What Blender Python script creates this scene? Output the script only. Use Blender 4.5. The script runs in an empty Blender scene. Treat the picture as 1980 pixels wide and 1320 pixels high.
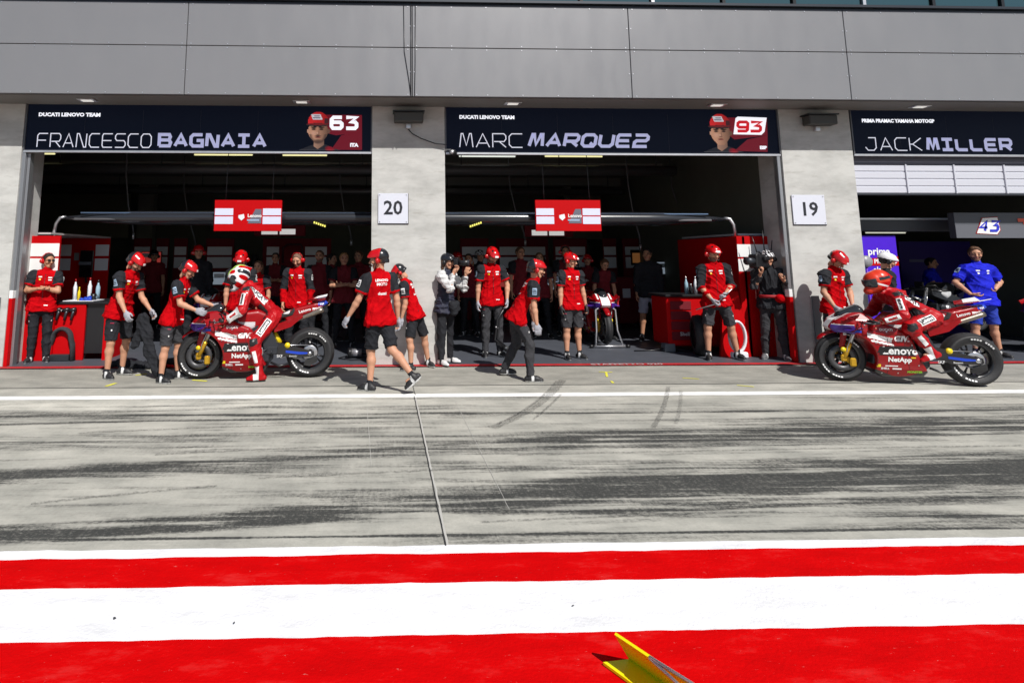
import bpy, math, random
import numpy as np
from mathutils import Vector, Matrix, noise
from mathutils.bvhtree import BVHTree
random.seed(7)
R = math.radians
SC = bpy.context.scene
COL = SC.collection

# ---------------------------------------------------------------- camera, sky, sun, exposure
CAM_H = 1.62
cd = bpy.data.cameras.new('camera')
cam = bpy.data.objects.new('camera', cd); COL.objects.link(cam)
cd.sensor_width = 36.0; cd.sensor_fit = 'HORIZONTAL'
cd.lens = 36.0 * 1144 / 1980
cd.shift_x = 210 / 1980; cd.shift_y = -(660 - 337.3) / 1980
cd.clip_start = 0.05; cd.clip_end = 4000
PITCH = -R(7.945); YAW = R(1.7)
cam.location = (0, 0, CAM_H)
cam.rotation_euler = (R(90) - PITCH, 0, -YAW)
SC.camera = cam

SUN_EL, SUN_AZ = 46.5, 23.3          # azimuth measured from -Y towards +X
sx, sy, sz = math.sin(R(SUN_AZ)) * math.cos(R(SUN_EL)), -math.cos(R(SUN_AZ)) * math.cos(R(SUN_EL)), math.sin(R(SUN_EL))
w = bpy.data.worlds.new('World'); SC.world = w; w.use_nodes = True
nt = w.node_tree; nt.nodes.clear()
o = nt.nodes.new('ShaderNodeOutputWorld'); bg = nt.nodes.new('ShaderNodeBackground'); sk = nt.nodes.new('ShaderNodeTexSky')
sk.sky_type = 'NISHITA'; sk.sun_disc = False; sk.sun_elevation = R(SUN_EL)
sk.sun_rotation = math.atan2(sx, sy)
bg.inputs[1].default_value = 0.06
nt.links.new(sk.outputs[0], bg.inputs[0]); nt.links.new(bg.outputs[0], o.inputs[0])
sl = bpy.data.lights.new('sun', 'SUN'); sl.energy = 4.2; sl.angle = R(0.5); sl.color = (1, .965, .91)
sun = bpy.data.objects.new('sun', sl); COL.objects.link(sun)
sun.rotation_euler = Vector((sx, sy, sz)).to_track_quat('Z', 'Y').to_euler()
sun.location = (6, -8, 12)
SC.view_settings.view_transform = 'Standard'; SC.view_settings.look = 'None'
SC.view_settings.exposure = 0.30; SC.view_settings.gamma = 1

# ---------------------------------------------------------------- materials
MATS = {}
def mat(name, col, rough=.6, metal=0, emit=None, es=1, coat=0, bump=0, bscale=60, var=0, vscale=6, spec=None, alpha=None, trans=0):
    if name in MATS: return MATS[name]
    m = bpy.data.materials.new(name); m.use_nodes = True; MATS[name] = m
    t = m.node_tree; b = t.nodes['Principled BSDF']
    b.inputs['Base Color'].default_value = (*col, 1); b.inputs['Roughness'].default_value = rough
    b.inputs['Metallic'].default_value = metal; b.inputs['Coat Weight'].default_value = coat
    if spec is not None: b.inputs['Specular IOR Level'].default_value = spec
    if trans: b.inputs['Transmission Weight'].default_value = trans
    if emit: b.inputs['Emission Color'].default_value = (*emit, 1); b.inputs['Emission Strength'].default_value = es
    if var or bump:
        tc = t.nodes.new('ShaderNodeTexCoord')
    if var:
        n = t.nodes.new('ShaderNodeTexNoise'); n.inputs['Scale'].default_value = vscale; n.inputs['Detail'].default_value = 6; n.inputs['Roughness'].default_value = .65
        t.links.new(tc.outputs['Object'], n.inputs['Vector'])
        mr = t.nodes.new('ShaderNodeMapRange'); mr.inputs[1].default_value = .3; mr.inputs[2].default_value = .7
        mr.inputs[3].default_value = 1 - var; mr.inputs[4].default_value = 1 + var
        t.links.new(n.outputs[0], mr.inputs[0])
        mx = t.nodes.new('ShaderNodeVectorMath'); mx.operation = 'SCALE'; mx.inputs[0].default_value = col
        t.links.new(mr.outputs[0], mx.inputs['Scale']); t.links.new(mx.outputs[0], b.inputs['Base Color'])
    if bump:
        n2 = t.nodes.new('ShaderNodeTexNoise'); n2.inputs['Scale'].default_value = bscale; n2.inputs['Detail'].default_value = 4
        t.links.new(tc.outputs['Object'], n2.inputs['Vector'])
        bp = t.nodes.new('ShaderNodeBump'); bp.inputs['Strength'].default_value = bump; bp.inputs['Distance'].default_value = .02
        t.links.new(n2.outputs[0], bp.inputs['Height']); t.links.new(bp.outputs[0], b.inputs['Normal'])
    return m

RED = mat('red_paint', (.27, .001, .004), .32, coat=.35, var=.12, spec=.3)
REDM = mat('red_panel', (.46, .001, .003), .55, spec=.12, var=.05, vscale=2)
WHITE = mat('white_paint', (.78, .78, .78), .4)
WMARK = mat('white_marking', (.8, .8, .8), .5)
CLOTHR = mat('red_cloth', (.42, .002, .005), .9, bump=.7, bscale=20, var=.22, vscale=9, spec=.05)
CLOTHD = mat('shaded_red_cloth', (.15, .002, .009), .85, var=.1)  # red with the dimness of the garage interior put into its colour
CLOTHK = mat('black_cloth', (.013, .014, .018), .85, bump=.25, bscale=40, var=.2, vscale=9, spec=.3)
CLOTHG = mat('charcoal_cloth', (.036, .036, .041), .9, bump=.3, bscale=35, var=.18, vscale=7, spec=.3)
CLOTHN = mat('navy_cloth', (.014, .016, .035), .7, bump=.4, bscale=30, var=.2)
CLOTHB = mat('blue_cloth', (.006, .012, .50), .8, bump=.25, bscale=40, var=.12, spec=.25)
CLOTHB2 = mat('blue_shorts', (.006, .03, .33), .8, bump=.25, bscale=40, var=.12)
CLOTHW = mat('pale_grey_cloth', (.56, .56, .56), .85, bump=.3, bscale=40, var=.06)
CLOTHL = mat('light_shorts_cloth', (.35, .37, .45), .85, var=.06)
LEATHR = mat('red_leather', (.38, .002, .006), .45, var=.18, spec=.3, coat=.1, bump=.12, bscale=30)
LEATHW = mat('white_leather', (.75, .75, .75), .4, var=.04)
LEATHK = mat('black_leather', (.015, .015, .017), .4)
SKIN = mat('skin', (.50, .25, .155), .6, var=.08, vscale=14)
SKIN2 = mat('tanned_skin', (.44, .215, .125), .55, var=.08, vscale=14)
LIPS = mat('lips', (.36, .12, .09), .5)
EYEM = mat('eye_dark', (.02, .015, .012), .2)
BROW = mat('brow_hair', (.03, .018, .01), .8)
STUB = mat('stubble', (.17, .09, .06), .8)
HAIRK = mat('dark_hair', (.014, .01, .008), .6, bump=.6, bscale=70)
HAIRB = mat('brown_hair', (.10, .045, .02), .6, bump=.6, bscale=70)
HAIRF = mat('fair_hair', (.33, .19, .08), .6, bump=.6, bscale=70)
GLOVE = mat('grey_glove', (.33, .33, .37), .8, bump=.3, bscale=60, var=.1)
GLOVEK = mat('black_glove', (.02, .02, .022), .7)
SHOEK = mat('black_shoe', (.016, .016, .018), .55, var=.2)
SHOEW = mat('white_shoe', (.62, .62, .62), .6, var=.1)
HELMR = mat('red_helmet', (.50, .002, .004), .22, coat=.7)
HELMK = mat('black_helmet', (.012, .012, .015), .25, coat=.5)
HELMW = mat('white_helmet', (.72, .72, .74), .25, coat=.5)
PLASK = mat('black_plastic', (.012, .012, .014), .35)
RUBBER = mat('tyre_rubber', (.018, .018, .02), .62, bump=.15, bscale=50, var=.2)
RUBBERG = mat('tyre_sidewall', (.032, .032, .036), .5)
CARBON = mat('carbon_fibre', (.014, .014, .016), .28, coat=.5)
STEEL = mat('steel', (.5, .5, .52), .3, metal=.9)
ALU = mat('aluminium', (.62, .62, .65), .38, metal=.8, var=.08)
DARKM = mat('dark_metal', (.05, .055, .065), .4, metal=.6)
GOLD = mat('gold_metal', (.65, .38, .03), .3, metal=.6)
YELL = mat('yellow_paint', (.75, .55, .01), .4)
YELN = mat('fluo_yellow', (.80, .80, .0), .5)
BLUEP = mat('blue_paint', (.01, .05, .45), .35)
PURP = mat('purple_paint', (.12, .02, .42), .35)
PATCHB = mat('pale_blue_patch', (.35, .47, .62), .7)
ORANGE = mat('orange_paint', (.62, .035, .008), .3, coat=.4)
CHROMEV = mat('mirror_visor', (.07, .08, .09), .06, metal=.6)
GLASSK = mat('smoked_screen', (.02, .022, .025), .08, coat=.6)
TROUT = mat('exhaust_metal', (.28, .24, .2), .35, metal=.9, var=.2)

# ---------------------------------------------------------------- object helpers
def link(o, parent=None):
    COL.objects.link(o)
    if parent is not None: o.parent = parent
    return o
def tag(o, label=None, cat=None, group=None, kind=None):
    if label: o['label'] = label
    if cat: o['category'] = cat
    if group: o['group'] = group
    if kind: o['kind'] = kind
    return o
def thing(name, loc, label, cat, group=None, rz=0):
    o = bpy.data.objects.new(name, None); o.empty_display_size = .2; COL.objects.link(o)
    o.location = loc; o.rotation_euler = (0, 0, rz)
    return tag(o, label, cat, group)
def mesh_np(name, V, Q, mats, mi=None, parent=None, smooth=True, tri=False):
    me = bpy.data.meshes.new(name)
    V = np.asarray(V, np.float32); Q = np.asarray(Q, np.int32); n = Q.shape[1]
    me.vertices.add(len(V)); me.vertices.foreach_set('co', V.ravel())
    me.loops.add(Q.size); me.loops.foreach_set('vertex_index', Q.ravel())
    me.polygons.add(len(Q)); me.polygons.foreach_set('loop_start', np.arange(0, Q.size, n, dtype=np.int32))
    me.polygons.foreach_set('loop_total', np.full(len(Q), n, np.int32))
    if not isinstance(mats, (list, tuple)): mats = [mats]
    for m in mats: me.materials.append(m)
    if mi is not None: me.polygons.foreach_set('material_index', np.asarray(mi, np.int32))
    if smooth: me.polygons.foreach_set('use_smooth', np.ones(len(Q), bool))
    me.update(calc_edges=True); me.validate()
    o = bpy.data.objects.new(name, me); link(o, parent)
    return o

class MB:
    """collects simple shapes and links them as one mesh object"""
    def __init__(s): s.v = []; s.f = []; s.m = []; s.sm = []
    def add(s, V, F, m=0, sm=False):
        b = len(s.v); s.v += [tuple(x) for x in V]
        for f in F: s.f.append([i + b for i in f]); s.m.append(m); s.sm.append(sm)
        return s
    def box(s, c, d, m=0, M=None, bev=0):
        hx, hy, hz = d[0] / 2, d[1] / 2, d[2] / 2
        if bev > 0:
            b = min(bev, hx * .9, hy * .9, hz * .9)
            V = []; idx = {}
            for sx_ in (-1, 1):
                for sy_ in (-1, 1):
                    for sz_ in (-1, 1):
                        for a in range(3):
                            p = [sx_ * (hx - b), sy_ * (hy - b), sz_ * (hz - b)]
                            p[a] = [sx_ * hx, sy_ * hy, sz_ * hz][a]
                            idx[(sx_, sy_, sz_, a)] = len(V); V.append(p)
            F = []
            for a in range(3):
                for sg in (-1, 1):
                    o1, o2 = [k for k in range(3) if k != a]
                    q = []
                    for (u, v) in ((-1, -1), (1, -1), (1, 1), (-1, 1)):
                        k = [0, 0, 0]; k[a] = sg; k[o1] = u; k[o2] = v
                        q.append(idx[(k[0], k[1], k[2], a)])
                    F.append(q)
            for a in range(3):
                o1, o2 = [k for k in range(3) if k != a]
                for u in (-1, 1):
                    for v in (-1, 1):
                        k0 = [0, 0, 0]; k0[a] = -1; k0[o1] = u; k0[o2] = v
                        k1 = list(k0); k1[a] = 1
                        F.append([idx[(*k0, o1)], idx[(*k1, o1)], idx[(*k1, o2)], idx[(*k0, o2)]])
            for sx_ in (-1, 1):
                for sy_ in (-1, 1):
                    for sz_ in (-1, 1):
                        F.append([idx[(sx_, sy_, sz_, a)] for a in range(3)])
            F2 = []
            for f in F:
                p = [Vector(V[i]) for i in f]
                n = (p[1] - p[0]).cross(p[2] - p[0]); cc = sum(p, Vector()) / len(p)
                F2.append(f if n.dot(cc) > 0 else f[::-1])
            F = F2
        else:
            V = [(x, y, z) for x in (-hx, hx) for y in (-hy, hy) for z in (-hz, hz)]
            F = [(0, 1, 3, 2), (4, 6, 7, 5), (0, 4, 5, 1), (2, 3, 7, 6), (0, 2, 6, 4), (1, 5, 7, 3)]
        V = [Vector(v) for v in V]
        if M is not None: V = [M @ v for v in V]
        s.add([v + Vector(c) for v in V], F, m); return s
    def b2(s, x0, x1, y0, y1, z0, z1, m=0, bev=0):
        return s.box(((x0 + x1) / 2, (y0 + y1) / 2, (z0 + z1) / 2), (x1 - x0, y1 - y0, z1 - z0), m, bev=bev)
    def tube(s, pts, r, m=0, n=10, closed=False, cap=True, flat=None):
        P = [Vector(p) for p in pts]; rs = r if isinstance(r, (list, tuple)) else [r] * len(P)
        V = []; F = []; N = len(P)
        up = Vector((0, 0, 1)); prev = None
        for i, p in enumerate(P):
            if closed: d = P[(i + 1) % N] - P[i - 1]
            else: d = P[min(i + 1, N - 1)] - P[max(i - 1, 0)]
            d.normalize()
            a = prev - d * prev.dot(d) if prev is not None else (up.cross(d) if abs(d.z) < .95 else Vector((1, 0, 0)).cross(d))
            if a.length < 1e-6: a = Vector((1, 0, 0))
            a.normalize(); b = d.cross(a); prev = a
            for k in range(n):
                t = 2 * math.pi * k / n
                sc = (1, 1) if flat is None else flat
                V.append(p + (a * math.cos(t) * sc[0] + b * math.sin(t) * sc[1]) * rs[i])
        for i in range(N if closed else N - 1):
            j = (i + 1) % N
            for k in range(n):
                F.append([i * n + k, i * n + (k + 1) % n, j * n + (k + 1) % n, j * n + k])
        if cap and not closed:
            F.append(list(range(n))[::-1]); F.append([(N - 1) * n + k for k in range(n)])
        s.add(V, F, m, True); return s
    def lathe(s, prof, M=None, m=0, n=32, sm=True):
        """prof: (r, h) points revolved about local Y axis"""
        V = []; F = []; k = len(prof)
        for i in range(n):
            t = 2 * math.pi * i / n
            for (r_, h) in prof:
                v = Vector((r_ * math.cos(t), h, r_ * math.sin(t)))
                V.append(M @ v if M is not None else v)
        for i in range(n):
            j = (i + 1) % n
            for q in range(k - 1): F.append([i * k + q, i * k + q + 1, j * k + q + 1, j * k + q])
        s.add(V, F, m, sm); return s
    def poly(s, pts, depth, m=0, axis='y', off=0):
        """outline (a,b) in the plane across axis, extruded by depth (centred on off)"""
        n = len(pts); V = []
        for h in (off - depth / 2, off + depth / 2):
            for (a, b) in pts:
                V.append((a, h, b) if axis == 'y' else ((h, a, b) if axis == 'x' else (a, b, h)))
        F = [[i, (i + 1) % n, n + (i + 1) % n, n + i] for i in range(n)] + [list(range(n))[::-1], list(range(n, 2 * n))]
        s.add(V, F, m); return s
    def build(s, name, mats, parent=None, loc=None):
        me = bpy.data.meshes.new(name); me.from_pydata([tuple(v) for v in s.v], [], s.f)
        if not isinstance(mats, (list, tuple)): mats = [mats]
        for m in mats: me.materials.append(m)
        me.polygons.foreach_set('material_index', s.m); me.polygons.foreach_set('use_smooth', s.sm)
        me.update(); o = bpy.data.objects.new(name, me); link(o, parent)
        if loc is not None: o.location = loc
        return o

# ---------------------------------------------------------------- distance-field modelling
def V3(*a): return np.array(a if len(a) > 1 else a[0], float)
def unit(v): v = np.asarray(v, float); return v / (np.linalg.norm(v) + 1e-12)
class SDF:
    def __init__(s): s.p = []
    def cone(s, a, b, ra, rb, k=.02, sq=None, cuts=(), tag_=0, sub=False):
        s.p.append(('c', V3(a), V3(b), ra, rb, k, sq, cuts, tag_, sub)); return s
    def ball(s, a, r, **kw): return s.cone(a, V3(a) + [0, 0, 1e-4], r, r, **kw)
    def plate(s, pts, width, k=.02, rnd=.02, tag_=0, cuts=(), sub=False, wfun=None):
        """closed outline in XZ given a half width along Y"""
        s.p.append(('p', np.array(pts, float), width, rnd, k, wfun, cuts, tag_, sub)); return s
    @staticmethod
    def _d(p, X, Y, Z):
        if p[0] == 'c':
            _, a, b, ra, rb, k, sq, cuts, tg, sub = p
            ba = b - a; L = ba @ ba
            px, py, pz = X - a[0], Y - a[1], Z - a[2]
            t = np.clip((px * ba[0] + py * ba[1] + pz * ba[2]) / L, 0, 1)
            qx, qy, qz = px - t * ba[0], py - t * ba[1], pz - t * ba[2]
            if sq is not None:
                for ax, f in (sq if isinstance(sq, list) else [sq]):
                    ax = unit(ax); c = qx * ax[0] + qy * ax[1] + qz * ax[2]; g = c * (1 / f - 1)
                    qx, qy, qz = qx + g * ax[0], qy + g * ax[1], qz + g * ax[2]
            d = np.sqrt(qx * qx + qy * qy + qz * qz) - (ra + (rb - ra) * t)
            if sq is not None: d = d * min(1, min(f for _, f in (sq if isinstance(sq, list) else [sq])))
        else:
            _, pts, width, rnd, k, wfun, cuts, tg, sub = p
            x, z = np.broadcast_arrays(X, Z)
            # outline distance on the xz grid only where possible
            if X.ndim == 3 and X.shape[1] == 1:
                x2, z2 = np.broadcast_arrays(X, Z)
            else: x2, z2 = x, z
            best = np.full(x2.shape, 1e9); ins = np.zeros(x2.shape, bool); n = len(pts)
            for i in range(n):
                ax, az = pts[i]; bx, bz = pts[(i + 1) % n]; ex, ez = bx - ax, bz - az
                t = np.clip(((x2 - ax) * ex + (z2 - az) * ez) / (ex * ex + ez * ez + 1e-12), 0, 1)
                best = np.minimum(best, (x2 - ax - t * ex) ** 2 + (z2 - az - t * ez) ** 2)
                c = ((az > z2) != (bz > z2)) & (x2 < (bx - ax) * (z2 - az) / (bz - az + 1e-12) + ax)
                ins ^= c
            d2 = np.sqrt(best) * np.where(ins, -1, 1) + rnd
            hw = width if wfun is None else wfun(x2, z2)
            dy = np.abs(Y) - hw + rnd
            d = np.sqrt(np.maximum(d2, 0) ** 2 + np.maximum(dy, 0) ** 2) + np.minimum(np.maximum(d2, dy), 0) - rnd
        for (pt, nrm) in cuts:
            nrm = unit(nrm); pt = V3(pt)
            d = np.maximum(d, (X - pt[0]) * nrm[0] + (Y - pt[1]) * nrm[1] + (Z - pt[2]) * nrm[2])
        return d
    def bounds(s, p, yspan=None):
        if p[0] == 'c':
            r = max(p[3], p[4]); 
            if p[6] is not None: r *= max(1, max(f for _, f in (p[6] if isinstance(p[6], list) else [p[6]])))
            return np.minimum(p[1], p[2]) - r, np.maximum(p[1], p[2]) + r
        a = p[1].min(0); b = p[1].max(0); w_ = p[2]
        return V3(a[0], -w_, a[1]), V3(b[0], w_, b[1])
    def mesh(s, h, mats, name='body', parent=None, tags=None, disp=None, mfun=None, ret=False):
        bl = [s.bounds(p) for p in s.p if not p[-1]]
        lo = np.min([b[0] for b in bl], 0) - 3 * h; hi = np.max([b[1] for b in bl], 0) + 3 * h
        n = np.ceil((hi - lo) / h).astype(int) + 1
        F = np.full(n, .5, np.float32)
        ax = [lo[i] + h * np.arange(n[i]) for i in range(3)]
        for p in s.p:
            k = p[4] if p[0] == 'p' else p[5]
            b0, b1 = s.bounds(p); mg = k + 4 * h
            i0 = np.clip(((b0 - mg - lo) / h).astype(int), 0, n - 1); i1 = np.clip(((b1 + mg - lo) / h).astype(int) + 2, 0, n)
            if (i1 <= i0).any(): continue
            sl_ = tuple(slice(i0[i], i1[i]) for i in range(3))
            d = s._d(p, ax[0][sl_[0]][:, None, None], ax[1][sl_[1]][None, :, None], ax[2][sl_[2]][None, None, :])
            A = F[sl_]
            if p[-1]:
                d = -d; hh = np.maximum(k - np.abs(A - d), 0) / k if k > 0 else 0
                F[sl_] = np.maximum(A, d) + hh * hh * k / 4
            else:
                hh = np.maximum(k - np.abs(A - d), 0) / k if k > 0 else 0
                F[sl_] = np.minimum(A, d) - hh * hh * k / 4
        V, Q = nets(F, lo, h)
        if len(Q) == 0: raise RuntimeError('empty field ' + name)
        if disp is not None:
            N = vnormals(V, Q); V = V + N * disp(V)[:, None]
        mi = None
        C = V[Q].mean(1)
        if mfun is not None: mi = mfun(C)
        elif tags: mi = s.label(C)
        if ret: return V, Q, mi
        return mesh_np(name, V, Q, mats, mi, parent)
    def label(s, C):
        best = np.full(len(C), 1e9); lab = np.zeros(len(C), int)
        for p in s.p:
            if p[-1]: continue
            d = s._d(p, C[:, 0], C[:, 1], C[:, 2]); tg = p[-2]
            m = d < best; best[m] = d[m]; lab[m] = tg
        return lab
def vnormals(V, Q):
    a = V[Q[:, 2]] - V[Q[:, 0]]; b = V[Q[:, 3 if Q.shape[1] > 3 else 1]] - V[Q[:, 1 if Q.shape[1] > 3 else 0]]
    fn = np.cross(a, b); N = np.zeros_like(V)
    for i in range(Q.shape[1]): np.add.at(N, Q[:, i], fn)
    return N / (np.linalg.norm(N, axis=1)[:, None] + 1e-12)
CO = np.array([(i, j, k) for i in (0, 1) for j in (0, 1) for k in (0, 1)])
ED = [(a, b) for a in range(8) for b in range(a + 1, 8) if abs(CO[a] - CO[b]).sum() == 1]
def nets(F, lo, h):
    S = F < 0
    n = F.shape
    cnt = np.zeros((n[0] - 1, n[1] - 1, n[2] - 1), np.int8)
    for c in CO: cnt += S[c[0]:n[0] - 1 + c[0], c[1]:n[1] - 1 + c[1], c[2]:n[2] - 1 + c[2]]
    act = (cnt > 0) & (cnt < 8)
    I = np.argwhere(act); idx = np.full(act.shape, -1, np.int64); idx[act] = np.arange(len(I))
    vals = np.stack([F[I[:, 0] + c[0], I[:, 1] + c[1], I[:, 2] + c[2]] for c in CO], 1).astype(float)
    acc = np.zeros((len(I), 3)); num = np.zeros(len(I))
    for a, b in ED:
        va, vb = vals[:, a], vals[:, b]; m = (va < 0) != (vb < 0)
        t = np.where(m, va / np.where(m, va - vb, 1), 0)
        acc += m[:, None] * (CO[a] + t[:, None] * (CO[b] - CO[a])); num += m
    V = lo + h * (I + acc / num[:, None])
    Q = []
    for ax in range(3):
        o1, o2 = (ax + 1) % 3, (ax + 2) % 3
        a_ = [slice(0, n[0]), slice(0, n[1]), slice(0, n[2])]; b_ = list(a_)
        a_[ax] = slice(0, n[ax] - 1); b_[ax] = slice(1, n[ax])
        sa, sb = S[tuple(a_)], S[tuple(b_)]
        for flip, M_ in ((False, sa & ~sb), (True, ~sa & sb)):
            E = np.argwhere(M_)
            ok = (E[:, o1] > 0) & (E[:, o2] > 0) & (E[:, o1] < n[o1] - 1) & (E[:, o2] < n[o2] - 1); E = E[ok]
            if not len(E): continue
            q = []
            for (u, v) in ((0, 0), (1, 0), (1, 1), (0, 1)):
                G = E.copy(); G[:, o1] -= 1 - u; G[:, o2] -= 1 - v
                q.append(idx[G[:, 0], G[:, 1], G[:, 2]])
            q = np.stack(q, 1); Q.append(q[:, ::-1] if flip else q)
    Q = np.concatenate(Q) if Q else np.zeros((0, 4), int)
    return V, Q
def wrinkle(seed, amp=.006, f=28):
    rs = np.random.RandomState(seed); D = rs.normal(size=(5, 3)); ph = rs.rand(5) * 6
    D /= np.linalg.norm(D, axis=1)[:, None]
    def g(V):
        wv = V + .03 * np.sin(V[:, [1, 2, 0]] * 11 + ph[0])
        s = 0
        for i in range(5): s = s + (1 - np.abs(np.sin(wv @ D[i] * f * (1 + .35 * i) + ph[i]))) ** 2 / (1 + .4 * i)
        return amp * (s - 1.0)
    return g

# ---------------------------------------------------------------- lettering
def text_geo(body, size, align='CENTER', bold=0, shear=0, ext=0):
    cu = bpy.data.curves.new('t', 'FONT'); cu.body = body; cu.size = size; cu.align_x = align; cu.align_y = 'CENTER'
    cu.offset = bold; cu.shear = shear; cu.extrude = ext; cu.resolution_u = 2
    ob = bpy.data.objects.new('t', cu); COL.objects.link(ob)
    dg = bpy.context.evaluated_depsgraph_get(); dg.update()
    me = bpy.data.meshes.new_from_object(ob.evaluated_get(dg))
    V = [v.co.copy() for v in me.vertices]; F = [list(p.vertices) for p in me.polygons]
    bpy.data.objects.remove(ob); bpy.data.curves.remove(cu); bpy.data.meshes.remove(me)
    return V, F
def flat_text(name, body, size, m, parent, loc, align='CENTER', bold=0, shear=0, sx_=1, face=(0, -1, 0), up=(0, 0, 1), ext=.001):
    """lettering lying in a plane that faces `face`"""
    V, F = text_geo(body, size, align, bold, shear, ext)
    f = Vector(face).normalized(); u = Vector(up); r = u.cross(f); r.normalize()
    u = f.cross(r)
    W = [Vector(loc) + r * v.x * sx_ + u * v.y + f * v.z for v in V]
    mb = MB(); mb.add(W, F); return mb.build(name, m, parent)
def bvh_of(o):
    me = o.data; return BVHTree.FromPolygons([v.co for v in me.vertices], [p.vertices for p in me.polygons])
def project(name, V, F, m, parent, bvh, c, d, up, off=.0035, sx_=1, depth=.6):
    """lay a flat shape (V in 2D) on a surface seen from c along -d"""
    d = Vector(d).normalized(); r = Vector(up).cross(d).normalized(); u = d.cross(r); c = Vector(c)
    W = []; bad = set()
    for i, v in enumerate(V):
        p = c + r * v[0] * sx_ + u * v[1] + d * depth
        hit, nrm, _, dist = bvh.ray_cast(p, -d)
        if hit is None or dist > depth * 1.6: bad.add(i); W.append(c + r * v[0] * sx_ + u * v[1])
        else: W.append(hit + d * off)
    F = [f for f in F if not any(i in bad for i in f)]
    if not F: return None
    mb = MB(); mb.add(W, F); return mb.build(name, m, parent)
def gridshape(w_, h_, nx=6, ny=4, fn=None, skew=0):
    V = []; F = []
    for j in range(ny + 1):
        for i in range(nx + 1):
            a, b = i / nx - .5, j / ny - .5
            x, y = (a * w_, b * h_) if fn is None else fn(a, b)
            V.append((x + skew * y, y, 0))
    for j in range(ny):
        for i in range(nx):
            q = j * (nx + 1) + i; F.append([q, q + 1, q + nx + 2, q + nx + 1])
    return V, F
def polyshape(pts, n=1):
    """fan with densified edges"""
    P = []
    for i in range(len(pts)):
        a, b = pts[i], pts[(i + 1) % len(pts)]
        for k in range(n): P.append((a[0] + (b[0] - a[0]) * k / n, a[1] + (b[1] - a[1]) * k / n, 0))
    return P, [list(range(len(P)))]
# stroke lettering for the display boards
ST = {
 'A': [[(0, 0), (.5, 1), (1, 0)], [(.2, .3), (.8, .3)]], 'B': [[(0, 0), (0, 1), (.85, 1), (.95, .8), (.85, .52), (.1, .52)], [(.85, .52), (1, .3), (.9, 0), (0, 0)]],
 'C': [[(1, 1), (.2, 1), (0, .8), (0, .2), (.2, 0), (1, 0)]], 'E': [[(1, 1), (.1, 1), (0, .85), (0, .15), (.1, 0), (1, 0)], [(0, .5), (.9, .5)]],
 'F': [[(1, 1), (.15, 1), (0, .85), (0, 0)], [(0, .5), (.85, .5)]], 'G': [[(1, 1), (.2, 1), (0, .8), (0, .2), (.2, 0), (1, 0), (1, .5), (.5, .5)]],
 'I': [[(.0, 1), (1, 1)], [(.5, 1), (.5, 0)], [(.0, 0), (1, 0)]], 'J': [[(.3, 1), (.9, 1), (.9, .2), (.7, 0), (.2, 0), (0, .25)]],
 'K': [[(0, 0), (0, 1)], [(1, 1), (.25, .5), (1, 0)], [(0, .5), (.25, .5)]], 'L': [[(0, 1), (0, .15), (.15, 0), (1, 0)]],
 'M': [[(0, 0), (.12, 1), (.25, 1), (.5, .12), (.75, 1), (.88, 1), (1, 0)]], 'N': [[(0, 0), (.05, 1), (.25, 1), (.75, 0), (.95, 0), (1, 1)]],
 'O': [[(.2, 0), (0, .2), (0, .8), (.2, 1), (.8, 1), (1, .8), (1, .2), (.8, 0), (.2, 0)]], 'Q': [[(.2, 0), (0, .2), (0, .8), (.2, 1), (.8, 1), (1, .8), (1, .2), (.8, 0), (.2, 0)], [(.6, .3), (1, -.05)]],
 'R': [[(0, 0), (0, 1), (.85, 1), (1, .85), (1, .6), (.85, .42), (.1, .42)], [(.5, .42), (1, 0)]], 'S': [[(1, 1), (.15, 1), (0, .85), (0, .65), (.15, .5), (.85, .5), (1, .35), (1, .15), (.85, 0), (0, 0)]],
 'U': [[(0, 1), (0, .2), (.2, 0), (.8, 0), (1, .2), (1, 1)]], 'Z': [[(0, 1), (.85, 1), (1, .85), (1, .65), (.85, .5), (.15, .5), (0, .35), (0, 0), (1, 0)]],
 'T': [[(0, 1), (1, 1)], [(.5, 1), (.5, 0)]], 'P': [[(0, 0), (0, 1), (.85, 1), (1, .85), (1, .6), (.85, .42), (.1, .42)]],
 '6': [[(1, 1), (.2, 1), (0, .8), (0, .2), (.15, 0), (.85, 0), (1, .15), (1, .42), (.85, .55), (.1, .55)]], '3': [[(0, 1), (1, 1), (.45, .58), (.85, .58), (1, .42), (1, .15), (.85, 0), (0, 0)]],
 '9': [[(0, 0), (.85, 0), (1, .15), (1, .85), (.85, 1), (.15, 1), (0, .85), (0, .58), (.15, .42), (1, .42)]],
 '4': [[(.75, 0), (.75, 1), (0, .35), (1, .35)]], '0': [[(.2, 0), (0, .2), (0, .8), (.2, 1), (.8, 1), (1, .8), (1, .2), (.8, 0), (.2, 0)]],
}
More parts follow.
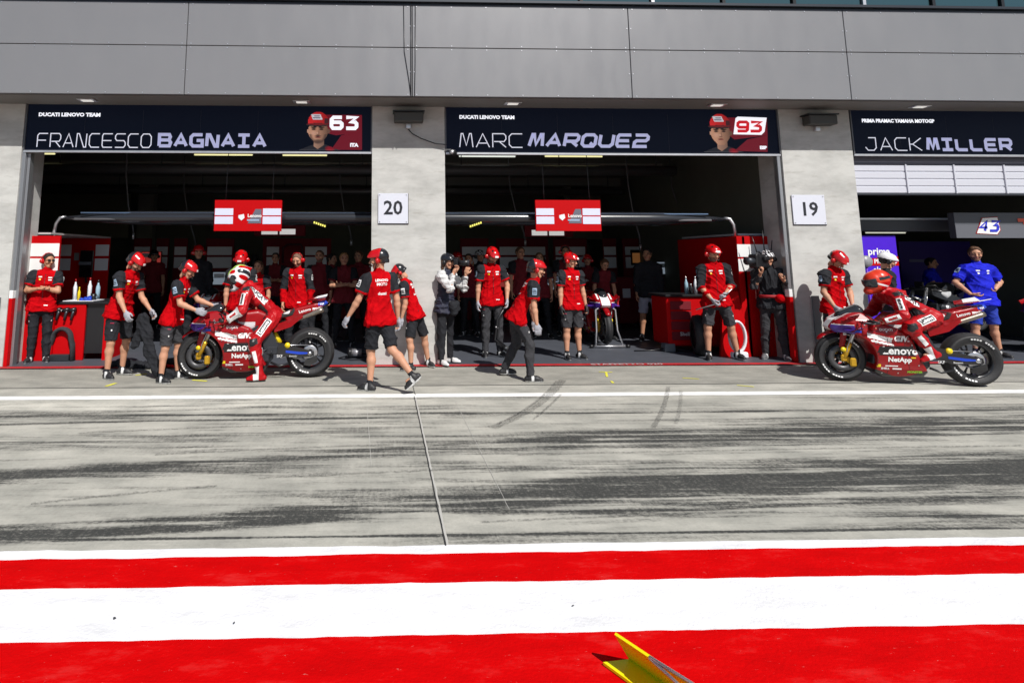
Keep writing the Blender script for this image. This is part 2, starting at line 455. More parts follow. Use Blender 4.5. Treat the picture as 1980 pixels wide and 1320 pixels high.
def stroke_text(name, s, x0, z0, hgt, adv, wid, th, y, m, parent, slant=0, depth=.004):
    """polyline letters on a plane facing -Y"""
    mb = MB(); lay = 0
    for i, ch in enumerate(s):
        if ch == ' ': continue
        for pl in ST[ch]:
            P = [(x0 + i * adv + p[0] * wid + slant * p[1] * hgt, z0 + th / 2 + p[1] * (hgt - th)) for p in pl]
            closed = P[0] == P[-1]
            if closed: P = P[:-1]
            n = len(P); L = []; Rr = []
            for k in range(n):
                if closed: a, b = P[k - 1], P[(k + 1) % n]
                else: a = P[k - 1] if k else None; b = P[k + 1] if k < n - 1 else None
                p = P[k]
                def nrm(u, v):
                    dx, dz = v[0] - u[0], v[1] - u[1]; l = math.hypot(dx, dz) or 1
                    return (-dz / l, dx / l)
                if a is None: nx, nz = nrm(p, b); sc = 1
                elif b is None: nx, nz = nrm(a, p); sc = 1
                else:
                    n1, n2 = nrm(a, p), nrm(p, b); nx, nz = n1[0] + n2[0], n1[1] + n2[1]; l = math.hypot(nx, nz) or 1
                    nx, nz = nx / l, nz / l; sc = min(1 / max(.35, nx * n1[0] + nz * n1[1]), 1.6)
                L.append((p[0] + nx * th / 2 * sc, p[1] + nz * th / 2 * sc)); Rr.append((p[0] - nx * th / 2 * sc, p[1] - nz * th / 2 * sc))
            lay = (lay + 1) % 5; yy = y - depth - lay * .0004
            for k in range(n if closed else n - 1):
                j = (k + 1) % n
                mb.add([(Rr[k][0], yy, Rr[k][1]), (Rr[j][0], yy, Rr[j][1]), (L[j][0], yy, L[j][1]), (L[k][0], yy, L[k][1])], [[0, 1, 2, 3]])
    return mb.build(name, m, parent)
# ---------------------------------------------------------------- measuring helpers (photo pixel -> place)
_f = Vector((math.sin(YAW) * math.cos(PITCH), math.cos(YAW) * math.cos(PITCH), -math.sin(PITCH)))
_r = Vector((math.cos(YAW), -math.sin(YAW), 0)); _u = _r.cross(_f)
def ray(px, py): return _f + _r * ((px - 780) / 1144) - _u * ((py - 337.3) / 1144)
def gp(px, py, z=0.0):
    d = ray(px, py); return Vector((0, 0, CAM_H)) + d * ((z - CAM_H) / d.z)
def fp(px, py, Y):
    d = ray(px, py); return Vector((0, 0, CAM_H)) + d * (Y / d.y)
def fx(px, Y, py=400): return fp(px, py, Y).x
def fz(px, py, Y): return fp(px, py, Y).z

# ---------------------------------------------------------------- ground
def nodes(m): t = m.node_tree; return t, t.nodes, t.links
def ground_mat():
    m = bpy.data.materials.new('pit_lane_concrete'); m.use_nodes = True
    t, N, Lk = nodes(m); b = N['Principled BSDF']; b.inputs['Roughness'].default_value = .9; b.inputs['Specular IOR Level'].default_value = .2
    geo = N.new('ShaderNodeNewGeometry'); sep = N.new('ShaderNodeSeparateXYZ'); Lk.new(geo.outputs['Position'], sep.inputs[0])
    def mth(op, a, b_=None, c=None, clamp=False):
        n = N.new('ShaderNodeMath'); n.operation = op; n.use_clamp = clamp
        for i, v in enumerate((a, b_, c)):
            if v is None: continue
            if isinstance(v, (int, float)): n.inputs[i].default_value = v
            else: Lk.new(v, n.inputs[i])
        return n.outputs[0]
    def noi(scale, sc, detail=5, rough=.6, dist=0, rot=0):
        mp = N.new('ShaderNodeMapping'); mp.inputs['Scale'].default_value = sc; mp.inputs['Rotation'].default_value = (0, 0, rot)
        Lk.new(geo.outputs['Position'], mp.inputs[0])
        n = N.new('ShaderNodeTexNoise'); n.inputs['Scale'].default_value = scale; n.inputs['Detail'].default_value = detail
        n.inputs['Roughness'].default_value = rough; n.inputs['Distortion'].default_value = dist
        Lk.new(mp.outputs[0], n.inputs['Vector']); return n.outputs[0]
    def mapr(v, a, b_, c=0, d=1):
        n = N.new('ShaderNodeMapRange'); n.inputs[1].default_value = a; n.inputs[2].default_value = b_; n.inputs[3].default_value = c; n.inputs[4].default_value = d
        Lk.new(v, n.inputs[0]); return n.outputs[0]
    X, Y = sep.outputs[0], sep.outputs[1]
    streak = noi(1.0, (.35, 3.2, 1), 8, .62, .3, R(-2.5))
    streak2 = noi(1.0, (.9, 11, 1), 6, .6, .2, R(-1.5))
    streak3 = noi(1.0, (.55, 24, 1), 5, .6, .15, R(-1.2)); hatch = noi(1.0, (34, 5, 1), 3, .7, 0, R(14))
    grain = noi(48, (1, 1, 1), 6, .85)
    grain2 = noi(26, (1, 2.2, 1), 6, .7)
    blotch = noi(1.7, (1, 1.6, 1), 6, .65)
    dark = mth('MULTIPLY', mapr(streak, .48, .74), .55)
    dark = mth('ADD', dark, mth('MULTIPLY', mapr(streak2, .49, .75), .46))
    bands = [  # (px,py)->(px,py), half width in m, strength, x fade start, x fade end (metres, signed ramp)
        ((820, 862), (1980, 818), .30, 1.15, -.5, 1.6), ((900, 950), (1980, 905), .26, 1.35, .2, 1.7), ((1000, 905), (1980, 880), .10, .5, 0, 2),
        ((0, 1035), (700, 985), .13, 1.0, 1.6, -.3), ((0, 925), (620, 880), .20, .75, .8, -1.2), ((0, 860), (640, 835), .12, .45, .8, -1), ((700, 1000), (1980, 955), .11, .5, 0, 1.5),
        ((0, 805), (1980, 792), .06, .7, 3, 2.9), ((0, 820), (760, 806), .04, .9, 1, -.5), ((900, 985), (1980, 1000), .08, .4, 0, 2), ((640, 975), (1980, 925), .25, .4, -1, 1.5), ((0, 1045), (1980, 1020), .018, 1.2, 9, 10)]
    for (p, q, hw, st, x0, x1) in bands:
        A, B = gp(*p), gp(*q); sl_ = (B.y - A.y) / (B.x - A.x); c0 = A.y - sl_ * A.x
        d = mth('ABSOLUTE', mth('SUBTRACT', Y, mth('MULTIPLY_ADD', X, sl_, c0)))
        v = mapr(d, hw * 1.25, hw * .2, 0, st)
        if x0 < 8 and abs(x1 - x0) > .5: v = mth('MULTIPLY', v, mapr(X, x0, x1))
        v = mth('MULTIPLY', v, mth('MULTIPLY', mapr(streak2, .34, .60, .12, 1.1), mapr(streak3, .36, .60, .45, 1.15)))
        dark = mth('ADD', dark, v)
    # rubber lies on the tops of the aggregate: grainy edge
    inlane = mth('MULTIPLY', mapr(Y, 7.5, 7.15), mapr(Y, 3.4, 3.7))
    dark = mth('MULTIPLY', dark, mth('MULTIPLY_ADD', inlane, .85, .15))
    g = mth('MULTIPLY_ADD', mapr(grain, .34, .66), .60, mth('MULTIPLY', mapr(grain2, .32, .68), .40))
    dk = mth('MINIMUM', mth('ADD', dark, mth('MULTIPLY', inlane, .20)), .95)
    g = mth('ADD', g, mth('MULTIPLY', mth('SUBTRACT', hatch, .5), .55))
    k = mapr(mth('MULTIPLY_ADD', dk, 1.05, g), .72, 1.46)
    k = mth('MAXIMUM', k, mth('MULTIPLY', mth('MINIMUM', dark, 1.0), .30))
    k = mth('MULTIPLY', mth('MULTIPLY', k, mth('MINIMUM', mth('MULTIPLY_ADD', dark, 2.2, .22), 1.0)), .9)
    ramp = N.new('ShaderNodeMix'); ramp.data_type = 'RGBA'
    ramp.inputs[6].default_value = (.50, .485, .43, 1); ramp.inputs[7].default_value = (.33, .325, .29, 1)
    Lk.new(mapr(blotch, .35, .65), ramp.inputs[0])
    mg = N.new('ShaderNodeVectorMath'); mg.operation = 'SCALE'; Lk.new(ramp.outputs[2], mg.inputs[0])
    strip = mth('MULTIPLY_ADD', mapr(Y, 7.78, 7.84), -.24, 1)      # older, greyer slab next to the garages
    Lk.new(mth('MULTIPLY', strip, mth('MULTIPLY_ADD', mth('MULTIPLY', mth('MULTIPLY', mapr(X, 1.5, -1.0), mapr(Y, 6.55, 6.8)), mapr(Y, 7.3, 7.2)), .30, mapr(grain, .25, .75, .74, 1.18))), mg.inputs['Scale'])
    mx = N.new('ShaderNodeMix'); mx.data_type = 'RGBA'; Lk.new(k, mx.inputs[0]); Lk.new(mg.outputs[0], mx.inputs[6]); mx.inputs[7].default_value = (.011, .013, .015, 1)
    Lk.new(mx.outputs[2], b.inputs['Base Color'])
    bp = N.new('ShaderNodeBump'); bp.inputs['Strength'].default_value = .35; bp.inputs['Distance'].default_value = .006
    Lk.new(grain, bp.inputs['Height']); Lk.new(bp.outputs[0], b.inputs['Normal'])
    return m
def sheet(name, x0, x1, y0, y1, z, m, kind='structure', sub=1):
    mb = MB(); mb.add([(x0, y0, z), (x1, y0, z), (x1, y1, z), (x0, y1, z)], [[0, 1, 2, 3]])
    return tag(mb.build(name, m), kind=kind)
GM = ground_mat()
sheet('ground', -600, 600, -600, 600, -.02, mat('far_asphalt', (.09, .09, .09), .9, var=.15))
sheet('pit_lane', -40, 40, 1.2, 9.20, 0, GM)
def wornpaint(name, col, dirt=.25):
    m = bpy.data.materials.new(name); m.use_nodes = True; t, N, Lk = nodes(m); b = N['Principled BSDF']; b.inputs['Roughness'].default_value = .85; b.inputs['Specular IOR Level'].default_value = .03
    geo = N.new('ShaderNodeNewGeometry')
    mp = N.new('ShaderNodeMapping'); mp.inputs['Scale'].default_value = (1, 2.5, 1); Lk.new(geo.outputs['Position'], mp.inputs[0])
    n = N.new('ShaderNodeTexNoise'); n.inputs['Scale'].default_value = 3; n.inputs['Detail'].default_value = 9; n.inputs['Roughness'].default_value = .7; Lk.new(mp.outputs[0], n.inputs[0])
    n2 = N.new('ShaderNodeTexNoise'); n2.inputs['Scale'].default_value = 60; n2.inputs['Detail'].default_value = 3; Lk.new(geo.outputs['Position'], n2.inputs[0])
    r = N.new('ShaderNodeMapRange'); r.inputs[1].default_value = .54; r.inputs[2].default_value = .78; r.inputs[3].default_value = 0; r.inputs[4].default_value = dirt; Lk.new(n.outputs[0], r.inputs[0])
    mx = N.new('ShaderNodeMix'); mx.data_type = 'RGBA'; Lk.new(r.outputs[0], mx.inputs[0]); mx.inputs[6].default_value = (*col, 1); mx.inputs[7].default_value = (.16, .15, .14, 1)
    Lk.new(mx.outputs[2], b.inputs['Base Color'])
    n3 = N.new('ShaderNodeTexNoise'); n3.inputs['Scale'].default_value = 22; n3.inputs['Detail'].default_value = 8; n3.inputs['Roughness'].default_value = .8; Lk.new(mp.outputs[0], n3.inputs[0])
    r3 = N.new('ShaderNodeMapRange'); r3.inputs[1].default_value = .64; r3.inputs[2].default_value = .70; r3.inputs[3].default_value = 0; r3.inputs[4].default_value = .45; Lk.new(n3.outputs[0], r3.inputs[0])
    m3 = N.new('ShaderNodeMix'); m3.data_type = 'RGBA'; Lk.new(r3.outputs[0], m3.inputs[0]); Lk.new(mx.outputs[2], m3.inputs[6]); m3.inputs[7].default_value = (.55, .50, .47, 1)
    r4 = N.new('ShaderNodeMapRange'); r4.inputs[1].default_value = .3; r4.inputs[2].default_value = .7; r4.inputs[3].default_value = .80; r4.inputs[4].default_value = 1.12; Lk.new(n.outputs[0], r4.inputs[0])
    v4 = N.new('ShaderNodeVectorMath'); v4.operation = 'SCALE'; Lk.new(m3.outputs[2], v4.inputs[0]); Lk.new(r4.outputs[0], v4.inputs['Scale']); Lk.new(v4.outputs[0], b.inputs['Base Color'])
    bp = N.new('ShaderNodeBump'); bp.inputs['Strength'].default_value = .3; bp.inputs['Distance'].default_value = .01; Lk.new(n2.outputs[0], bp.inputs['Height']); Lk.new(bp.outputs[0], b.inputs['Normal'])
    return m
RP = wornpaint('red_ground_paint', (.58, .0012, .002), .16); WP = wornpaint('white_ground_paint', (.80, .80, .82), .35)
def ragged(name, y0, y1, z, m, amp=.010, x0=-9, x1=9, step=.06):
    mb = MB(); n = int((x1 - x0) / step); V = []
    for i in range(n + 1):
        x = x0 + step * i
        V += [(x, y0 + amp * noise.noise((x * 4, y0 * 9, 0)) + amp * .5 * noise.noise((x * 19, y0, 3)), z), (x, y1 + amp * noise.noise((x * 4, y1 * 9, 1)) + amp * .5 * noise.noise((x * 19, y1, 5)), z)]
    mb.add(V, [[2 * i, 2 * i + 2, 2 * i + 3, 2 * i + 1] for i in range(n)])
    return tag(mb.build(name, m), kind='structure')
ragged('white_edge_line', 3.497, 3.605, .004, WP)
ragged('red_painted_band', 3.196, 3.503, .008, RP)
ragged('white_painted_band', 2.775, 3.20, .012, WP)
ragged('red_painted_band', 1.35, 2.783, .016, RP)
WL = wornpaint('white_lane_line', (.85, .85, .83), .9)
ragged('white_lane_line', 7.18, 7.36, .004, WL, .008, -20, 20, .08)
JN = mat('joint_sealant', (.03, .03, .03), .9, var=.3); JW = mat('joint_pale', (.46, .45, .42), .9)
def strip(name, pts, wdt, z, m, seed=0, amp=.004, sub=8):
    P = []
    for a, b in zip(pts[:-1], pts[1:]):
        for k in range(sub): P.append(Vector(a).lerp(Vector(b), k / sub))
    P.append(Vector(pts[-1])); V = []
    for i, p in enumerate(P):
        d = (P[min(i + 1, len(P) - 1)] - P[max(i - 1, 0)]).normalized(); n_ = Vector((-d.y, d.x, 0))
        j = amp * noise.noise((i * .6, seed, 0)); ww = wdt * (1 + .5 * noise.noise((i * .9, seed, 7)))
        V += [p + n_ * (ww / 2 + j) + Vector((0, 0, z)), p + n_ * (-ww / 2 + j) + Vector((0, 0, z))]
    mb = MB(); mb.add(V, [[2 * i, 2 * i + 1, 2 * i + 3, 2 * i + 2] for i in range(len(P) - 1)])
    return tag(mb.build(name, m), kind='structure')
A, B = gp(803, 766), gp(866, 1056)
strip('slab_joint', [A, B], .013, .003, JW, 1, .006, 40)
strip('slab_joint', [A + Vector((-.014, 0, 0)), B + Vector((-.012, 0, 0))], .007, .005, JN, 2, .006, 40)
strip('slab_joint', [(-20, 7.79, 0), (20, 7.83, 0)], .022, .003, JN, 3, .006, 200)
strip('slab_joint', [gp(425 + 640 - 275, 716), gp(803, 764)], .008, .004, JN, 4, .003, 20)
strip('pale_scratch', [gp(880, 775), gp(985, 985)], .003, .004, JW, 5, .004, 30)
strip('pale_scratch', [gp(710, 790), gp(718, 900)], .004, .004, JW, 6, .004, 30)
def skid_mat(name, a):
    m = bpy.data.materials.new(name); m.use_nodes = True; t, N, Lk = nodes(m); b = N['Principled BSDF']; b.inputs['Base Color'].default_value = (.05, .05, .05, 1); b.inputs['Roughness'].default_value = .8
    geo = N.new('ShaderNodeNewGeometry'); n = N.new('ShaderNodeTexNoise'); n.inputs['Scale'].default_value = 60; n.inputs['Detail'].default_value = 5; n.inputs['Roughness'].default_value = .8; Lk.new(geo.outputs['Position'], n.inputs[0])
    r = N.new('ShaderNodeMapRange'); r.inputs[1].default_value = .42; r.inputs[2].default_value = .62; r.inputs[3].default_value = 0; r.inputs[4].default_value = a; Lk.new(n.outputs[0], r.inputs[0]); Lk.new(r.outputs[0], b.inputs['Alpha'])
    return m
SK = skid_mat('rubber_mark', .55)
def arcpx(a, b, c, n=12): return [gp(*[(1 - t) ** 2 * a[i] + 2 * t * (1 - t) * b[i] + t * t * c[i] for i in (0, 1)]) for t in [k / n for k in range(n + 1)]]
strip('tyre_mark', arcpx((1088, 735), (1050, 790), (950, 828)), .10, .006, SK, 11, .01, 4)
strip('tyre_mark', arcpx((1076, 737), (1040, 785), (960, 822)), .03, .007, SK, 12, .01, 4)
strip('tyre_mark', arcpx((1292, 748), (1288, 790), (1262, 828)), .05, .006, SK, 13, .01, 4)
strip('tyre_mark', arcpx((1316, 755), (1318, 790), (1306, 820)), .04, .006, skid_mat('faint_rubber_mark', .4), 14, .01, 4)
strip('tyre_mark', arcpx((1085, 762), (1060, 790), (1030, 812)), .03, .006, SK, 15, .01, 4)
for k_, (a, b, wd_) in enumerate((((20, 806), (480, 790), .02), ((150, 838), (700, 818), .02), ((860, 806), (1500, 794), .018), ((1000, 880), (1979, 862), .02), ((1250, 990), (1979, 962), .02), ((60, 975), (420, 940), .022), ((500, 925), (980, 905), .02), ((1400, 812), (1979, 806), .02), ((930, 1010), (1500, 990), .015), ((300, 880), (760, 860), .02))):
    strip('tyre_mark', arcpx(a, ((a[0] + b[0]) / 2, (a[1] + b[1]) / 2 - 3), b, 16), wd_ * 1.6, .0055 + .0001 * k_, SK, 30 + k_, .02, 4)
YM = mat('yellow_tape', (.72, .68, .06), .8)
for (a, b, wd) in (((1158, 719), (1184, 720), .035), ((1172, 720), (1174, 729), .03), ((1182, 737), (1186, 741), .03), ((1320, 731), (1352, 733), .03), ((1425, 745), (1458, 748), .03), ((262, 726), (284, 723), .04), ((205, 747), (224, 741), .05), ((372, 735), (400, 737), .05), ((1690 - 80, 730), (1640 - 10, 731), .02)):
    strip('yellow_floor_mark', [gp(*a), gp(*b)], wd, .005, YM, a[0], .004, 6)
# pebbles and bits of rubber on the paint
PB = mat('rubber_crumb_black', (.03, .03, .03), .8)
rs = random.Random(3)
for (px, py, s) in ((221, 1203, .008), (452, 1212, .006), (1108, 1178, .005)):
    p = gp(px, py); mb = MB()
    pts = [(s * (.6 + .6 * rs.random()) * math.cos(a), s * (.6 + .6 * rs.random()) * math.sin(a), rs.random() * s) for a in [k * .7 for k in range(9)]]
    mb.add(pts + [(0, 0, s), (0, 0, 0)], [[i, (i + 1) % 9, 9] for i in range(9)] + [[(i + 1) % 9, i, 10] for i in range(9)])
    o = mb.build('pebble', PB, None, (p.x, p.y, .016))
    tag(o, {221: 'largest dark crumb at the left of the white painted band', 452: 'small dark crumb right of the largest one on the white band', 1108: 'tiny crumb on the white band near the middle', 1088: 'brown speck on the upper red painted band', 1452: 'tiny crumb on the right part of the white band', 1750: 'tiny crumb on the lower red band at the far right'}[px], 'rubber crumb', 'crumbs on the painted bands')

# ---------------------------------------------------------------- garage floor and threshold line
FLM = mat('garage_floor_paint', (.075, .082, .10), .5, var=.1, vscale=3, spec=.3)
sheet('garage_floor', -14, 16, 9.20, 19.6, .012, FLM)
sheet('threshold_line', -20, 20, 9.08, 9.24, .016, mat('red_floor_line', (.42, .02, .025), .6, var=.25, vscale=9))
tx = fx(1142, 9.15, 705)
V_, F_ = text_geo('STAFFETTO 020', .15, 'LEFT', .003)
mb = MB(); mb.add([(tx + v.x * 1.05, 9.10 + (v.y + .05) * .85, .021) for v in V_], F_); tag(mb.build('threshold_lettering', mat('worn_white_letter', (.5, .45, .45), .8)), kind='structure')

# ---------------------------------------------------------------- the pit building
PF = 9.25     # pillar front plane
SOF = 4.01    # soffit height
bld = thing('pit_building', (0, 9.5, 0), 'long pit building with grey clad upper band over concrete pillars and open garages', 'building')
def bpart(name, mb, mats): o = mb.build(name, mats, bld); o.location = (0, -9.5, 0); return o
def conc_mat():
    m = bpy.data.materials.new('fair_faced_concrete'); m.use_nodes = True; t, N, Lk = nodes(m); b = N['Principled BSDF']; b.inputs['Roughness'].default_value = .85
    geo = N.new('ShaderNodeNewGeometry')
    def noi(s, sc, d=6):
        mp = N.new('ShaderNodeMapping'); mp.inputs['Scale'].default_value = sc; Lk.new(geo.outputs['Position'], mp.inputs[0])
        n = N.new('ShaderNodeTexNoise'); n.inputs['Scale'].default_value = s; n.inputs['Detail'].default_value = d; n.inputs['Roughness'].default_value = .65; Lk.new(mp.outputs[0], n.inputs[0]); return n.outputs[0]
    a = noi(1.3, (1, 1, 2.4)); c = noi(5, (.6, .6, 3)); g = noi(90, (1, 1, 1), 3)
    mx = N.new('ShaderNodeMix'); mx.data_type = 'RGBA'; mx.inputs[6].default_value = (.52, .52, .50, 1); mx.inputs[7].default_value = (.37, .37, .355, 1)
    r = N.new('ShaderNodeMapRange'); r.inputs[1].default_value = .4; r.inputs[2].default_value = .68; Lk.new(a, r.inputs[0]); Lk.new(r.outputs[0], mx.inputs[0])
    r2 = N.new('ShaderNodeMapRange'); r2.inputs[1].default_value = .56; r2.inputs[2].default_value = .72; r2.inputs[3].default_value = 0; r2.inputs[4].default_value = .55; Lk.new(c, r2.inputs[0])
    m2 = N.new('ShaderNodeMix'); m2.data_type = 'RGBA'; Lk.new(r2.outputs[0], m2.inputs[0]); Lk.new(mx.outputs[2], m2.inputs[6]); m2.inputs[7].default_value = (.3, .29, .26, 1)
    Lk.new(m2.outputs[2], b.inputs['Base Color'])
    bp = N.new('ShaderNodeBump'); bp.inputs['Strength'].default_value = .2; bp.inputs['Distance'].default_value = .005; Lk.new(g, bp.inputs['Height']); Lk.new(bp.outputs[0], b.inputs['Normal'])
    return m
CONC = conc_mat()
CLAD = mat('grey_cladding', (.215, .218, .23), .4, metal=.15, var=.025, vscale=.5)
def clad_waves(m):
    t, N, Lk = nodes(m); b = N['Principled BSDF']; geo = N.new('ShaderNodeNewGeometry')
    mp = N.new('ShaderNodeMapping'); mp.inputs['Scale'].default_value = (1, 1, .45); Lk.new(geo.outputs['Position'], mp.inputs[0])
    n = N.new('ShaderNodeTexNoise'); n.inputs['Scale'].default_value = 1.6; n.inputs['Detail'].default_value = 2; Lk.new(mp.outputs[0], n.inputs[0])
    bp = N.new('ShaderNodeBump'); bp.inputs['Strength'].default_value = .07; bp.inputs['Distance'].default_value = .05; Lk.new(n.outputs[0], bp.inputs['Height']); Lk.new(bp.outputs[0], b.inputs['Normal'])
    mp2 = N.new('ShaderNodeMapping'); mp2.inputs['Scale'].default_value = (3, 1, .8); Lk.new(geo.outputs['Position'], mp2.inputs[0])
    n2 = N.new('ShaderNodeTexNoise'); n2.inputs['Scale'].default_value = 1.5; n2.inputs['Detail'].default_value = 6; Lk.new(mp2.outputs[0], n2.inputs[0])
    r = N.new('ShaderNodeMapRange'); r.inputs[1].default_value = .35; r.inputs[2].default_value = .75; r.inputs[3].default_value = .36; r.inputs[4].default_value = .46; Lk.new(n2.outputs[0], r.inputs[0]); Lk.new(r.outputs[0], b.inputs['Roughness'])
clad_waves(CLAD)
SOFM = mat('soffit_grey', (.17, .165, .155), .6)
GAP = mat('joint_shadow_gap', (.02, .02, .022), .7)
ML = mat('steel_frame', (.35, .36, .38), .4, metal=.7)
P_X = [(-13.2, fx(42, PF, 287)), (fx(719.5, PF, 287), fx(860, PF, 287)), (fx(1511, PF, 287), fx(1648, PF, 287)), (13.2, 14.4)]
for (a, b) in P_X:
    mb = MB().b2(a, b, PF, PF + .62, 0, SOF - .002, 0); bpart('pillar', mb, CONC)
# base plinths of dark grey board
for (a, b) in ((P_X[0][1] - 1.2, P_X[0][1] - .1), (P_X[2][0] + .26, P_X[2][0] + .37)):
    mb = MB().b2(a, b, PF - .03, PF - .002, 0, 1.02, 0, bev=.004); bpart('base_board', mb, mat('base_grey', (.13, .14, .15), .6, var=.1))
mb = MB().b2(P_X[1][0] - .02, P_X[1][1] + .02, PF - .0, PF + .6, 0, .0, 0)
# fascia of clad panels
FY = 8.65; FT = 5.458
seams = [fx(p, FY, 100) for p in (360, 797, 1218, 1637)]
sp = seams[1] - seams[0]
xs = [seams[0] - 2 * sp, seams[0] - sp] + seams + [seams[3] + sp, seams[3] + 2 * sp]
zm = fz(790, 92.5, FY)
for i in range(len(xs) - 1):
    for (z0, z1) in ((SOF + .0, zm), (zm, FT)):
        g = .006
        mb = MB().b2(xs[i] + g, xs[i + 1] - g, FY, FY + .04, z0 + g, z1 - g, 0, bev=.003)
        n = 7
        for k in range(n):
            x = xs[i] + g + .06 + (xs[i + 1] - xs[i] - .12 - 2 * g) * k / (n - 1)
            for z in (z0 + .03, z1 - .03): mb.box((x, FY - .002, z), (.014, .006, .014), 1)
        for z in (z0 + (z1 - z0) * .5,):
            for x in (xs[i] + .03, xs[i + 1] - .03): mb.box((x, FY - .002, z), (.014, .006, .014), 1)
        bpart('fascia_panel', mb, [CLAD, ALU])
mb = MB().b2(xs[0], xs[-1], FY + .03, FY + .07, SOF + .01, FT - .01); bpart('fascia_backing', mb, GAP)
mb = MB().b2(xs[0], xs[-1], FY + .0, FY + .12, FT - .004, FT + .02).b2(xs[0], xs[-1], FY - .05, FY + .05, FT + .035, FT + .075); bpart('parapet_cap', mb, DARKM)
mb = MB().b2(xs[0], xs[-1], FY + .07, 9.95, SOF, SOF + .10); bpart('soffit', mb, SOFM)
mb = MB().b2(xs[0], xs[-1], FY + .07, 18.8, FT - .35, FT - .2); bpart('roof_slab', mb, GAP)
mb = MB().b2(xs[0], xs[-1], FY + .5, FY + .62, FT - .2, FT + 4.3); bpart('upper_wall', mb, mat('upper_wall_dark', (.05, .06, .07), .5))
# glazing of the upper floor, seen as a thin strip
gm = mat('teal_glazing', (.05, .11, .13), .08, metal=.4); gb = mat('sky_blue_banner', (.05, .28, .75), .4)
for i in range(22):
    x = xs[0] + i * 1.18
    mb = MB().b2(x + .03, x + 1.13, FY + .44, FY + .47, FT + .02, FT + 2.4)
    o = bpart('window', mb, gb if i in (19,) else (mat('beige_blind', (.5, .42, .3), .7) if i in (18,) else gm))
    mb = MB().b2(x - .025, x + .025, FY + .40, FY + .49, FT, FT + 2.4); bpart('mullion', mb, ALU if i % 3 == 0 else PLASK)
# recessed soffit downlights
LM = mat('downlight_glow', (.8, .8, .8), .4, emit=(1, .98, .9), es=.4)
for px, py in ((168, 196), (583, 199), (992, 202), (1387, 206), (1780, 209)):
    y = 8.65 + .32; x = fx(px, y, py)
    mb = MB().b2(x - .13, x + .13, y - .07, y + .09, SOF - .016, SOF + .0, 0, bev=.004).b2(x - .08, x + .08, y - .035, y + .055, SOF - .022, SOF - .015, 1)
    bpart('downlight', mb, [ALU, LM])
# cables down the cladding seam
mb = MB().tube([(seams[1] - .02, FY - .012, FT), (seams[1] - .02, FY - .012, SOF)], .006)
mb.tube([(seams[1] + .05, FY - .012, FT), (seams[1] + .045, FY - .012, SOF + .5), (seams[1] + .035, FY - .012, SOF)], .005)
mb.tube([(seams[1] - .13, FY - .012, FT), (seams[1] - .12, FY - .012, SOF + .7), (seams[1] - .05, FY - .012, SOF + .25), (seams[1] - .02, FY - .012, SOF)], .005)
tag(mb.build('hanging_cable', PLASK), 'thin dark cables running down the grey cladding above pillar 20', 'cable')
# garage rooms
IN0, IN1 = 9.9, 19.4
WALLD = mat('garage_wall_dark', (.12, .125, .10), .8, var=.1, vscale=1.2)
WALLB = mat('garage_wall_brown', (.17, .145, .115), .8, var=.1)
CEIL = mat('garage_ceiling', (.13, .135, .115), .8)
CZ = 3.86
mb = MB().b2(-13, 13.2, IN1, IN1 + .2, 0, CZ + .3); bpart('rear_wall', mb, WALLD)
mb = MB().b2(-13, 13.2, PF + .3, IN1 + .1, CZ, CZ + .06); bpart('garage_ceiling', mb, CEIL)
mb = MB().b2(P_X[2][0] + .3, P_X[2][0] + .5, PF + .62, IN1, 0, CZ); bpart('dividing_wall', mb, WALLD)
mb = MB().b2(-13.0, -12.8, PF + .6, IN1, 0, CZ); bpart('dividing_wall', mb, WALLD)
mb = MB().b2(13.0, 13.2, PF + .6, IN1, 0, CZ); bpart('dividing_wall', mb, WALLD)
for (yy, zz) in ((10.8, .16), (14.0, .2), (16.6, .22)):
    mb = MB().b2(-13, 13.2, yy, yy + .25, CZ - zz, CZ); bpart('ceiling_beam', mb, mat('beam_grey', (.22, .225, .205), .7))
for (px, w_) in ((268, 30), (1092, 12), (1384, 18)):
    a = fx(px, 18.4, 380); b_ = fx(px + w_, 18.4, 380)
    mb = MB().b2(a, b_, 18.4, 18.7, 0, CZ); bpart('column', mb, mat('beam_grey', (.22, .225, .205), .7))
for k, (pa, pb) in enumerate(((1104, 1165), (1167, 1232), (1234, 1290), (1292, 1345), (1347, 1383))):
    mb = MB().b2(fx(pa, 18.2, 380), fx(pb, 18.2, 380), 18.2, 18.24, 2.15, CZ - .22); bpart('wall_panel', mb, WALLB)
mb = MB().b2(fx(75, 18.6, 380), fx(252, 18.6, 380), 18.6, 18.64, 2.2, CZ - .3); bpart('wall_panel', mb, mat('olive_wall', (.18, .175, .125), .8))
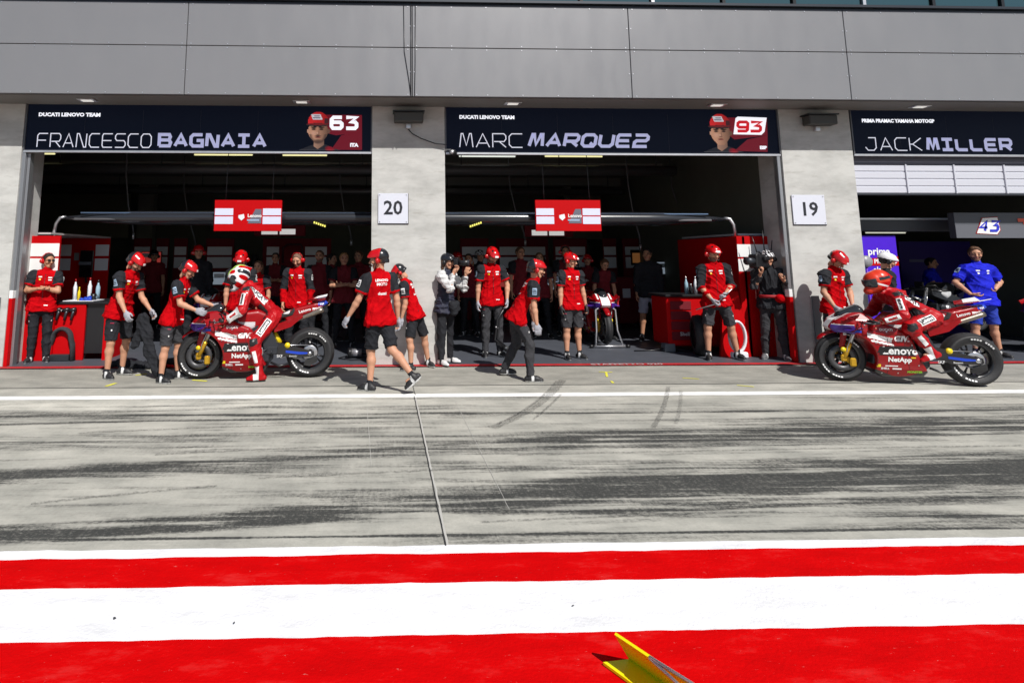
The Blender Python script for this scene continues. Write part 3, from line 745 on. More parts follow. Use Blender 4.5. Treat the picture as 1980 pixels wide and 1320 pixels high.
# tube lights under the ceiling
TL = mat('tube_light', (.9, .9, .8), .5, emit=(1, .93, .45), es=.75); TLW = mat('tube_light_white', (.9, .9, .9), .5, emit=(.9, .95, .85), es=.7)
tl = [(48, 108, 297), (374, 490, 299), (545, 634, 300), (886, 998, 302), (1052, 1166, 302), (1417, 1505, 304), (473, 503, 327), (595, 632, 328), (862, 932, 329), (1396, 1398, 330)]
for i, (a, b, py) in enumerate(tl):
    if b - a < 5: continue
    ang = fz(a, py, 10) - CAM_H; Y = (CZ - .07 - CAM_H) / ang * 10
    xa, xb = fx(a, Y, py), fx(b, Y, py)
    t = thing('ceiling_light', ((xa + xb) / 2, Y, CZ - .06), 'x', 'ceiling light', 'tube lights under the garage ceiling')
    n_ = {0: 'short tube light at the far left end under the left name board', 1: 'tube light under the middle of the left name board', 2: 'tube light below the portrait on the left name board', 3: 'tube light beside the corner camera under the middle name board', 4: 'yellow tube light left of centre under the middle name board', 5: 'yellow tube light at the right end under the middle name board', 6: 'small far tube light above the left red hanging sign', 7: 'small far tube light to the right of the other far one in the left garage', 8: 'far tube light beside the inner edge of pillar 20'}[i]
    t['label'] = n_
    L_ = (xb - xa) / 2
    MB().b2(-L_, L_, -.05, .05, .0, .05, bev=.01).build('housing', ALU, t)
    MB().tube([(-L_ + .02, 0, -.012), (L_ - .02, 0, -.012)], .018, n=8).build('tube', TL if i not in (3, 8) else TLW, t)
# door guide posts at the opening edges
for i, (x, lab, red) in enumerate(((P_X[0][1] + .0, 'grey door guide with red lower part at the far left pillar', 1), (P_X[2][0] - .075, 'grey door guide with red lower part left of pillar 19', 1))):
    t = thing('door_guide', (x, PF + .02, 0), lab, 'door guide')
    MB().b2(0, .055, 0, .10, 1.12, 3.26, bev=.006).b2(.06, .10, .06, .16, 0, 3.26).build('rail', ML, t)
    MB().b2(0, .055, -.01, .10, .0, 1.0, bev=.006).build('sleeve', REDM, t)
    MB().b2(0, .055, -.01, .10, 1.0, 1.12, bev=.006).build('cap', WHITE, t)

# ---------------------------------------------------------------- name boards above the openings
SIGN = mat('display_face', (.003, .005, .012), .5, emit=(.02, .03, .07), es=.08, spec=.1)
LILAC = mat('lilac_lettering', (.3, .3, .55), .5, emit=(.42, .44, .62), es=.58)
LILT = mat('pale_lettering', (.5, .5, .6), .5, emit=(.66, .67, .76), es=.65)
WHT = mat('white_lettering', (.6, .6, .6), .5, emit=(.8, .82, .9), es=.8)
DRED = mat('display_dark_red', (.1, .002, .01), .5, emit=(.25, .0, .015), es=.35)
DRED2 = mat('display_red', (.4, .0, .01), .5, emit=(.6, .01, .02), es=.6)
FACEM = mat('printed_skin', (.4, .25, .2), .6, emit=(.45, .25, .2), es=.55)
FACES = mat('printed_skin_shade', (.12, .07, .06), .6, emit=(.16, .07, .06), es=.5)
PRK = mat('printed_black', (.01, .01, .01), .6)
BY = 9.28
def board(px0, px1, lab, zt=3.925, zb=3.272):
    x0, x1 = fx(px0, BY, 290), fx(px1, BY, 290)
    t = thing('name_board', (x0, BY, zb), lab, 'name board', 'driver name boards over the garages')
    W_ = x1 - x0; H_ = zt - zb
    MB().b2(0, W_, 0, .10, .0, H_ + .09).build('display', SIGN, t)
    MB().b2(-.005, W_ + .005, -.02, .0, -.035, .0, bev=.004).build('bottom_trim', ALU, t)
    for xt in (-.012, W_ - .008): MB().b2(xt, xt + .02, -.022, .0, .0, H_ + .09).build('side_trim', mat('dark_trim', (.12, .12, .13), .4, metal=.5), t)
    mb = MB()
    for k in range(1, 6): mb.b2(W_ * k / 6 - .001, W_ * k / 6 + .001, -.0012, 0, 0, H_)
    mb.build('panel_seam', mat('display_seam', (.03, .03, .04), .5), t)
    return t, x0, zb
def btext(t, x0, s, pa, pb, thin, slant=0, py=(258, 286)):
    a, b = fx(pa, BY, 290) - x0, fx(pb, BY, 290) - x0
    zt_, zb_ = fz((pa + pb) / 2, py[0], BY), fz((pa + pb) / 2, py[1], BY)
    n = len(s); adv = (b - a) / (n - .12); hgt = zt_ - zb_
    th = .016 if thin else .052
    stroke_text('lettering', s, a + th / 2, zb_ - t.location.z, hgt, adv, adv * (.86 if thin else .93) - th, th, 0, LILT if thin else LILAC, t, slant)
def small(t, x0, s, px, py, size, m=WHT, bold=.004, sx_=1.1, align='LEFT', shear=0):
    x = fx(px, BY, py) - x0; z = fz(px, py, BY) - t.location.z
    return flat_text('lettering', s, size, m, t, (x, -.004, z), align, bold, shear, sx_)
def disc(cx, cz, rx, rz, n=28, f=None):
    return [(cx + rx * math.cos(2 * math.pi * k / n), cz + rz * math.sin(2 * math.pi * k / n)) for k in range(n)]
def print_mat():
    if 'portrait_print' in MATS: return MATS['portrait_print']
    m = bpy.data.materials.new('portrait_print'); m.use_nodes = True; MATS['portrait_print'] = m; t, N, Lk = nodes(m); b = N['Principled BSDF']
    a = N.new('ShaderNodeVertexColor'); a.layer_name = 'print'; Lk.new(a.outputs[0], b.inputs['Base Color']); Lk.new(a.outputs[0], b.inputs['Emission Color']); b.inputs['Emission Strength'].default_value = .42; b.inputs['Roughness'].default_value = .5
    return m
def portrait(t, x0, px, top, bot, beard):
    """a printed head-and-shoulders picture: a fine grid of coloured cells with the background cut away"""
    cx = fx(px, BY, 260) - x0; zt_ = fz(px, top, BY) - t.location.z; zb_ = max(fz(px, bot, BY) - t.location.z, .004); h = zt_ - zb_
    nx, ny = 72, 84; asp = 1.0
    U, Vv = np.meshgrid((np.arange(nx) + .5) / nx * 2 - 1, (np.arange(ny) + .5) / ny, indexing='ij'); U = U * .5     # U in heights, V 0..1 up
    col = np.zeros((nx, ny, 3)); on = np.zeros((nx, ny), bool)
    el = lambda cx_, cy_, rx, ry: ((U - cx_) / rx) ** 2 + ((Vv - cy_) / ry) ** 2
    def put(mask, c, k=1.0):
        col[mask] = col[mask] * (1 - k) + np.array(c) * k; on[mask] = True
    def soft(d, c, k):       # soft blob
        w_ = np.clip(1 - d, 0, 1)[..., None] * k; w_ = w_ * on[..., None]; col[:] = col * (1 - w_) + np.array(c) * w_
    lit = np.clip(.5 - U * 2.4, 0, 1)
    body = (Vv < .16 - .5 * np.maximum(np.abs(U - .03) - .10, 0)) & (Vv < .16); put(body, (.012, .012, .018)); soft(el(.25, .05, .12, .08), (.30, .0, .01), .9)
    put((np.abs(U - .02) < .105 - .02 * Vv) & (Vv < .32) & (Vv > .03 + .9 * np.abs(U)), (.34, .19, .13))
    put((el(0, .50, .20, .28) < 1) & (Vv > .17) & (Vv < .74), (.46, .235, .145))
    put((np.abs(U) < .165 - .55 * np.maximum(.36 - Vv, 0)) & (Vv > .19) & (Vv < .5), (.46, .235, .145))
    put(el(.215, .49, .03, .06) < 1, (.40, .20, .13)); put(el(-.205, .49, .02, .05) < 1, (.45, .25, .17))
    sk = on & (col[..., 0] > .3); sh = np.clip(1.18 - .9 * np.clip(U + .10, 0, 1) * 3.2, .35, 1.25); col[sk] *= sh[sk][:, None]
    soft(el(-.09, .44, .08, .07), (.62, .37, .27), .5); soft(el(0, .38, .05, .05), (.30, .14, .09), .55)
    for q in (-1, 1):
        soft(el(q * .078 - .01, .545, .062, .045) , (.16, .075, .05), .95); soft(el(q * .078 - .01, .54, .042, .022), (.01, .008, .008), 2.2); soft(el(q * .078 - .012, .592, .075, .022), (.02, .012, .01), 2.2)
    soft(el(.018, .47, .016, .09), (.22, .11, .075), .8); soft(el(-.012, .44, .018, .03), (.66, .42, .32), .7); soft(el(0, .405, .045, .014), (.13, .05, .035), 1.0)
    soft(el(-.002, .335, .07, .020), (.22, .05, .045), 2.0); soft(el(-.002, .318, .05, .010), (.42, .19, .15), .8)
    if beard:
        soft(np.abs(el(0, .42, .165, .24) - .86) / .45 + np.where(Vv > .40, 3 * (Vv - .40) / .1, 0), (.06, .035, .03), .9); soft(el(0, .235, .10, .06), (.07, .04, .03), .9); soft(el(0, .368, .075, .020), (.04, .02, .018), 1.3)
    capd = (el(.0, .70, .215, .29) < 1) & (Vv > .655 + .25 * (U + .02) ** 2 * 4); put(capd, (.50, .012, .015)); c_ = capd; col[c_] *= np.clip(1.25 - 1.6 * (U[c_] + .15), .45, 1.3)[:, None]
    put((np.abs(U + .03 + .3 * (Vv - .85)) < .10) & (Vv > .79) & (Vv < .93) & capd, (.62, .62, .68)); put((np.abs(U + .03) < .075) & (np.abs(Vv - .83) < .012), (.10, .10, .16)); put((np.abs(U + .03) < .06) & (np.abs(Vv - .88) < .008), (.12, .12, .18)); put((U > .12) & (Vv < .82) & capd, (.05, .01, .015))
    put(el(-.01, .655, .235, .045 + .0 * U) < 1, (.022, .012, .014)); put((el(-.01, .672, .225, .025) < 1), (.16, .01, .012))
    col *= (1 + .10 * np.sin(U * 140) * np.sin(Vv * 130))[..., None] * .5 + .5 * 1
    VV = []; FF = []; CC = []
    for i in range(nx):
        for j in range(ny):
            if not on[i, j]: continue
            x_, z_ = cx + (i / nx * 2 - 1) * .62 * h, zb_ + j / ny * h; dx, dz = 1.24 * h / nx, h / ny; b_ = len(VV)
            VV += [(x_, -.006, z_), (x_ + dx, -.006, z_), (x_ + dx, -.006, z_ + dz), (x_, -.006, z_ + dz)]; FF.append([b_, b_ + 1, b_ + 2, b_ + 3]); CC += [(*np.clip(col[i, j], 0, 1), 1)] * 4
    me = bpy.data.meshes.new('portrait'); me.from_pydata(VV, [], FF); ca = me.color_attributes.new('print', 'FLOAT_COLOR', 'CORNER'); ca.data.foreach_set('color', np.array(CC, np.float32).ravel()); me.materials.append(print_mat())
    bm = __import__('bmesh').new(); bm.from_mesh(me); __import__('bmesh').ops.remove_doubles(bm, verts=bm.verts, dist=1e-5); bm.to_mesh(me); bm.free()
    link(bpy.data.objects.new('portrait', me), t)
def redsplash(t, x0, pts, m, lay=0):
    P = [(fx(a, BY, b) - x0, min(max(fz(a, b, BY) - t.location.z, .002), .60)) for a, b in pts]
    MB().poly(P, .001, axis='y', off=-.0008 - .0003 * lay).build('backdrop_shape', m, t)
t, x0, zb = board(47, 718, 'wide dark name board reading FRANCESCO BAGNAIA with a capped portrait and number 63')
btext(t, x0, 'FRANCESCO', 70, 293, True); btext(t, x0, 'BAGNAIA', 304, 514, False)
small(t, x0, 'DUCATI LENOVO TEAM', 75, 222, .078, sx_=1.14)
redsplash(t, x0, [(610, 216), (700, 216), (700, 255), (650, 262), (600, 250)], DRED2 if False else DRED); redsplash(t, x0, [(640, 290), (660, 262), (700, 250), (700, 290)], DRED, 1)
portrait(t, x0, 615, 216, 291, True)
stroke_text('number', '63', fx(641, BY, 240) - x0, fz(660, 252, BY) - zb, .235, .235, .165, .058, -.006, WHT, t)
small(t, x0, 'ITA', 677, 281, .075, bold=.005)
t, x0, zb = board(862, 1507, 'wide dark name board reading MARC MARQUEZ with a capped portrait and a boxed number 93')
btext(t, x0, 'MARC', 888, 1012, True); btext(t, x0, 'MARQUEZ', 1020, 1252, False, .18)
small(t, x0, 'DUCATI LENOVO TEAM', 888, 227, .078, sx_=1.06)
redsplash(t, x0, [(1400, 219), (1482, 219), (1484, 262), (1420, 270), (1400, 255)], DRED); redsplash(t, x0, [(1420, 292), (1445, 270), (1484, 262), (1484, 294)], DRED, 1)
portrait(t, x0, 1393, 220, 295, False)
bx = [(fx(a, BY, b) - x0, fz(a, b, BY) - zb) for a, b in ((1418, 260), (1422, 229), (1426, 226), (1482, 228), (1478, 255), (1472, 261))]
MB().poly(bx, .004, axis='y', off=-.004).build('number_box', WHT, t)
stroke_text('number', '93', fx(1424, BY, 240) - x0, fz(1450, 257, BY) - zb, .20, .215, .165, .050, -.009, DRED2, t, .1)
small(t, x0, 'ESP', 1469, 286, .07, bold=.004)
t, x0, zb = board(1650, 2200, 'dark name board reading JACK MILLER above the right-hand garage', 3.92, 3.28)
btext(t, x0, 'JACK', 1673, 1784, True, 0, (266, 292)); btext(t, x0, 'MILLER', 1791, 1957, False, 0, (267, 293))
small(t, x0, 'PRIMA PRAMAC YAMAHA MOTOGP', 1666, 234, .078, sx_=.98)

# number plates on the pillars
PLT = mat('number_plate_face', (.62, .64, .72), .45)
for (px0, px1, py0, py1, s, lab, tilt) in ((731, 789, 374, 432, '20', 'square white plate with number 20 on the middle pillar', 0), (1536, 1594, 377, 434, '19', 'square white plate with number 19 on the right pillar', 0)):
    a = fp(px0, py1, PF - .03); b = fp(px1, py0, PF - .03)
    t = thing('number_plate', ((a.x + b.x) / 2, PF - .012, (a.z + b.z) / 2), lab, 'number plate')
    w_, h_ = (b.x - a.x) / 2, (b.z - a.z) / 2
    MB().b2(-w_, w_, -.012, .0, -h_, h_, bev=.003).build('plate', PLT, t)
    MB().b2(-w_ + .01, w_ + .008, .001, .010, -h_ - .012, h_).build('edge_shadow_strip', PLASK, t)
    flat_text('digits', s, .30, mat('digit_black', (.012, .014, .02), .5), t, (0, -.0145, 0), 'CENTER', .006, 0, 1.0)
    mb = MB()
    for u in (-1, 1):
        for v in (-1, 1): mb.box((u * (w_ - .025), -.015, v * (h_ - .025)), (.014, .006, .014))
    mb.build('screw', STEEL, t)
# floodlight boxes at pillar tops
GB = mat('floodlight_housing', (.055, .055, .05), .6)
for (px, py, lab) in ((790, 216, 'dark floodlight box at the top of pillar 20 with a drooping cable'), (1583, 220, 'dark floodlight box at the top of pillar 19')):
    x = fx(px, PF - .1, py)
    t = thing('wall_floodlight', (x, PF, 3.80), lab, 'floodlight')
    MB().b2(-.23, .23, -.20, -.02, -.075, .075, bev=.012).build('housing', GB, t)
    MB().b2(-.25, .25, -.22, .0, .078, .10, bev=.004).build('visor', PLASK, t)
    MB().b2(-.04, .04, -.06, .0, -.16, -.078, bev=.008).build('bracket', ALU, t)
    if px < 1000: MB().tube([(.0, -.03, -.17), (.06, -.04, -.24), (.2, -.05, -.32), (.42, -.05, -.40), (.6, -.06, -.42)], .009).build('cable', PLASK, t)
x = fx(876, 9.2, 296); z = fz(876, 296, 9.2)
t = thing('security_camera', (x, 9.2, z), 'small round camera bracketed to the left corner of the middle name board', 'camera')
MB().tube([(-.03, -.10, 0), (.02, .0, 0)], [.045, .05], n=16).build('body', PLASK, t)
MB().tube([(-.035, -.115, 0), (-.03, -.10, 0)], .032, n=16).build('lens_ring', ALU, t)
MB().tube([(-.12, .03, .06), (0, .0, .05), (.0, 0, 0)], .012).build('bracket', STEEL, t)

# roller shutter of the right garage
SHM = mat('shutter_slat', (.60, .61, .68), .45, metal=.2); 
x0 = P_X[2][1] + .02
t = thing('roller_shutter', (x0, 9.38, 2.55), 'half-raised pale ribbed roller shutter over the right garage', 'shutter')
zt_, zb_ = fz(1700, 318, 9.38), fz(1700, 374, 9.38)
n = 4; hs = (zt_ - zb_) / n
for k in range(n):
    z = zb_ + k * hs - 2.55
    MB().b2(0, 6.2, 0, .04, z + .008, z + hs - .008, bev=.006).b2(0, 6.2, .012, .03, z - .008, z + .008).build('slat', SHM, t)
for px in (1752, 1845, 1942):
    xx = fx(px, 9.38, 340) - x0
    MB().b2(xx - .012, xx + .012, -.02, .0, zb_ - 2.55, zt_ - 2.55, bev=.003).build('rib', SHM, t)
MB().b2(0, 6.2, -.005, .05, zt_ - 2.55, zt_ - 2.55 + .14).build('header', mat('shutter_header', (.09, .09, .12), .5), t)
MB().b2(0, 6.2, -.01, .05, zb_ - 2.55 - .03, zb_ - 2.55, bev=.005).build('bottom_bar', DARKM, t)

# yellow folded board lying on the red band, close by
a0, a1 = gp(1166, 1279, .03), gp(1216, 1273, .03); d0 = (gp(1222, 1320, .03) - a0).normalized()
t = thing('folded_yellow_board', (a0.x, a0.y, .017), 'yellow folded board lying on the lower red band at the bottom edge', 'board')
U = d0 * .62; topp = gp(1188, 1226, .158)
O = Vector((a0.x, a0.y, .03)); base = a1
def q3(name, P, m, th=.010):
    n_ = (P[1] - P[0]).cross(P[2] - P[0]).normalized() * th; V = [p - t.location for p in P] + [p - t.location - n_ for p in P]
    k = len(P); MB().add(V, [list(range(k)), list(range(k, 2 * k))[::-1]] + [[i, i + k, (i + 1) % k + k, (i + 1) % k] for i in range(k)]).build(name, m, t)
YB = mat('fluo_yellow_board', (.80, .78, .0), .5)
q3('base_flap', [O, O + U, base + U, base], YB)
q3('upright_flap', [base, base + U, topp + U, topp], YB)
ang = d0
MB().tube([topp + d0 * .16 + Vector((.0, 0, .004)) - t.location, topp + U * 1.0 + Vector((.0, 0, .02)) - t.location], .006, n=8).tube([topp + d0 * .16 - t.location, topp + U + Vector((-.07, 0, -.03)) - t.location], .006, n=8).build('handle', ALU, t)
# ---------------------------------------------------------------- canonical head, hand, helmets (built once, reused)
def head_geo(h=.0042, nosey=1.0):
    s = SDF()
    s.cone((0, .022, .022), (0, -.018, .026), .082, .076, k=.02, sq=((1, 0, 0), .90), tag_=0)      # cranium
    s.cone((0, -.02, -.02), (0, -.045, -.085), .062, .030, k=.03, sq=((1, 0, 0), .92), tag_=0)     # face to chin
    s.cone((-.043, .0, -.035), (-.022, -.045, -.085), .022, .018, k=.03); s.cone((.043, .0, -.035), (.022, -.045, -.085), .022, .018, k=.03)
    s.cone((0, -.086, .018), (0, -.112, -.024), .007, .013, k=.012); s.ball((-.012, -.098, -.026), .009, k=.008); s.ball((.012, -.098, -.026), .009, k=.008)
    s.cone((-.045, -.076, .026), (.045, -.076, .026), .012, .012, k=.012)                            # brow
    for q in (-1, 1):
        s.ball((q * .032, -.092, .006), .014, k=.012, sub=True)
        s.ball((q * .032, -.078, .006), .0145, k=.004, tag_=2)
        s.ball((q * .045, -.062, -.022), .020, k=.02)
        s.cone((q * .078, .012, .015), (q * .074, .006, -.022), .020, .012, k=.006, sq=((1, .3 * q, 0), .45))
    s.cone((-.017, -.093, -.052), (.017, -.093, -.052), .0065, .0065, k=.006, tag_=1); s.cone((-.013, -.091, -.062), (.013, -.091, -.062), .007, .007, k=.006, tag_=1)
    s.cone((0, .022, -.04), (0, .024, -.105), .052, .046, k=.03, tag_=0)
    def mf(C):
        mi = np.zeros(len(C), int); x, y, z = C.T
        mi[(np.abs(x) < .024) & (y < -.088) & (z > -.069) & (z < -.046)] = 1
        for q in (-1, 1):
            mi[(np.abs(x - q * .032) < .013) & (np.abs(z - .006) < .006) & (y < -.07)] = 2
            mi[(np.abs(x - q * .033) < .021) & (np.abs(z - .030 + .12 * np.abs(x - q * .033)) < .006) & (y < -.06)] = 3
        mi[(mi == 0) & (z < -.038) & (y < -.005) & (z > -.128) & (np.abs(x) < .07) & ~((np.abs(x) < .02) & (z > -.045))] = 4
        return mi
    return s.mesh(h, None, mfun=mf, ret=True)
HEAD = head_geo()
def hand_geo(curl, infl=0.0, h=.0045):
    """right hand: fingers towards -Z, palm faces +Y, thumb towards +X (forward)"""
    s = SDF()
    s.cone((0, 0, .02), (0, 0, -.03), .028 + infl, .036 + infl, k=.02, sq=((0, 1, 0), .62))
    s.cone((-.016, 0, -.04), (-.022, 0, -.082), .024 + infl, .020 + infl, k=.02, sq=((0, 1, 0), .6)); s.cone((.016, 0, -.04), (.022, 0, -.082), .024 + infl, .020 + infl, k=.02, sq=((0, 1, 0), .6))
    for i, (x, L) in enumerate(((.032, .068), (.0105, .077), (-.0115, .071), (-.0325, .056))):
        p = np.array([x, .0, -.088]); a = curl * (.35 + .08 * i); dx = x * .9
        for j, f in enumerate((.42, .32, .26)):
            d = np.array([dx * (1 - curl), math.sin(a), -math.cos(a)]); q = p + unit(d) * L * f
            s.cone(p, q, .0092 + infl - j * .0007, .0086 + infl - j * .0008, k=.004 if j else .012); p = q; a += curl * (1.15 - .1 * j)
    p0 = np.array([.026, .006, -.022]); p1 = np.array([.052, .020 + .01 * curl, -.056]); p2 = np.array([.056 - .012 * curl, .028 + .025 * curl, -.086])
    s.cone(p0, p1, .016 + infl, .0115 + infl, k=.014); s.cone(p1, p2, .011 + infl, .009 + infl, k=.004)
    return s.mesh(h, None, ret=True)
_HG = {}
def hand(curl, infl=0.0):
    k = (round(curl, 2), infl)
    if k not in _HG: _HG[k] = hand_geo(curl, infl)
    return _HG[k]
def mdata(V, Q, mi, mats, name):
    o = mesh_np(name, V, Q, mats, mi); me = o.data; bpy.data.objects.remove(o); return me
HM = {}
def helmet_data(kind):
    """open helmets: {shell, ear, trim}; same frame as the head"""
    if kind in HM: return HM[kind]
    s = SDF()
    if kind in ('red', 'redback', 'black', 'white', 'whitecam'):
        s.cone((0, .03, .048), (0, -.022, .046), .112, .104, k=.03, sq=[((1, 0, 0), .90), ((0, 0, 1), .92)], cuts=[((0, -.04, .028), (0, -.18, -1)), ((0, .05, .00), (0, .28, -1))])
        s.cone((-.05, -.10, .052), (.05, -.10, .052), .020, .020, k=.03, sq=((0, 0, 1), .45))   # short peak
        if kind == 'redback' or kind == 'red': s.cone((0, .06, .02), (0, .075, -.02), .085, .07, k=.02, sq=((1, 0, 0), .95), cuts=[((0, 0, -.045), (0, 0, -1)), ((0, .045, 0), (0, -1, 0))])
        if kind in ('black', 'white', 'whitecam'):
            for i in range(-2, 3):
                s.cone((i * .034, -.10, .10), (i * .036, .06, .165 - abs(i) * .012), .012, .010, k=.008, sub=True)
        if kind in ('whitecam',): s.cone((0, -.10, .045), (0, -.135, .052), .05, .035, k=.02, sq=((0, 0, 1), .22))
        def mf(C):
            mi = np.zeros(len(C), int); x, y, z = C.T
            if kind == 'redback': mi[(y > .045 + .25 * (z - .06))] = 1; mi[(z < .035)] = 1
            if kind == 'red': mi[(y > .085 + .3 * (z - .06)) & (z < .07)] = 1; mi[(np.abs(np.abs(x) - .05) < .012) & (z > .09) & (np.abs(np.sin(y * 38)) > .82)] = 1
            if kind == 'whitecam': mi[(np.abs(np.sin(x * 60 + y * 25)) > .8) & (z > .03)] = 1
            if kind == 'white': mi[z < .03] = 1
            return mi
        mats = {'red': [HELMR, HELMK], 'redback': [HELMR, HELMK], 'black': [HELMK, HELMK], 'white': [HELMW, HELMK], 'whitecam': [HELMW, HELMK]}[kind]
        HM[kind] = mdata(*s.mesh(.006, None, mfun=mf, ret=True), mats, 'helmet_shell')
    return HM[kind]
_s = SDF(); _s.cone((0, 0, 0), (.022, 0, 0), .040, .034, k=.01, sq=((0, 1, 0), .85)); EARM = _s.mesh(.006, None, ret=True)
def ear_data(m, key):
    if ('ear', key) not in HM: HM[('ear', key)] = mdata(EARM[0], EARM[1], None, [m], 'ear_cup')
    return HM[('ear', key)]
def fullface(kind):
    if ('ff', kind) in HM: return HM[('ff', kind)]
    s = SDF()
    s.cone((0, .03, .03), (0, -.02, .025), .130, .122, k=.03, sq=[((1, 0, 0), .93)])
    s.cone((0, -.03, -.055), (0, -.120, -.085), .098, .060, k=.05, sq=[((1, 0, 0), 1.05), ((0, 0, 1), .85)])
    s.cone((0, .10, .06), (0, .185, .03), .05, .018, k=.05, sq=((0, 0, 1), .55))       # rear spoiler
    s.cone((0, .03, -.12), (0, -.01, -.2), .085, .09, k=.02, sub=True)
    def mf(C):
        x, y, z = C.T; mi = np.zeros(len(C), int)
        if kind == 'orange':
            mi[(z < .0) & (y > -.03)] = 1; mi[(np.abs(z + .02 + .5 * (y + .02)) < .012)] = 2; mi[(y > .10)] = 1; mi[(np.abs(x) > .085) & (np.abs(z - .05) < .02) & (y > -.02)] = 3
        else:
            q = np.sin(y * 42 + z * 30) + np.sin(x * 50 - z * 28 + 1); mi[q > .7] = 1; mi[q < -.9] = 3; mi[(z > .10) & (np.abs(x) < .05)] = 2
        return mi
    mats = [ORANGE, REDM, HELMW, HELMK] if kind == 'orange' else [HELMW, REDM, mat('lime_paint', (.45, .7, .12), .3), HELMK]
    HM[('ff', kind)] = mdata(*s.mesh(.006, None, mfun=mf, ret=True), mats, 'helmet_shell')
    v = SDF(); v.cone((0, -.02, .025), (0, -.022, .026), .137, .137, k=.01, sq=[((1, 0, 0), .93)], cuts=[((0, 0, .074), (0, -.12, 1)), ((0, 0, -.046), (0, .10, -1)), ((0, -.062, 0), (0, 1, 0))])
    HM[('vis', kind)] = mdata(*v.mesh(.006, None, ret=True), [CHROMEV], 'visor')
    return HM[('ff', kind)]
def hair_data(style):
    if ('hair', style) in HM: return HM[('hair', style)]
    s = SDF(); c = [((0, -.055, .055), (0, -1, -.55)), ((0, 0, -.03), (0, -.8, -1))]
    r = .012 if style != 'buzz' else .004
    s.cone((0, .026, .026), (0, -.016, .034), .084 + r, .078 + r, k=.02, sq=((1, 0, 0), .91), cuts=c)
    if style == 'long': 
        s.cone((-.06, .045, .0), (-.065, .05, -.16), .036, .022, k=.03); s.cone((.06, .045, .0), (.065, .05, -.16), .036, .022, k=.03); s.cone((0, .07, .0), (0, .075, -.17), .05, .04, k=.03)
    HM[('hair', style)] = s.mesh(.0055, None, disp=wrinkle(5, .004, 60), ret=True)
    return HM[('hair', style)]

def rotz(a): return np.array([[math.cos(a), -math.sin(a), 0], [math.sin(a), math.cos(a), 0], [0, 0, 1]])
def ik(a, t, l1, l2, hint):
    d = t - a; L = np.linalg.norm(d); u = d / L
    if L > (l1 + l2) * .995: L = (l1 + l2) * .995; t = a + u * L
    x = (l1 * l1 - l2 * l2 + L * L) / (2 * L); hgt = math.sqrt(max(l1 * l1 - x * x, 0))
    hn = V3(hint) - u * (V3(hint) @ u); return a + u * x + unit(hn) * hgt, t

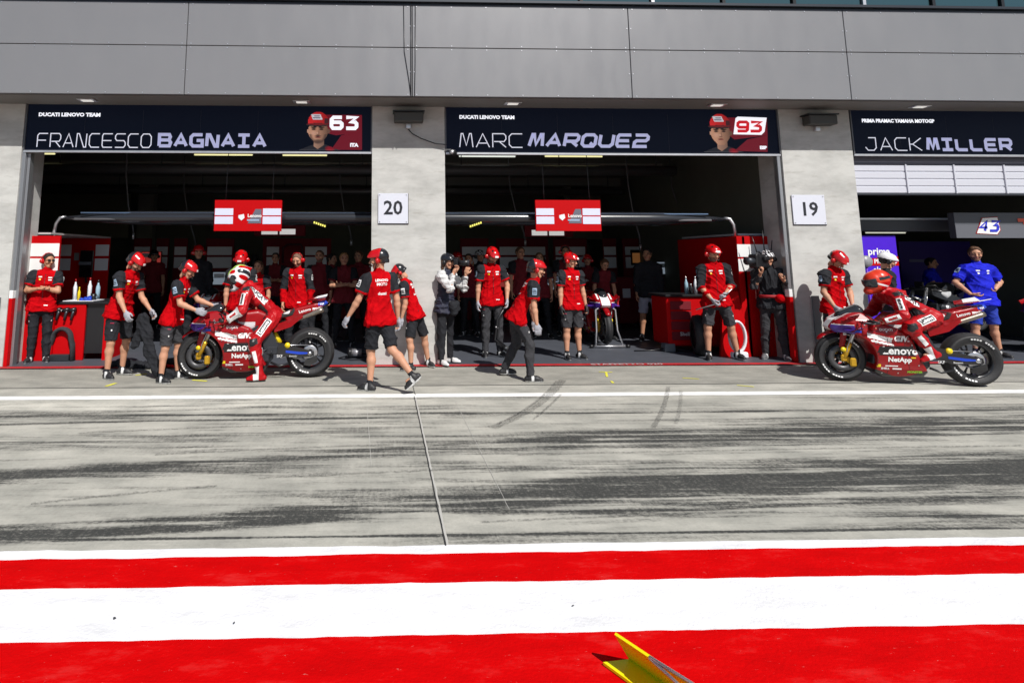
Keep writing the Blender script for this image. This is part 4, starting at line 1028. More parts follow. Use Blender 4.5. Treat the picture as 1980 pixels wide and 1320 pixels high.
SHIRTS = {'crew': [CLOTHR, CLOTHK, CLOTHR, CLOTHK], 'dim': [CLOTHD, CLOTHK, CLOTHD, CLOTHK], 'blue': [CLOTHB, CLOTHB, CLOTHB, CLOTHB], 'black': [CLOTHK] * 4, 'vest': [CLOTHN, CLOTHW, CLOTHW, CLOTHK],
          'cam': [CLOTHK, CLOTHG, CLOTHG, CLOTHR], 'dimred': [CLOTHD, CLOTHD, CLOTHD, CLOTHK]}
_seed = [0]
def person(label, foot=None, at=None, top=None, face=0, spine=(0, 0, 1), head=(0, 0), arms=None, legs=None, feet=None, shirt='crew', sleeve=.70, pants='shorts', pm=None,
           gloves=True, glove_m=None, helmet='red', hair=None, hairm=None, stub=False, skin=None, fat=0, stance=.10, h=None, fine=True, curl=(.5, .5), shoes=None, muffs=False, glasses=False,
           group=None, pel=None, rz=0, suit=None, prints=True, boots=False, parent_frame=None, shoulder=None, width=1.0, handdir=(None, None), fleece=False, hipy=0, thumbs=(None, None)):
    _seed[0] += 1; sd = _seed[0]; skin = skin or SKIN
    a = R(face); f = V3(math.sin(a), -math.cos(a), 0); s = V3(math.cos(a), math.sin(a), 0)
    sp = unit(spine); f2 = unit(f - sp * (f @ sp)) if abs(f @ sp) < .999 else f
    s2 = s if shoulder is None else V3(math.cos(R(shoulder)), math.sin(R(shoulder)), 0); s2 = unit(s2 - sp * (s2 @ sp)); s = unit(s - V3(0, 0, 1) * s[2])
    fc = np.cross(s2, sp); fc = unit(fc)      # chest forward
    if fc @ f < 0: fc = -fc
    THI, SHI, UA, FA = .43, .42, .285, .255
    L = {}
    P = V3(0, 0, 0)
    hip = {1: P + s * .095 - V3(0, 0, .03), -1: P - s * .095 - V3(0, 0, .03)}
    legs = legs or [[s * stance * .9 + V3(0, 0, -1)] * 2, [-s * stance * .9 + V3(0, 0, -1)] * 2]
    if pel is not None: P = V3(pel); hip = {q: hip[q] + P for q in hip}
    kn, an = {}, {}
    for i, q in enumerate((1, -1)):
        lg = legs[i]
        if isinstance(lg, tuple) and lg[0] == 'to': kn[q], an[q] = ik(hip[q], V3(lg[1]), THI, SHI, lg[2])
        else: kn[q] = hip[q] + unit(lg[0]) * THI; an[q] = kn[q] + unit(lg[1]) * SHI
    fd = {}
    feet = feet or [f + s * .25, f - s * .25]
    for i, q in enumerate((1, -1)): fd[q] = unit(feet[i])
    if pel is None:
        low = min(an[q][2] - .085 - max(0, -fd[q][2]) * .14 for q in (1, -1)); dz = V3(0, 0, -low)
        P = P + dz
        for q in (1, -1): hip[q] = hip[q] + dz; kn[q] = kn[q] + dz; an[q] = an[q] + dz
    N = P + sp * .53; C = P + sp * .38; W = P + sp * .16
    sh = {1: N - sp * .055 + s2 * .178 * width, -1: N - sp * .055 - s2 * .178 * width}
    arms = arms or [[s * .18 + V3(0, 0, -1), s * .02 + f * .15 + V3(0, 0, -1)], [-s * .18 + V3(0, 0, -1), -s * .02 + f * .15 + V3(0, 0, -1)]]
    el, wr, hd = {}, {}, {}
    for i, q in enumerate((1, -1)):
        ar = arms[i]
        if isinstance(ar, tuple) and ar[0] == 'to': el[q], wr[q] = ik(sh[q], V3(ar[1]), UA, FA, ar[2])
        else: el[q] = sh[q] + unit(ar[0]) * UA; wr[q] = el[q] + unit(ar[1]) * FA
        hd[q] = unit(wr[q] - el[q]) if handdir[i] is None else unit(handdir[i])
    # head frame: yaw is in picture terms, pitch positive looks down
    ya = R(face + head[0]); hf = V3(math.sin(ya), -math.cos(ya), 0); pt = R(head[1])
    hu = unit(V3(0, 0, 1) * math.cos(pt) + hf * math.sin(pt)); hf = unit(hf * math.cos(pt) - V3(0, 0, 1) * math.sin(pt)); hx = np.cross(hu, hf)
    HC = N + unit(sp + V3(0, 0, .6)) * .09 + hu * .095
    HMx = np.stack([-np.cross(hf, hu) * -1, -hf, hu], 1)      # columns: x, y, z of the head
    HMx[:, 0] = np.cross(HMx[:, 1], HMx[:, 2])
    # scale and placing
    topz = HC[2] + .12 * hu[2] + (.03 if helmet else .0)
    fmid = (an[1] + an[-1]) / 2 if foot is None or len(foot) < 3 else an[foot[2]] 
    if at is None and foot is not None: g = gp(foot[0], foot[1])
    if h is not None: sc = h / 1.78
    elif top is not None:
        yy = at[1] if at is not None else g.y
        px_ = foot[0] if foot is not None else 780
        sc = fz(px_, top, yy - fmid[1] * .9 + HC[1] * .9 if pel is None else yy) / topz
    else: sc = 1
    if parent_frame is not None: loc = Vector(parent_frame[0]); rz = parent_frame[1]
    elif at is not None: loc = Vector((at[0], at[1], .012 if at[1] > 9.2 else 0))
    else: loc = Vector((g.x - fmid[0] * sc, g.y - fmid[1] * sc, .012 if g.y > 9.2 else 0))
    root = thing('person', loc, label, 'person', group, rz)
    T = lambda p: p * sc
    vox = .0085 if fine else .014
    # ---------- body: one continuous surface
    B = SDF(); e = .006
    def seg(S, a_, b_, ra, rb, **k): S.cone(T(a_), T(b_), ra * sc, rb * sc, **k)
    dp = [(fc, .68)]
    seg(B, P - V3(0, 0, .02), W, .118 + fat * .5, .112 + fat * .6, k=.03, sq=(fc, .72)); seg(B, W, C, .112 + fat * .6, .135 + fat * .3, k=.03, sq=(fc, .66)); seg(B, sh[1] * .85 + sh[-1] * .15, sh[-1] * .85 + sh[1] * .15, .058, .058, k=.05)
    seg(B, N - sp * .03, HC - hu * .07 + hf * .0, .054, .047, k=.03)
    bare = suit is None
    for q in (1, -1):
        seg(B, sh[q], el[q], .050, .041, k=.02); m_ = el[q] * .72 + wr[q] * .28; seg(B, el[q], m_, .039, .0415, k=.02); seg(B, m_, wr[q], .0415, .026, k=.02)
        lk = .80 if (pants == 'long' or suit is not None) else 1
        seg(B, hip[q], kn[q], .082 * lk, .054 * lk, k=.03); m_ = kn[q] * .7 + an[q] * .3; back = -fd[q] * .012
        seg(B, kn[q], m_ + back, .052 * lk, .055 * lk, k=.03); seg(B, m_ + back, an[q], .055 * lk, .034, k=.03); dn = V3(0, 0, -1)
        ff = fd[q]; seg(B, an[q] + V3(0, 0, -.02), an[q] + ff * .10 + V3(0, 0, -.035) * (1 if ff[2] > -.3 else 0), .028, .018, k=.015)
    V, Q, _ = B.mesh(vox, None, ret=True)
    parts = [(V, Q, np.zeros(len(Q), int))]
    Vh = (HEAD[0] * sc * 1.03) @ HMx.T + T(HC); mi_ = HEAD[2].copy(); 
    if not stub: mi_[mi_ == 4] = 0
    parts.append((Vh, HEAD[1], mi_))
    glv = []
    for i, q in enumerate((1, -1)):
        d = hd[q]; th = V3(thumbs[i]) if thumbs[i] is not None else (f if abs(d @ f) < .8 else V3(0, 0, 1)); th = unit(th - d * (th @ d)); pn = np.cross(-d, th)
        if q == 1: pn = -pn
        M = np.stack([th, pn, -d], 1)
        for inf_, lst in ((0.0, parts), (.0032, glv)):
            if inf_ and not gloves: continue
            hv, hq, _ = hand(curl[i], inf_ if inf_ else 0.0)
            vv = (hv * sc) @ M.T + T(wr[q]) + d * .012 * sc; qq = hq[:, ::-1] if np.linalg.det(M) < 0 else hq
            if not inf_ and gloves: vv = (hv * .86 * sc) @ M.T + T(wr[q]) + d * .012 * sc
            lst.append((vv, qq, np.zeros(len(qq), int)))
    off = 0; VV, QQ, MM = [], [], []
    for v, q_, m_ in parts: VV.append(v); QQ.append(q_ + off); MM.append(m_); off += len(v)
    mesh_np('body', np.concatenate(VV), np.concatenate(QQ), [skin, LIPS, EYEM, BROW, STUB], np.concatenate(MM), root)
    for i, (v, q_, m_) in enumerate(glv): mesh_np('glove', v, q_, glove_m or GLOVE, None, root)
    # ---------- top
    bm_ = SHIRTS[shirt] if suit is None else suit
    S = SDF(); X = .018 + (.012 if fleece else 0)
    hemp = P - sp * .12; waist_cut = [(T(hemp), -sp)]
    if suit is None:
        seg(S, P - sp * .15, W, .200 + fat * .6, .150 + fat * .8, k=.03, sq=(fc, .68 + fat), cuts=waist_cut); seg(S, W, C, .144 + X * .3 + fat * .8, .156 + X * .4 + fat * .3, k=.03, sq=(fc, .68 + fat * .8))
    else:
        seg(S, P, W, .128, .122, k=.03, sq=(fc, .8)); seg(S, W, C, .122, .155, k=.03, sq=(fc, .7)); seg(S, C - fc * .09, N - fc * .07 + sp * .03, .07, .055, k=.04)   # back hump
    seg(S, C, N - sp * .06, .150 + X * .3, .10, k=.03, sq=(fc, .64)); seg(S, sh[1] * .8 + sh[-1] * .2, sh[-1] * .8 + sh[1] * .2, .072 + X * .3, .072 + X * .3, k=.05)
    seg(S, N - sp * .02, N + sp * .035 + hu * .01, .076, .068, k=.02, tag_=0 if suit is None else 0)
    for q in (1, -1):
        sl = sleeve if suit is None else 1
        ua = el[q] - sh[q]; cuff = sh[q] + ua * min(sl, 1) if sl <= 1 else el[q]
        r0 = .074 + X * .4; r1 = (.074 if sl <= 1 else .056) + X * .3
        if suit is not None: r0, r1 = .080, .068
        if sl <= 1 and suit is None:
            end = sh[q] + ua * sl; seg(S, sh[q], end, r0, r1, k=.025, tag_=1, cuts=[(T(end - unit(ua) * .028), unit(ua))])
            seg(S, end - unit(ua) * .05, end, r1 + .003, r1 + .003, k=.004, tag_=2, cuts=[(T(end), unit(ua)), (T(end - unit(ua) * .028), -unit(ua))])
        else:
            seg(S, sh[q], el[q], r0, r1, k=.025, tag_=1); fe = el[q] + (wr[q] - el[q]) * (min(sl - 1, .98) if suit is None else .9); seg(S, el[q], fe, r1, .042 if suit is None else .052, k=.025, tag_=2, cuts=[(T(fe), unit(wr[q] - el[q]))])
        seg(S, sh[q] * .88 + sh[-q] * .12, sh[q] + ua * .1, .068 + X * .3, .068 + X * .3, k=.04, tag_=1)
    if suit is not None:
        for q in (1, -1):
            seg(S, hip[q], kn[q], .112, .080, k=.04, tag_=3); seg(S, kn[q], an[q] + (kn[q] - an[q]) * .35, .078, .066, k=.03, tag_=4); seg(S, kn[q] + unit(kn[q] - hip[q]) * .01 + s * q * .03, kn[q] + unit(kn[q] - hip[q]) * .012 + s * q * .03, .052, .052, k=.02, tag_=5)
    if suit is None:
        for q in (1, -1):
            seg(S, hip[q] + sp * .10, hip[q] + unit(kn[q] - hip[q]) * .05, .095, .136 + fat * .3, k=.04, cuts=waist_cut)
    disp = wrinkle(sd, (.0145 if suit is None else .010) * sc * (1.0 if fleece else 1), 21 if not fleece else 30)
    def bandwr(V):
        d_ = disp(V)
        if fleece: d_ = d_ + .010 * np.abs(np.sin((V @ sp) * 42)) - .005
        return d_
    sname = 'shirt' if suit is None else 'race_suit'
    so = S.mesh(vox * .9, bm_, sname, root, tags=True, disp=bandwr)
    # ---------- legs
    pmat = pm or (CLOTHG if pants == 'shorts' else CLOTHK)
    if suit is None:
        S = SDF()
        seg(S, P + sp * .05, P - V3(0, 0, .06), .122 + fat * .5, .126 + fat * .5, k=.03, sq=(f, .76 + fat))
        for q in (1, -1):
            u = unit(kn[q] - hip[q]); w_ = unit(an[q] - kn[q])
            if pants == 'shorts':
                end = hip[q] + u * .40; seg(S, hip[q], end, .098, .090, k=.04, cuts=[(T(end), u)])
            else:
                seg(S, hip[q], kn[q], .098, .072, k=.04); m_ = kn[q] * .6 + an[q] * .4 - fd[q] * .01; seg(S, kn[q], m_, .071, .068, k=.03); end = an[q] - w_ * .0; seg(S, m_, end, .068, .056, k=.03, cuts=[(T(end), w_)])
        S.mesh(vox * .9, [pmat], 'shorts' if pants == 'shorts' else 'trousers', root, disp=wrinkle(sd + 50, .0105 * sc, 19))
        if fine and shirt == 'crew':
            po = [c for c in root.children if c.name.startswith(('shorts', 'trousers'))][0]; bp_ = bvh_of(po)
            for q in (1, -1):
                u = unit(kn[q] - hip[q]); o_ = unit(unit(f) * .7 + s * q * .7); o_ = unit(o_ - u * (o_ @ u))
                for (t_, ww, hh, mm) in ((.16, .05, .008, mat('pink_mark', (.5, .02, .08), .7)), (.26, .018, .022, WMARK), (.05, .045, .010, WMARK)):
                    V_, F_ = gridshape(ww * sc, hh * sc, 3, 1); project('leg_print', V_, F_, mm, root, bp_, Vector(T(hip[q] + u * t_)), Vector(o_), Vector(-u), .004, depth=.25)
    # ---------- shoes
    shm = shoes or SHOEK
    for q in (1, -1):
        S = SDF(); d = fd[q]; side = unit(np.cross(V3(0, 0, 1), d)) if abs(d[2]) < .99 else s; dn = unit(np.cross(d, side)); dn = dn if dn[2] < 0 else -dn
        A_ = an[q]; hl = A_ - d * .045 + dn * .045; to = A_ + d * .150 + dn * .058; pl = [(T(A_ + dn * .085), dn)]
        seg(S, hl, A_ + d * .09 + dn * .045, .043, .045, k=.02, sq=(side, .86), cuts=pl); seg(S, A_ + d * .08 + dn * .05, to, .044, .032, k=.02, sq=(side, .98), cuts=pl)
        seg(S, A_ + dn * .0, A_ + dn * .045, .044, .046, k=.02, cuts=pl)
        if boots or suit is not None: seg(S, A_ + unit(kn[q] - A_) * .17, A_, .054, .046, k=.02, cuts=[(T(A_ + unit(kn[q] - A_) * .17), unit(kn[q] - A_))])
        elif pants == 'shorts': seg(S, A_ - dn * .06, A_, .038, .038, k=.006, tag_=1, cuts=[(T(A_ - dn * .06), -dn)])
        sole0 = T(A_ + dn * .068)
        def mf(Cn, S=S, dn=dn, sole0=sole0):
            mi = S.label(Cn) if not (boots or suit) else np.zeros(len(Cn), int); dd = (Cn - sole0) @ dn; mi[dd > 0] = 2
            rel = Cn - T(A_); al = rel @ d
            if suit is None and not boots: mi[(np.abs(al - .03 * sc) < .018 * sc) & (mi == 0) & (np.abs(rel @ side) > .02)] = 2
            if suit is not None: mi[(al > .02 * sc) & (al < .09 * sc) & (dd < 0)] = 1
            return mi
        sm_ = [shm, CLOTHK, SHOEW if shm is not SHOEW else SHOEK] if suit is None else [LEATHR if shoes is None else shoes, LEATHW, PLASK]
        S.mesh(.007 if fine else .011, sm_, 'boot' if suit is not None else 'shoe', root, mfun=mf)
    # ---------- head gear
    M4 = Matrix([[*(HMx[0] * 1.0), 0], [*HMx[1], 0], [*HMx[2], 0], [0, 0, 0, 1]]); M4.translation = Vector(T(HC)); M4 = M4 @ Matrix.Scale(sc * 1.05, 4)
    def gear(name, me, par=None, M=None):
        o = bpy.data.objects.new(name, me); link(o, par or root); o.matrix_local = M if M is not None else M4; return o
    if helmet in ('orange', 'livery'):
        k_ = 'orange' if helmet == 'orange' else 'mix'; hm = gear('helmet', fullface(k_)); gear('visor', HM[('vis', k_)], hm, Matrix.Identity(4))
    elif helmet:
        hm = gear('helmet', helmet_data(helmet))
        em, ek = (HELMR, 'r') if helmet in ('red', 'redback') else (PLASK, 'k')
        for q in (1, -1):
            Mq = Matrix.Translation((q * .078, .012, -.008)) @ Matrix.Diagonal((q, 1, 1.1, 1)); gear('ear_cup', ear_data(em, ek), hm, Mq)
        if helmet in ('red', 'redback') and fine:
            mb = MB().tube([(.085, -.01, -.03), (.075, -.06, -.07), (.03, -.108, -.072)], .0045, n=6).tube([(.032, -.108, -.072), (.005, -.112, -.070)], .010, n=8)
            mb.build('microphone', PLASK, hm)
            V_, F_ = gridshape(.06, .03, 4, 2); project('helmet_badge', V_, F_, WHITE, hm, bvh_of(hm), (0, -.16, .09), (0, -.8, .6), (0, 0, 1), .002)
        mb = MB().tube([(-.072, .0, -.02), (-.05, -.035, -.10), (0, -.05, -.128), (.05, -.035, -.10), (.072, .0, -.02)], .005, n=6); mb.build('chin_strap', PLASK, hm)
    if helmet and not hair and fine and helmet not in ('orange', 'livery'): hair, hairm = 'short', (HAIRK, HAIRB)[sd % 2]
    if hair:
        hv, hq, _ = hair_data(hair); o = mesh_np('hair', hv, hq, hairm or HAIRK, None, root); o.matrix_local = M4
    if muffs:
        hb = bpy.data.objects.new('headset', None); link(hb, root); hb.matrix_local = M4
        MB().tube([(-.088, .01, .0), (-.09, .01, .07), (-.05, .01, .118), (0, .01, .128), (.05, .01, .118), (.09, .01, .07), (.088, .01, .0)], .007, n=8).build('band', HELMR, hb)
        for q in (1, -1):
            o = bpy.data.objects.new('ear_cup', ear_data(HELMR, 'r')); link(o, hb); o.matrix_local = Matrix.Translation((q * .076, .012, -.006)) @ Matrix.Diagonal((q, 1, 1.1, 1))
    if glasses:
        MB().box((-.032, -.096, .008), (.046, .012, .028), bev=.005).box((.032, -.096, .008), (.046, .012, .028), bev=.005).tube([(-.055, -.09, .014), (-.078, -.02, .012)], .003, n=6).tube([(.055, -.09, .014), (.078, -.02, .012)], .003, n=6).tube([(-.01, -.1, .014), (.01, -.1, .014)], .003, n=6).build('sunglasses', PLASK, root).matrix_local = M4
    # ---------- prints on the clothing
    if prints and fine:
        bv = bvh_of(so); Tv = lambda p: Vector(T(p)); LG = WMARK
        if suit is None and shirt in ('crew', 'blue', 'cam'):
            for (u_, v_, ww, hh, mm, nm) in ((.075, .06, .06, .022, WMARK, 'chest_print'), (.075, .02, .05, .018, WMARK, 'chest_print'), (-.075, .065, .055, .022, WMARK, 'chest_print'), (-.075, .022, .026, .026, YELL if shirt == 'crew' else WMARK, 'chest_print')):
                V_, F_ = gridshape(ww * sc, hh * sc, 4, 2); project(nm, V_, F_, mm, root, bv, Tv(C + s2 * u_ + sp * v_), fc, sp, .003)
            if shirt == 'crew':
                V_, F_ = gridshape(.006 * sc, .42 * sc, 1, 14); project('zip', V_, F_, PLASK, root, bv, Tv(C - sp * .1), fc, sp, .003)
                V_, F_ = gridshape(.06 * sc, .014 * sc, 4, 1); project('hem_print', V_, F_, WMARK, root, bv, Tv(P + s2 * .07 - sp * .02), fc, sp, .003)
                for (v_, body_, z_) in ((.07, 'LENOVO', .045), (.02, 'MOTO', .05), (-.10, 'ducati', .05)):
                    V_, F_ = text_geo(body_, z_ * sc, 'CENTER', .0015); project('back_print', V_, F_, WMARK, root, bv, Tv(C + sp * v_), -fc, sp, .004)
            for q in (1, -1):
                ua = unit(el[q] - sh[q]); out = unit(s2 * q + f * .0); out = unit(out - ua * (out @ ua))
                # patch on the part of the sleeve that looks outwards and to the front
                for k_, dd in ((0, out),):
                    dd = unit(dd); cc = sh[q] + (el[q] - sh[q]) * .30
                    V_, F_ = gridshape(.062 * sc, .095 * sc, 4, 5); project('sleeve_patch', V_, F_, PATCHB if q == -1 or face > 40 else WMARK, root, bv, Tv(cc), Vector(dd), Vector(-ua), .003, depth=.25)
                    V_, F_ = gridshape(.05 * sc, .012 * sc, 3, 1)
                    for k2 in (-.028, -.005, .018): project('patch_line', V_, F_, CLOTHK, root, bv, Tv(cc - ua * k2), Vector(dd), Vector(-ua), .0045, depth=.25)
    return dict(root=root, sc=sc, P=P * sc, N=N * sc, C=C * sc, sh={q: sh[q] * sc for q in sh}, wr={q: wr[q] * sc for q in wr}, el={q: el[q] * sc for q in el}, kn={q: kn[q] * sc for q in kn}, an={q: an[q] * sc for q in an}, hip={q: hip[q] * sc for q in hip}, hd=hd, f=f, s=s2, fc=fc, sp=sp, so=so, HC=HC * sc, loc=loc)
# ---------------------------------------------------------------- the crew in front
GL = (CLOTHG)
def v(*a): return V3(*a)
pA = person('man with crossed arms, sunglasses and red headset by the far left red panel', foot=(72, 701), top=492, face=22, spine=(.07, 0, 1), head=(35, 4), helmet=None, hair='short', hairm=HAIRK, muffs=True, glasses=True,
       arms=[[v(.25, -.34, -.95), v(-.93, -.30, .26)], [v(-.22, -.28, -.95), v(.95, -.28, .14)]], pants='long', gloves=False, curl=(.5, .6), stance=.03, handdir=(v(-.75, .6, .1), v(.75, .6, -.1)), skin=SKIN2)
pB = person('leftmost helmeted crew member, in black shorts, looking down at a black tyre cover', foot=(221, 728), top=492, face=66, spine=(.26, -.02, 1), head=(15, 38), helmet='redback', stub=True,
       arms=[[v(.25, .0, -1), v(.62, -.15, -.75)], [v(.12, -.15, -1), v(.50, -.25, -.82)]], legs=[[v(.10, .12, -1), v(-.12, .06, -1)], [v(.02, -.1, -1), v(-.06, -.0, -1)]], pants='shorts', pm=CLOTHK)
pC = person('crew member in shorts reaching gloved hands to the left race bike handlebar', foot=(327, 736), top=506, face=82, spine=(.30, -.02, 1), head=(5, 30), helmet='redback',
       arms=[[v(.55, .05, -.75), v(.95, .0, -.35)], [v(.30, -.2, -.9), v(.93, -.05, -.36)]], legs=[[v(.14, .14, -1), v(.0, .06, -1)], [v(-.02, -.1, -1), v(-.08, -.05, -1)]], pants='shorts')
pE = person('crew member in red helmet standing behind the leather-suited rider of the left bike', at=(fx(464, 9.5, 600), 9.5), foot=(464, 700), top=489, face=-8, head=(10, 35), helmet='red',
       arms=[[v(.2, -.1, -1), v(.15, -.3, -1)], [v(-.22, -.05, -1), v(-.0, -.12, -1)]], pants='long', gloves=False)
pF = person('brown-haired person in red partly hidden behind the rider of the left bike', at=(fx(497, 10.5, 600), 10.5), foot=(497, 700), top=506, face=-10, helmet=None, hair='long', hairm=HAIRB, pants='long', gloves=False, fine=False)
pG = person('bald crew member with red headset and long-sleeved jacket behind the left bike tail', at=(fx(574, 10.0, 600), 10.0), foot=(574, 700), top=492, face=-8, head=(-4, 22), helmet=None, hair='buzz', hairm=STUB, stub=True, muffs=True, sleeve=1.95, pants='long', gloves=False,
       arms=[[v(.24, -.05, -1), v(-.05, -.25, -1)], [v(-.28, -.05, -1), v(.05, -.3, -.9)]])
pL = person('tall crew member seen from behind, striding in black shorts before pillar 20', foot=(715, 756, 1), top=481, face=-140, spine=(-.03, .03, 1), head=(38, 6), helmet='redback', shoulder=205,
       arms=[[v(-.36, -.06, -.93), v(-.50, .12, -.85)], [v(.27, -.05, -.96), v(.06, .10, -1)]],
       legs=[[v(-.10, .22, -1), v(-.02, -.06, -1)], [v(.22, -.42, -1), v(.66, -.34, -.76)]], feet=[v(-.9, .45, 0), v(-.74, .12, -.66)], pants='shorts', pm=CLOTHK, curl=(.6, .5))
pM = person('crew member in red and black bending over behind the striding one by pillar 20', foot=(828, 709, -1), top=516, face=-105, spine=(-.36, .05, 1), head=(10, 50), helmet='redback',
       arms=[[v(.10, -.05, -1), v(-.25, .0, -1)], [v(-.3, .2, -1), v(-.3, .0, -.9)]],
       legs=[[v(-.20, -.25, -1), v(.05, .0, -1)], [v(.34, .10, -1), v(.16, .1, -1)]], feet=[v(-.9, .1, 0), v(.5, -.75, 0)], pants='shorts', pm=CLOTHK)
pN = person('photographer in black helmet, puffy vest and pale sleeves by pillar 20', foot=(862, 705), top=491, face=52, spine=(.06, 0, 1), head=(8, 6), helmet='black', hair='long', hairm=HAIRB, shirt='vest', sleeve=1.92, fleece=True,
       arms=[[v(.62, -.05, -.62), v(.05, -.35, .80)], [v(.42, -.52, -.62), v(.25, .15, .95)]], handdir=(v(.3, -.1, .9), v(.5, .1, .7)), pants='long', gloves=False, shoes=SHOEW, stance=.07, prints=False, fat=.02, curl=(.9, .8))
pO = person('crew member in long trousers holding a black bike stand in the middle garage', foot=(953, 690), top=482, face=8, spine=(.0, -.02, 1), head=(12, 32), helmet='red', stub=True,
       arms=[[v(.34, -.1, -.95), v(-.12, -.35, -.9)], [v(-.2, -.02, -1), v(-.08, -.12, -1)]], pants='long', pm=CLOTHG, stance=.05)
pP = person('crew member in dark trousers leaning forward to the right on the pit lane', foot=(1026, 738, -1), top=502, face=84, spine=(.60, -.05, 1), head=(4, 8), helmet='redback',
       arms=[[v(.05, .15, -1), v(.15, .05, -1)], [v(-.06, -.12, -1), v(.12, -.05, -1)]],
       legs=[[v(.08, .26, -1), v(-.46, .20, -1)], [v(.42, -.10, -.95), v(-.04, -.08, -1)]], feet=[v(.95, .1, 0), v(1, -.18, 0)], pants='long', pm=CLOTHG)
pQ = person('crew member in grey shorts standing upright beside the parked middle-garage bike', foot=(1109, 695), top=490, face=14, head=(32, 10), helmet='red', pants='shorts', glove_m=GLOVEK,
       arms=[[v(.18, .0, -1), v(.14, -.1, -1)], [v(-.10, -.02, -1), v(-.04, -.12, -1)]], stance=.04)
pR = person('crew member in shorts standing wide with a silver rod by the right red wall', foot=(1399, 696), top=475, face=-10, spine=(-.03, 0, 1), head=(16, 14), helmet='red', stub=True, sleeve=1.62, pants='shorts',
       arms=[[v(.26, -.08, -.95), v(-.62, -.45, -.42)], [v(-.20, -.12, -1), v(.35, -.45, -.70)]], legs=[[v(.24, -.02, -1), v(.20, .02, -1)], [v(-.20, -.06, -1), v(-.03, .02, -1)]], curl=(.9, .9))
pS = person('camera operator in white helmet with a big broadcast camera on the shoulder', foot=(1501, 696), top=485, face=-32, head=(6, 4), helmet='whitecam', shirt='cam', sleeve=1.9, pants='long', pm=CLOTHG,
       arms=[[v(.3, -.28, -.80), v(-.72, -.35, .55)], [v(-.40, -.30, -.65), v(.10, -.45, .62)]], gloves=False, shoes=mat('grey_shoe', (.10, .10, .11), .6), stance=.07, curl=(.9, .9), prints=False)
pT = person('crew member looking down at a black box in front of pillar 19', at=(fx(1614, 8.85, 600), 8.85), foot=(1614, 700), top=490, face=12, spine=(.02, -.08, 1), head=(14, 46), helmet='red',
       arms=[[v(.20, -.15, -1), v(-.35, -.55, -.70)], [v(-.22, -.1, -1), v(.20, -.5, -.80)]], pants='long', pm=CLOTHG, curl=(.8, .8))
pU = person('person in white peaked helmet and dark top behind the rider of the right bike', at=(fx(1722, 9.1, 600), 9.1), foot=(1722, 700), top=489, face=62, head=(12, 18), helmet='white', shirt='black', sleeve=1.9, pants='long', prints=False)
pW = person('broad bearded man in blue shirt and shorts with hands on hips', foot=(1912, 692), top=479, face=-6, head=(-30, 6), helmet=None, hair='short', hairm=HAIRB, stub=True, shirt='blue', sleeve=.75, pants='shorts', pm=CLOTHB2, gloves=False, fat=.055, width=1.08,
       arms=[[v(.66, .10, -.82), v(-.60, -.22, -.42)], [v(-.62, .10, -.82), v(.50, -.30, -.62)]], stance=.12, handdir=(v(-.75, -.3, .05), v(.7, -.3, -.2)))
# ---------------------------------------------------------------- people further back in the garages
def back(label, px, D, top, **k):
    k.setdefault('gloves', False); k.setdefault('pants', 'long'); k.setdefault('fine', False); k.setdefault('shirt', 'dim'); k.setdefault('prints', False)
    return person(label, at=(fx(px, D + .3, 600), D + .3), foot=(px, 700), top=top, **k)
back('dim figure in a red helmet at the back wall behind the left crew', 379, 11.2, 474, helmet='red', face=20, shirt='black', sleeve=1.9)
back('balding person in shaded red looking out behind the tail of the left bike', 616, 10.9, 485, helmet=None, hair='buzz', hairm=HAIRB, face=-5, stub=True, sleeve=1.5)
back('fair-haired person with folded arms in the shade left of pillar 20', 664, 10.7, 490, helmet=None, hair='short', hairm=HAIRF, face=10, arms=[[v(.2, -.3, -.95), v(-.85, -.45, .1)], [v(-.2, -.3, -.95), v(.85, -.45, .05)]])
back('person in plain shaded red jacket deepest in the shade left of pillar 20', 692, 11.6, 486, helmet=None, hair='short', hairm=HAIRB, face=-15, shirt='dimred', sleeve=1.9)
back('person in dark red cap just right of pillar 20 behind the photographer', 886, 12.4, 488, helmet='red', face=15, sleeve=1.6)
back('bare-headed person in shaded red near the photographer camera', 908, 12.2, 492, helmet=None, hair='short', hairm=HAIRK, face=-20)
back('helmeted person with a small camera behind the crew member holding the stand', 930, 12.6, 484, helmet='whitecam', face=10, shirt='black', sleeve=1.9, arms=[[v(.4, -.4, -.6), v(-.3, -.4, .8)], [v(-.4, -.4, -.6), v(.3, -.4, .8)]])
back('short-haired person in shaded red at the back wall above the crouching crew member', 1009, 12.0, 479, helmet=None, hair='short', hairm=HAIRB, face=12)
back('person with dark red headset at the back wall left of the parked garage bike', 1097, 12.2, 477, helmet=None, hair='short', hairm=HAIRK, muffs=True, face=-8)
back('person bowed behind the screen of the parked middle-garage bike', 1166, 11.6, 503, helmet=None, hair='short', hairm=HAIRB, face=5, head=(0, 25), spine=(0, -.3, 1))
back('man in black top and pale shorts with bare calves standing in the shade', 1257, 11.35, 482, helmet=None, hair='short', hairm=HAIRK, face=-20, head=(-14, 0), shirt='black', sleeve=1.9, pants='shorts', pm=CLOTHL, skin=SKIN2)
back('person in blue shirt bending over the stripped bike in the right garage', 1792, 11.8, 500, helmet=None, hair='short', hairm=HAIRK, face=30, spine=(.25, -.2, 1), shirt='blue', arms=[[v(.4, -.2, -.9), v(.6, -.4, -.5)], [v(.1, -.3, -.9), v(.6, -.4, -.5)]])

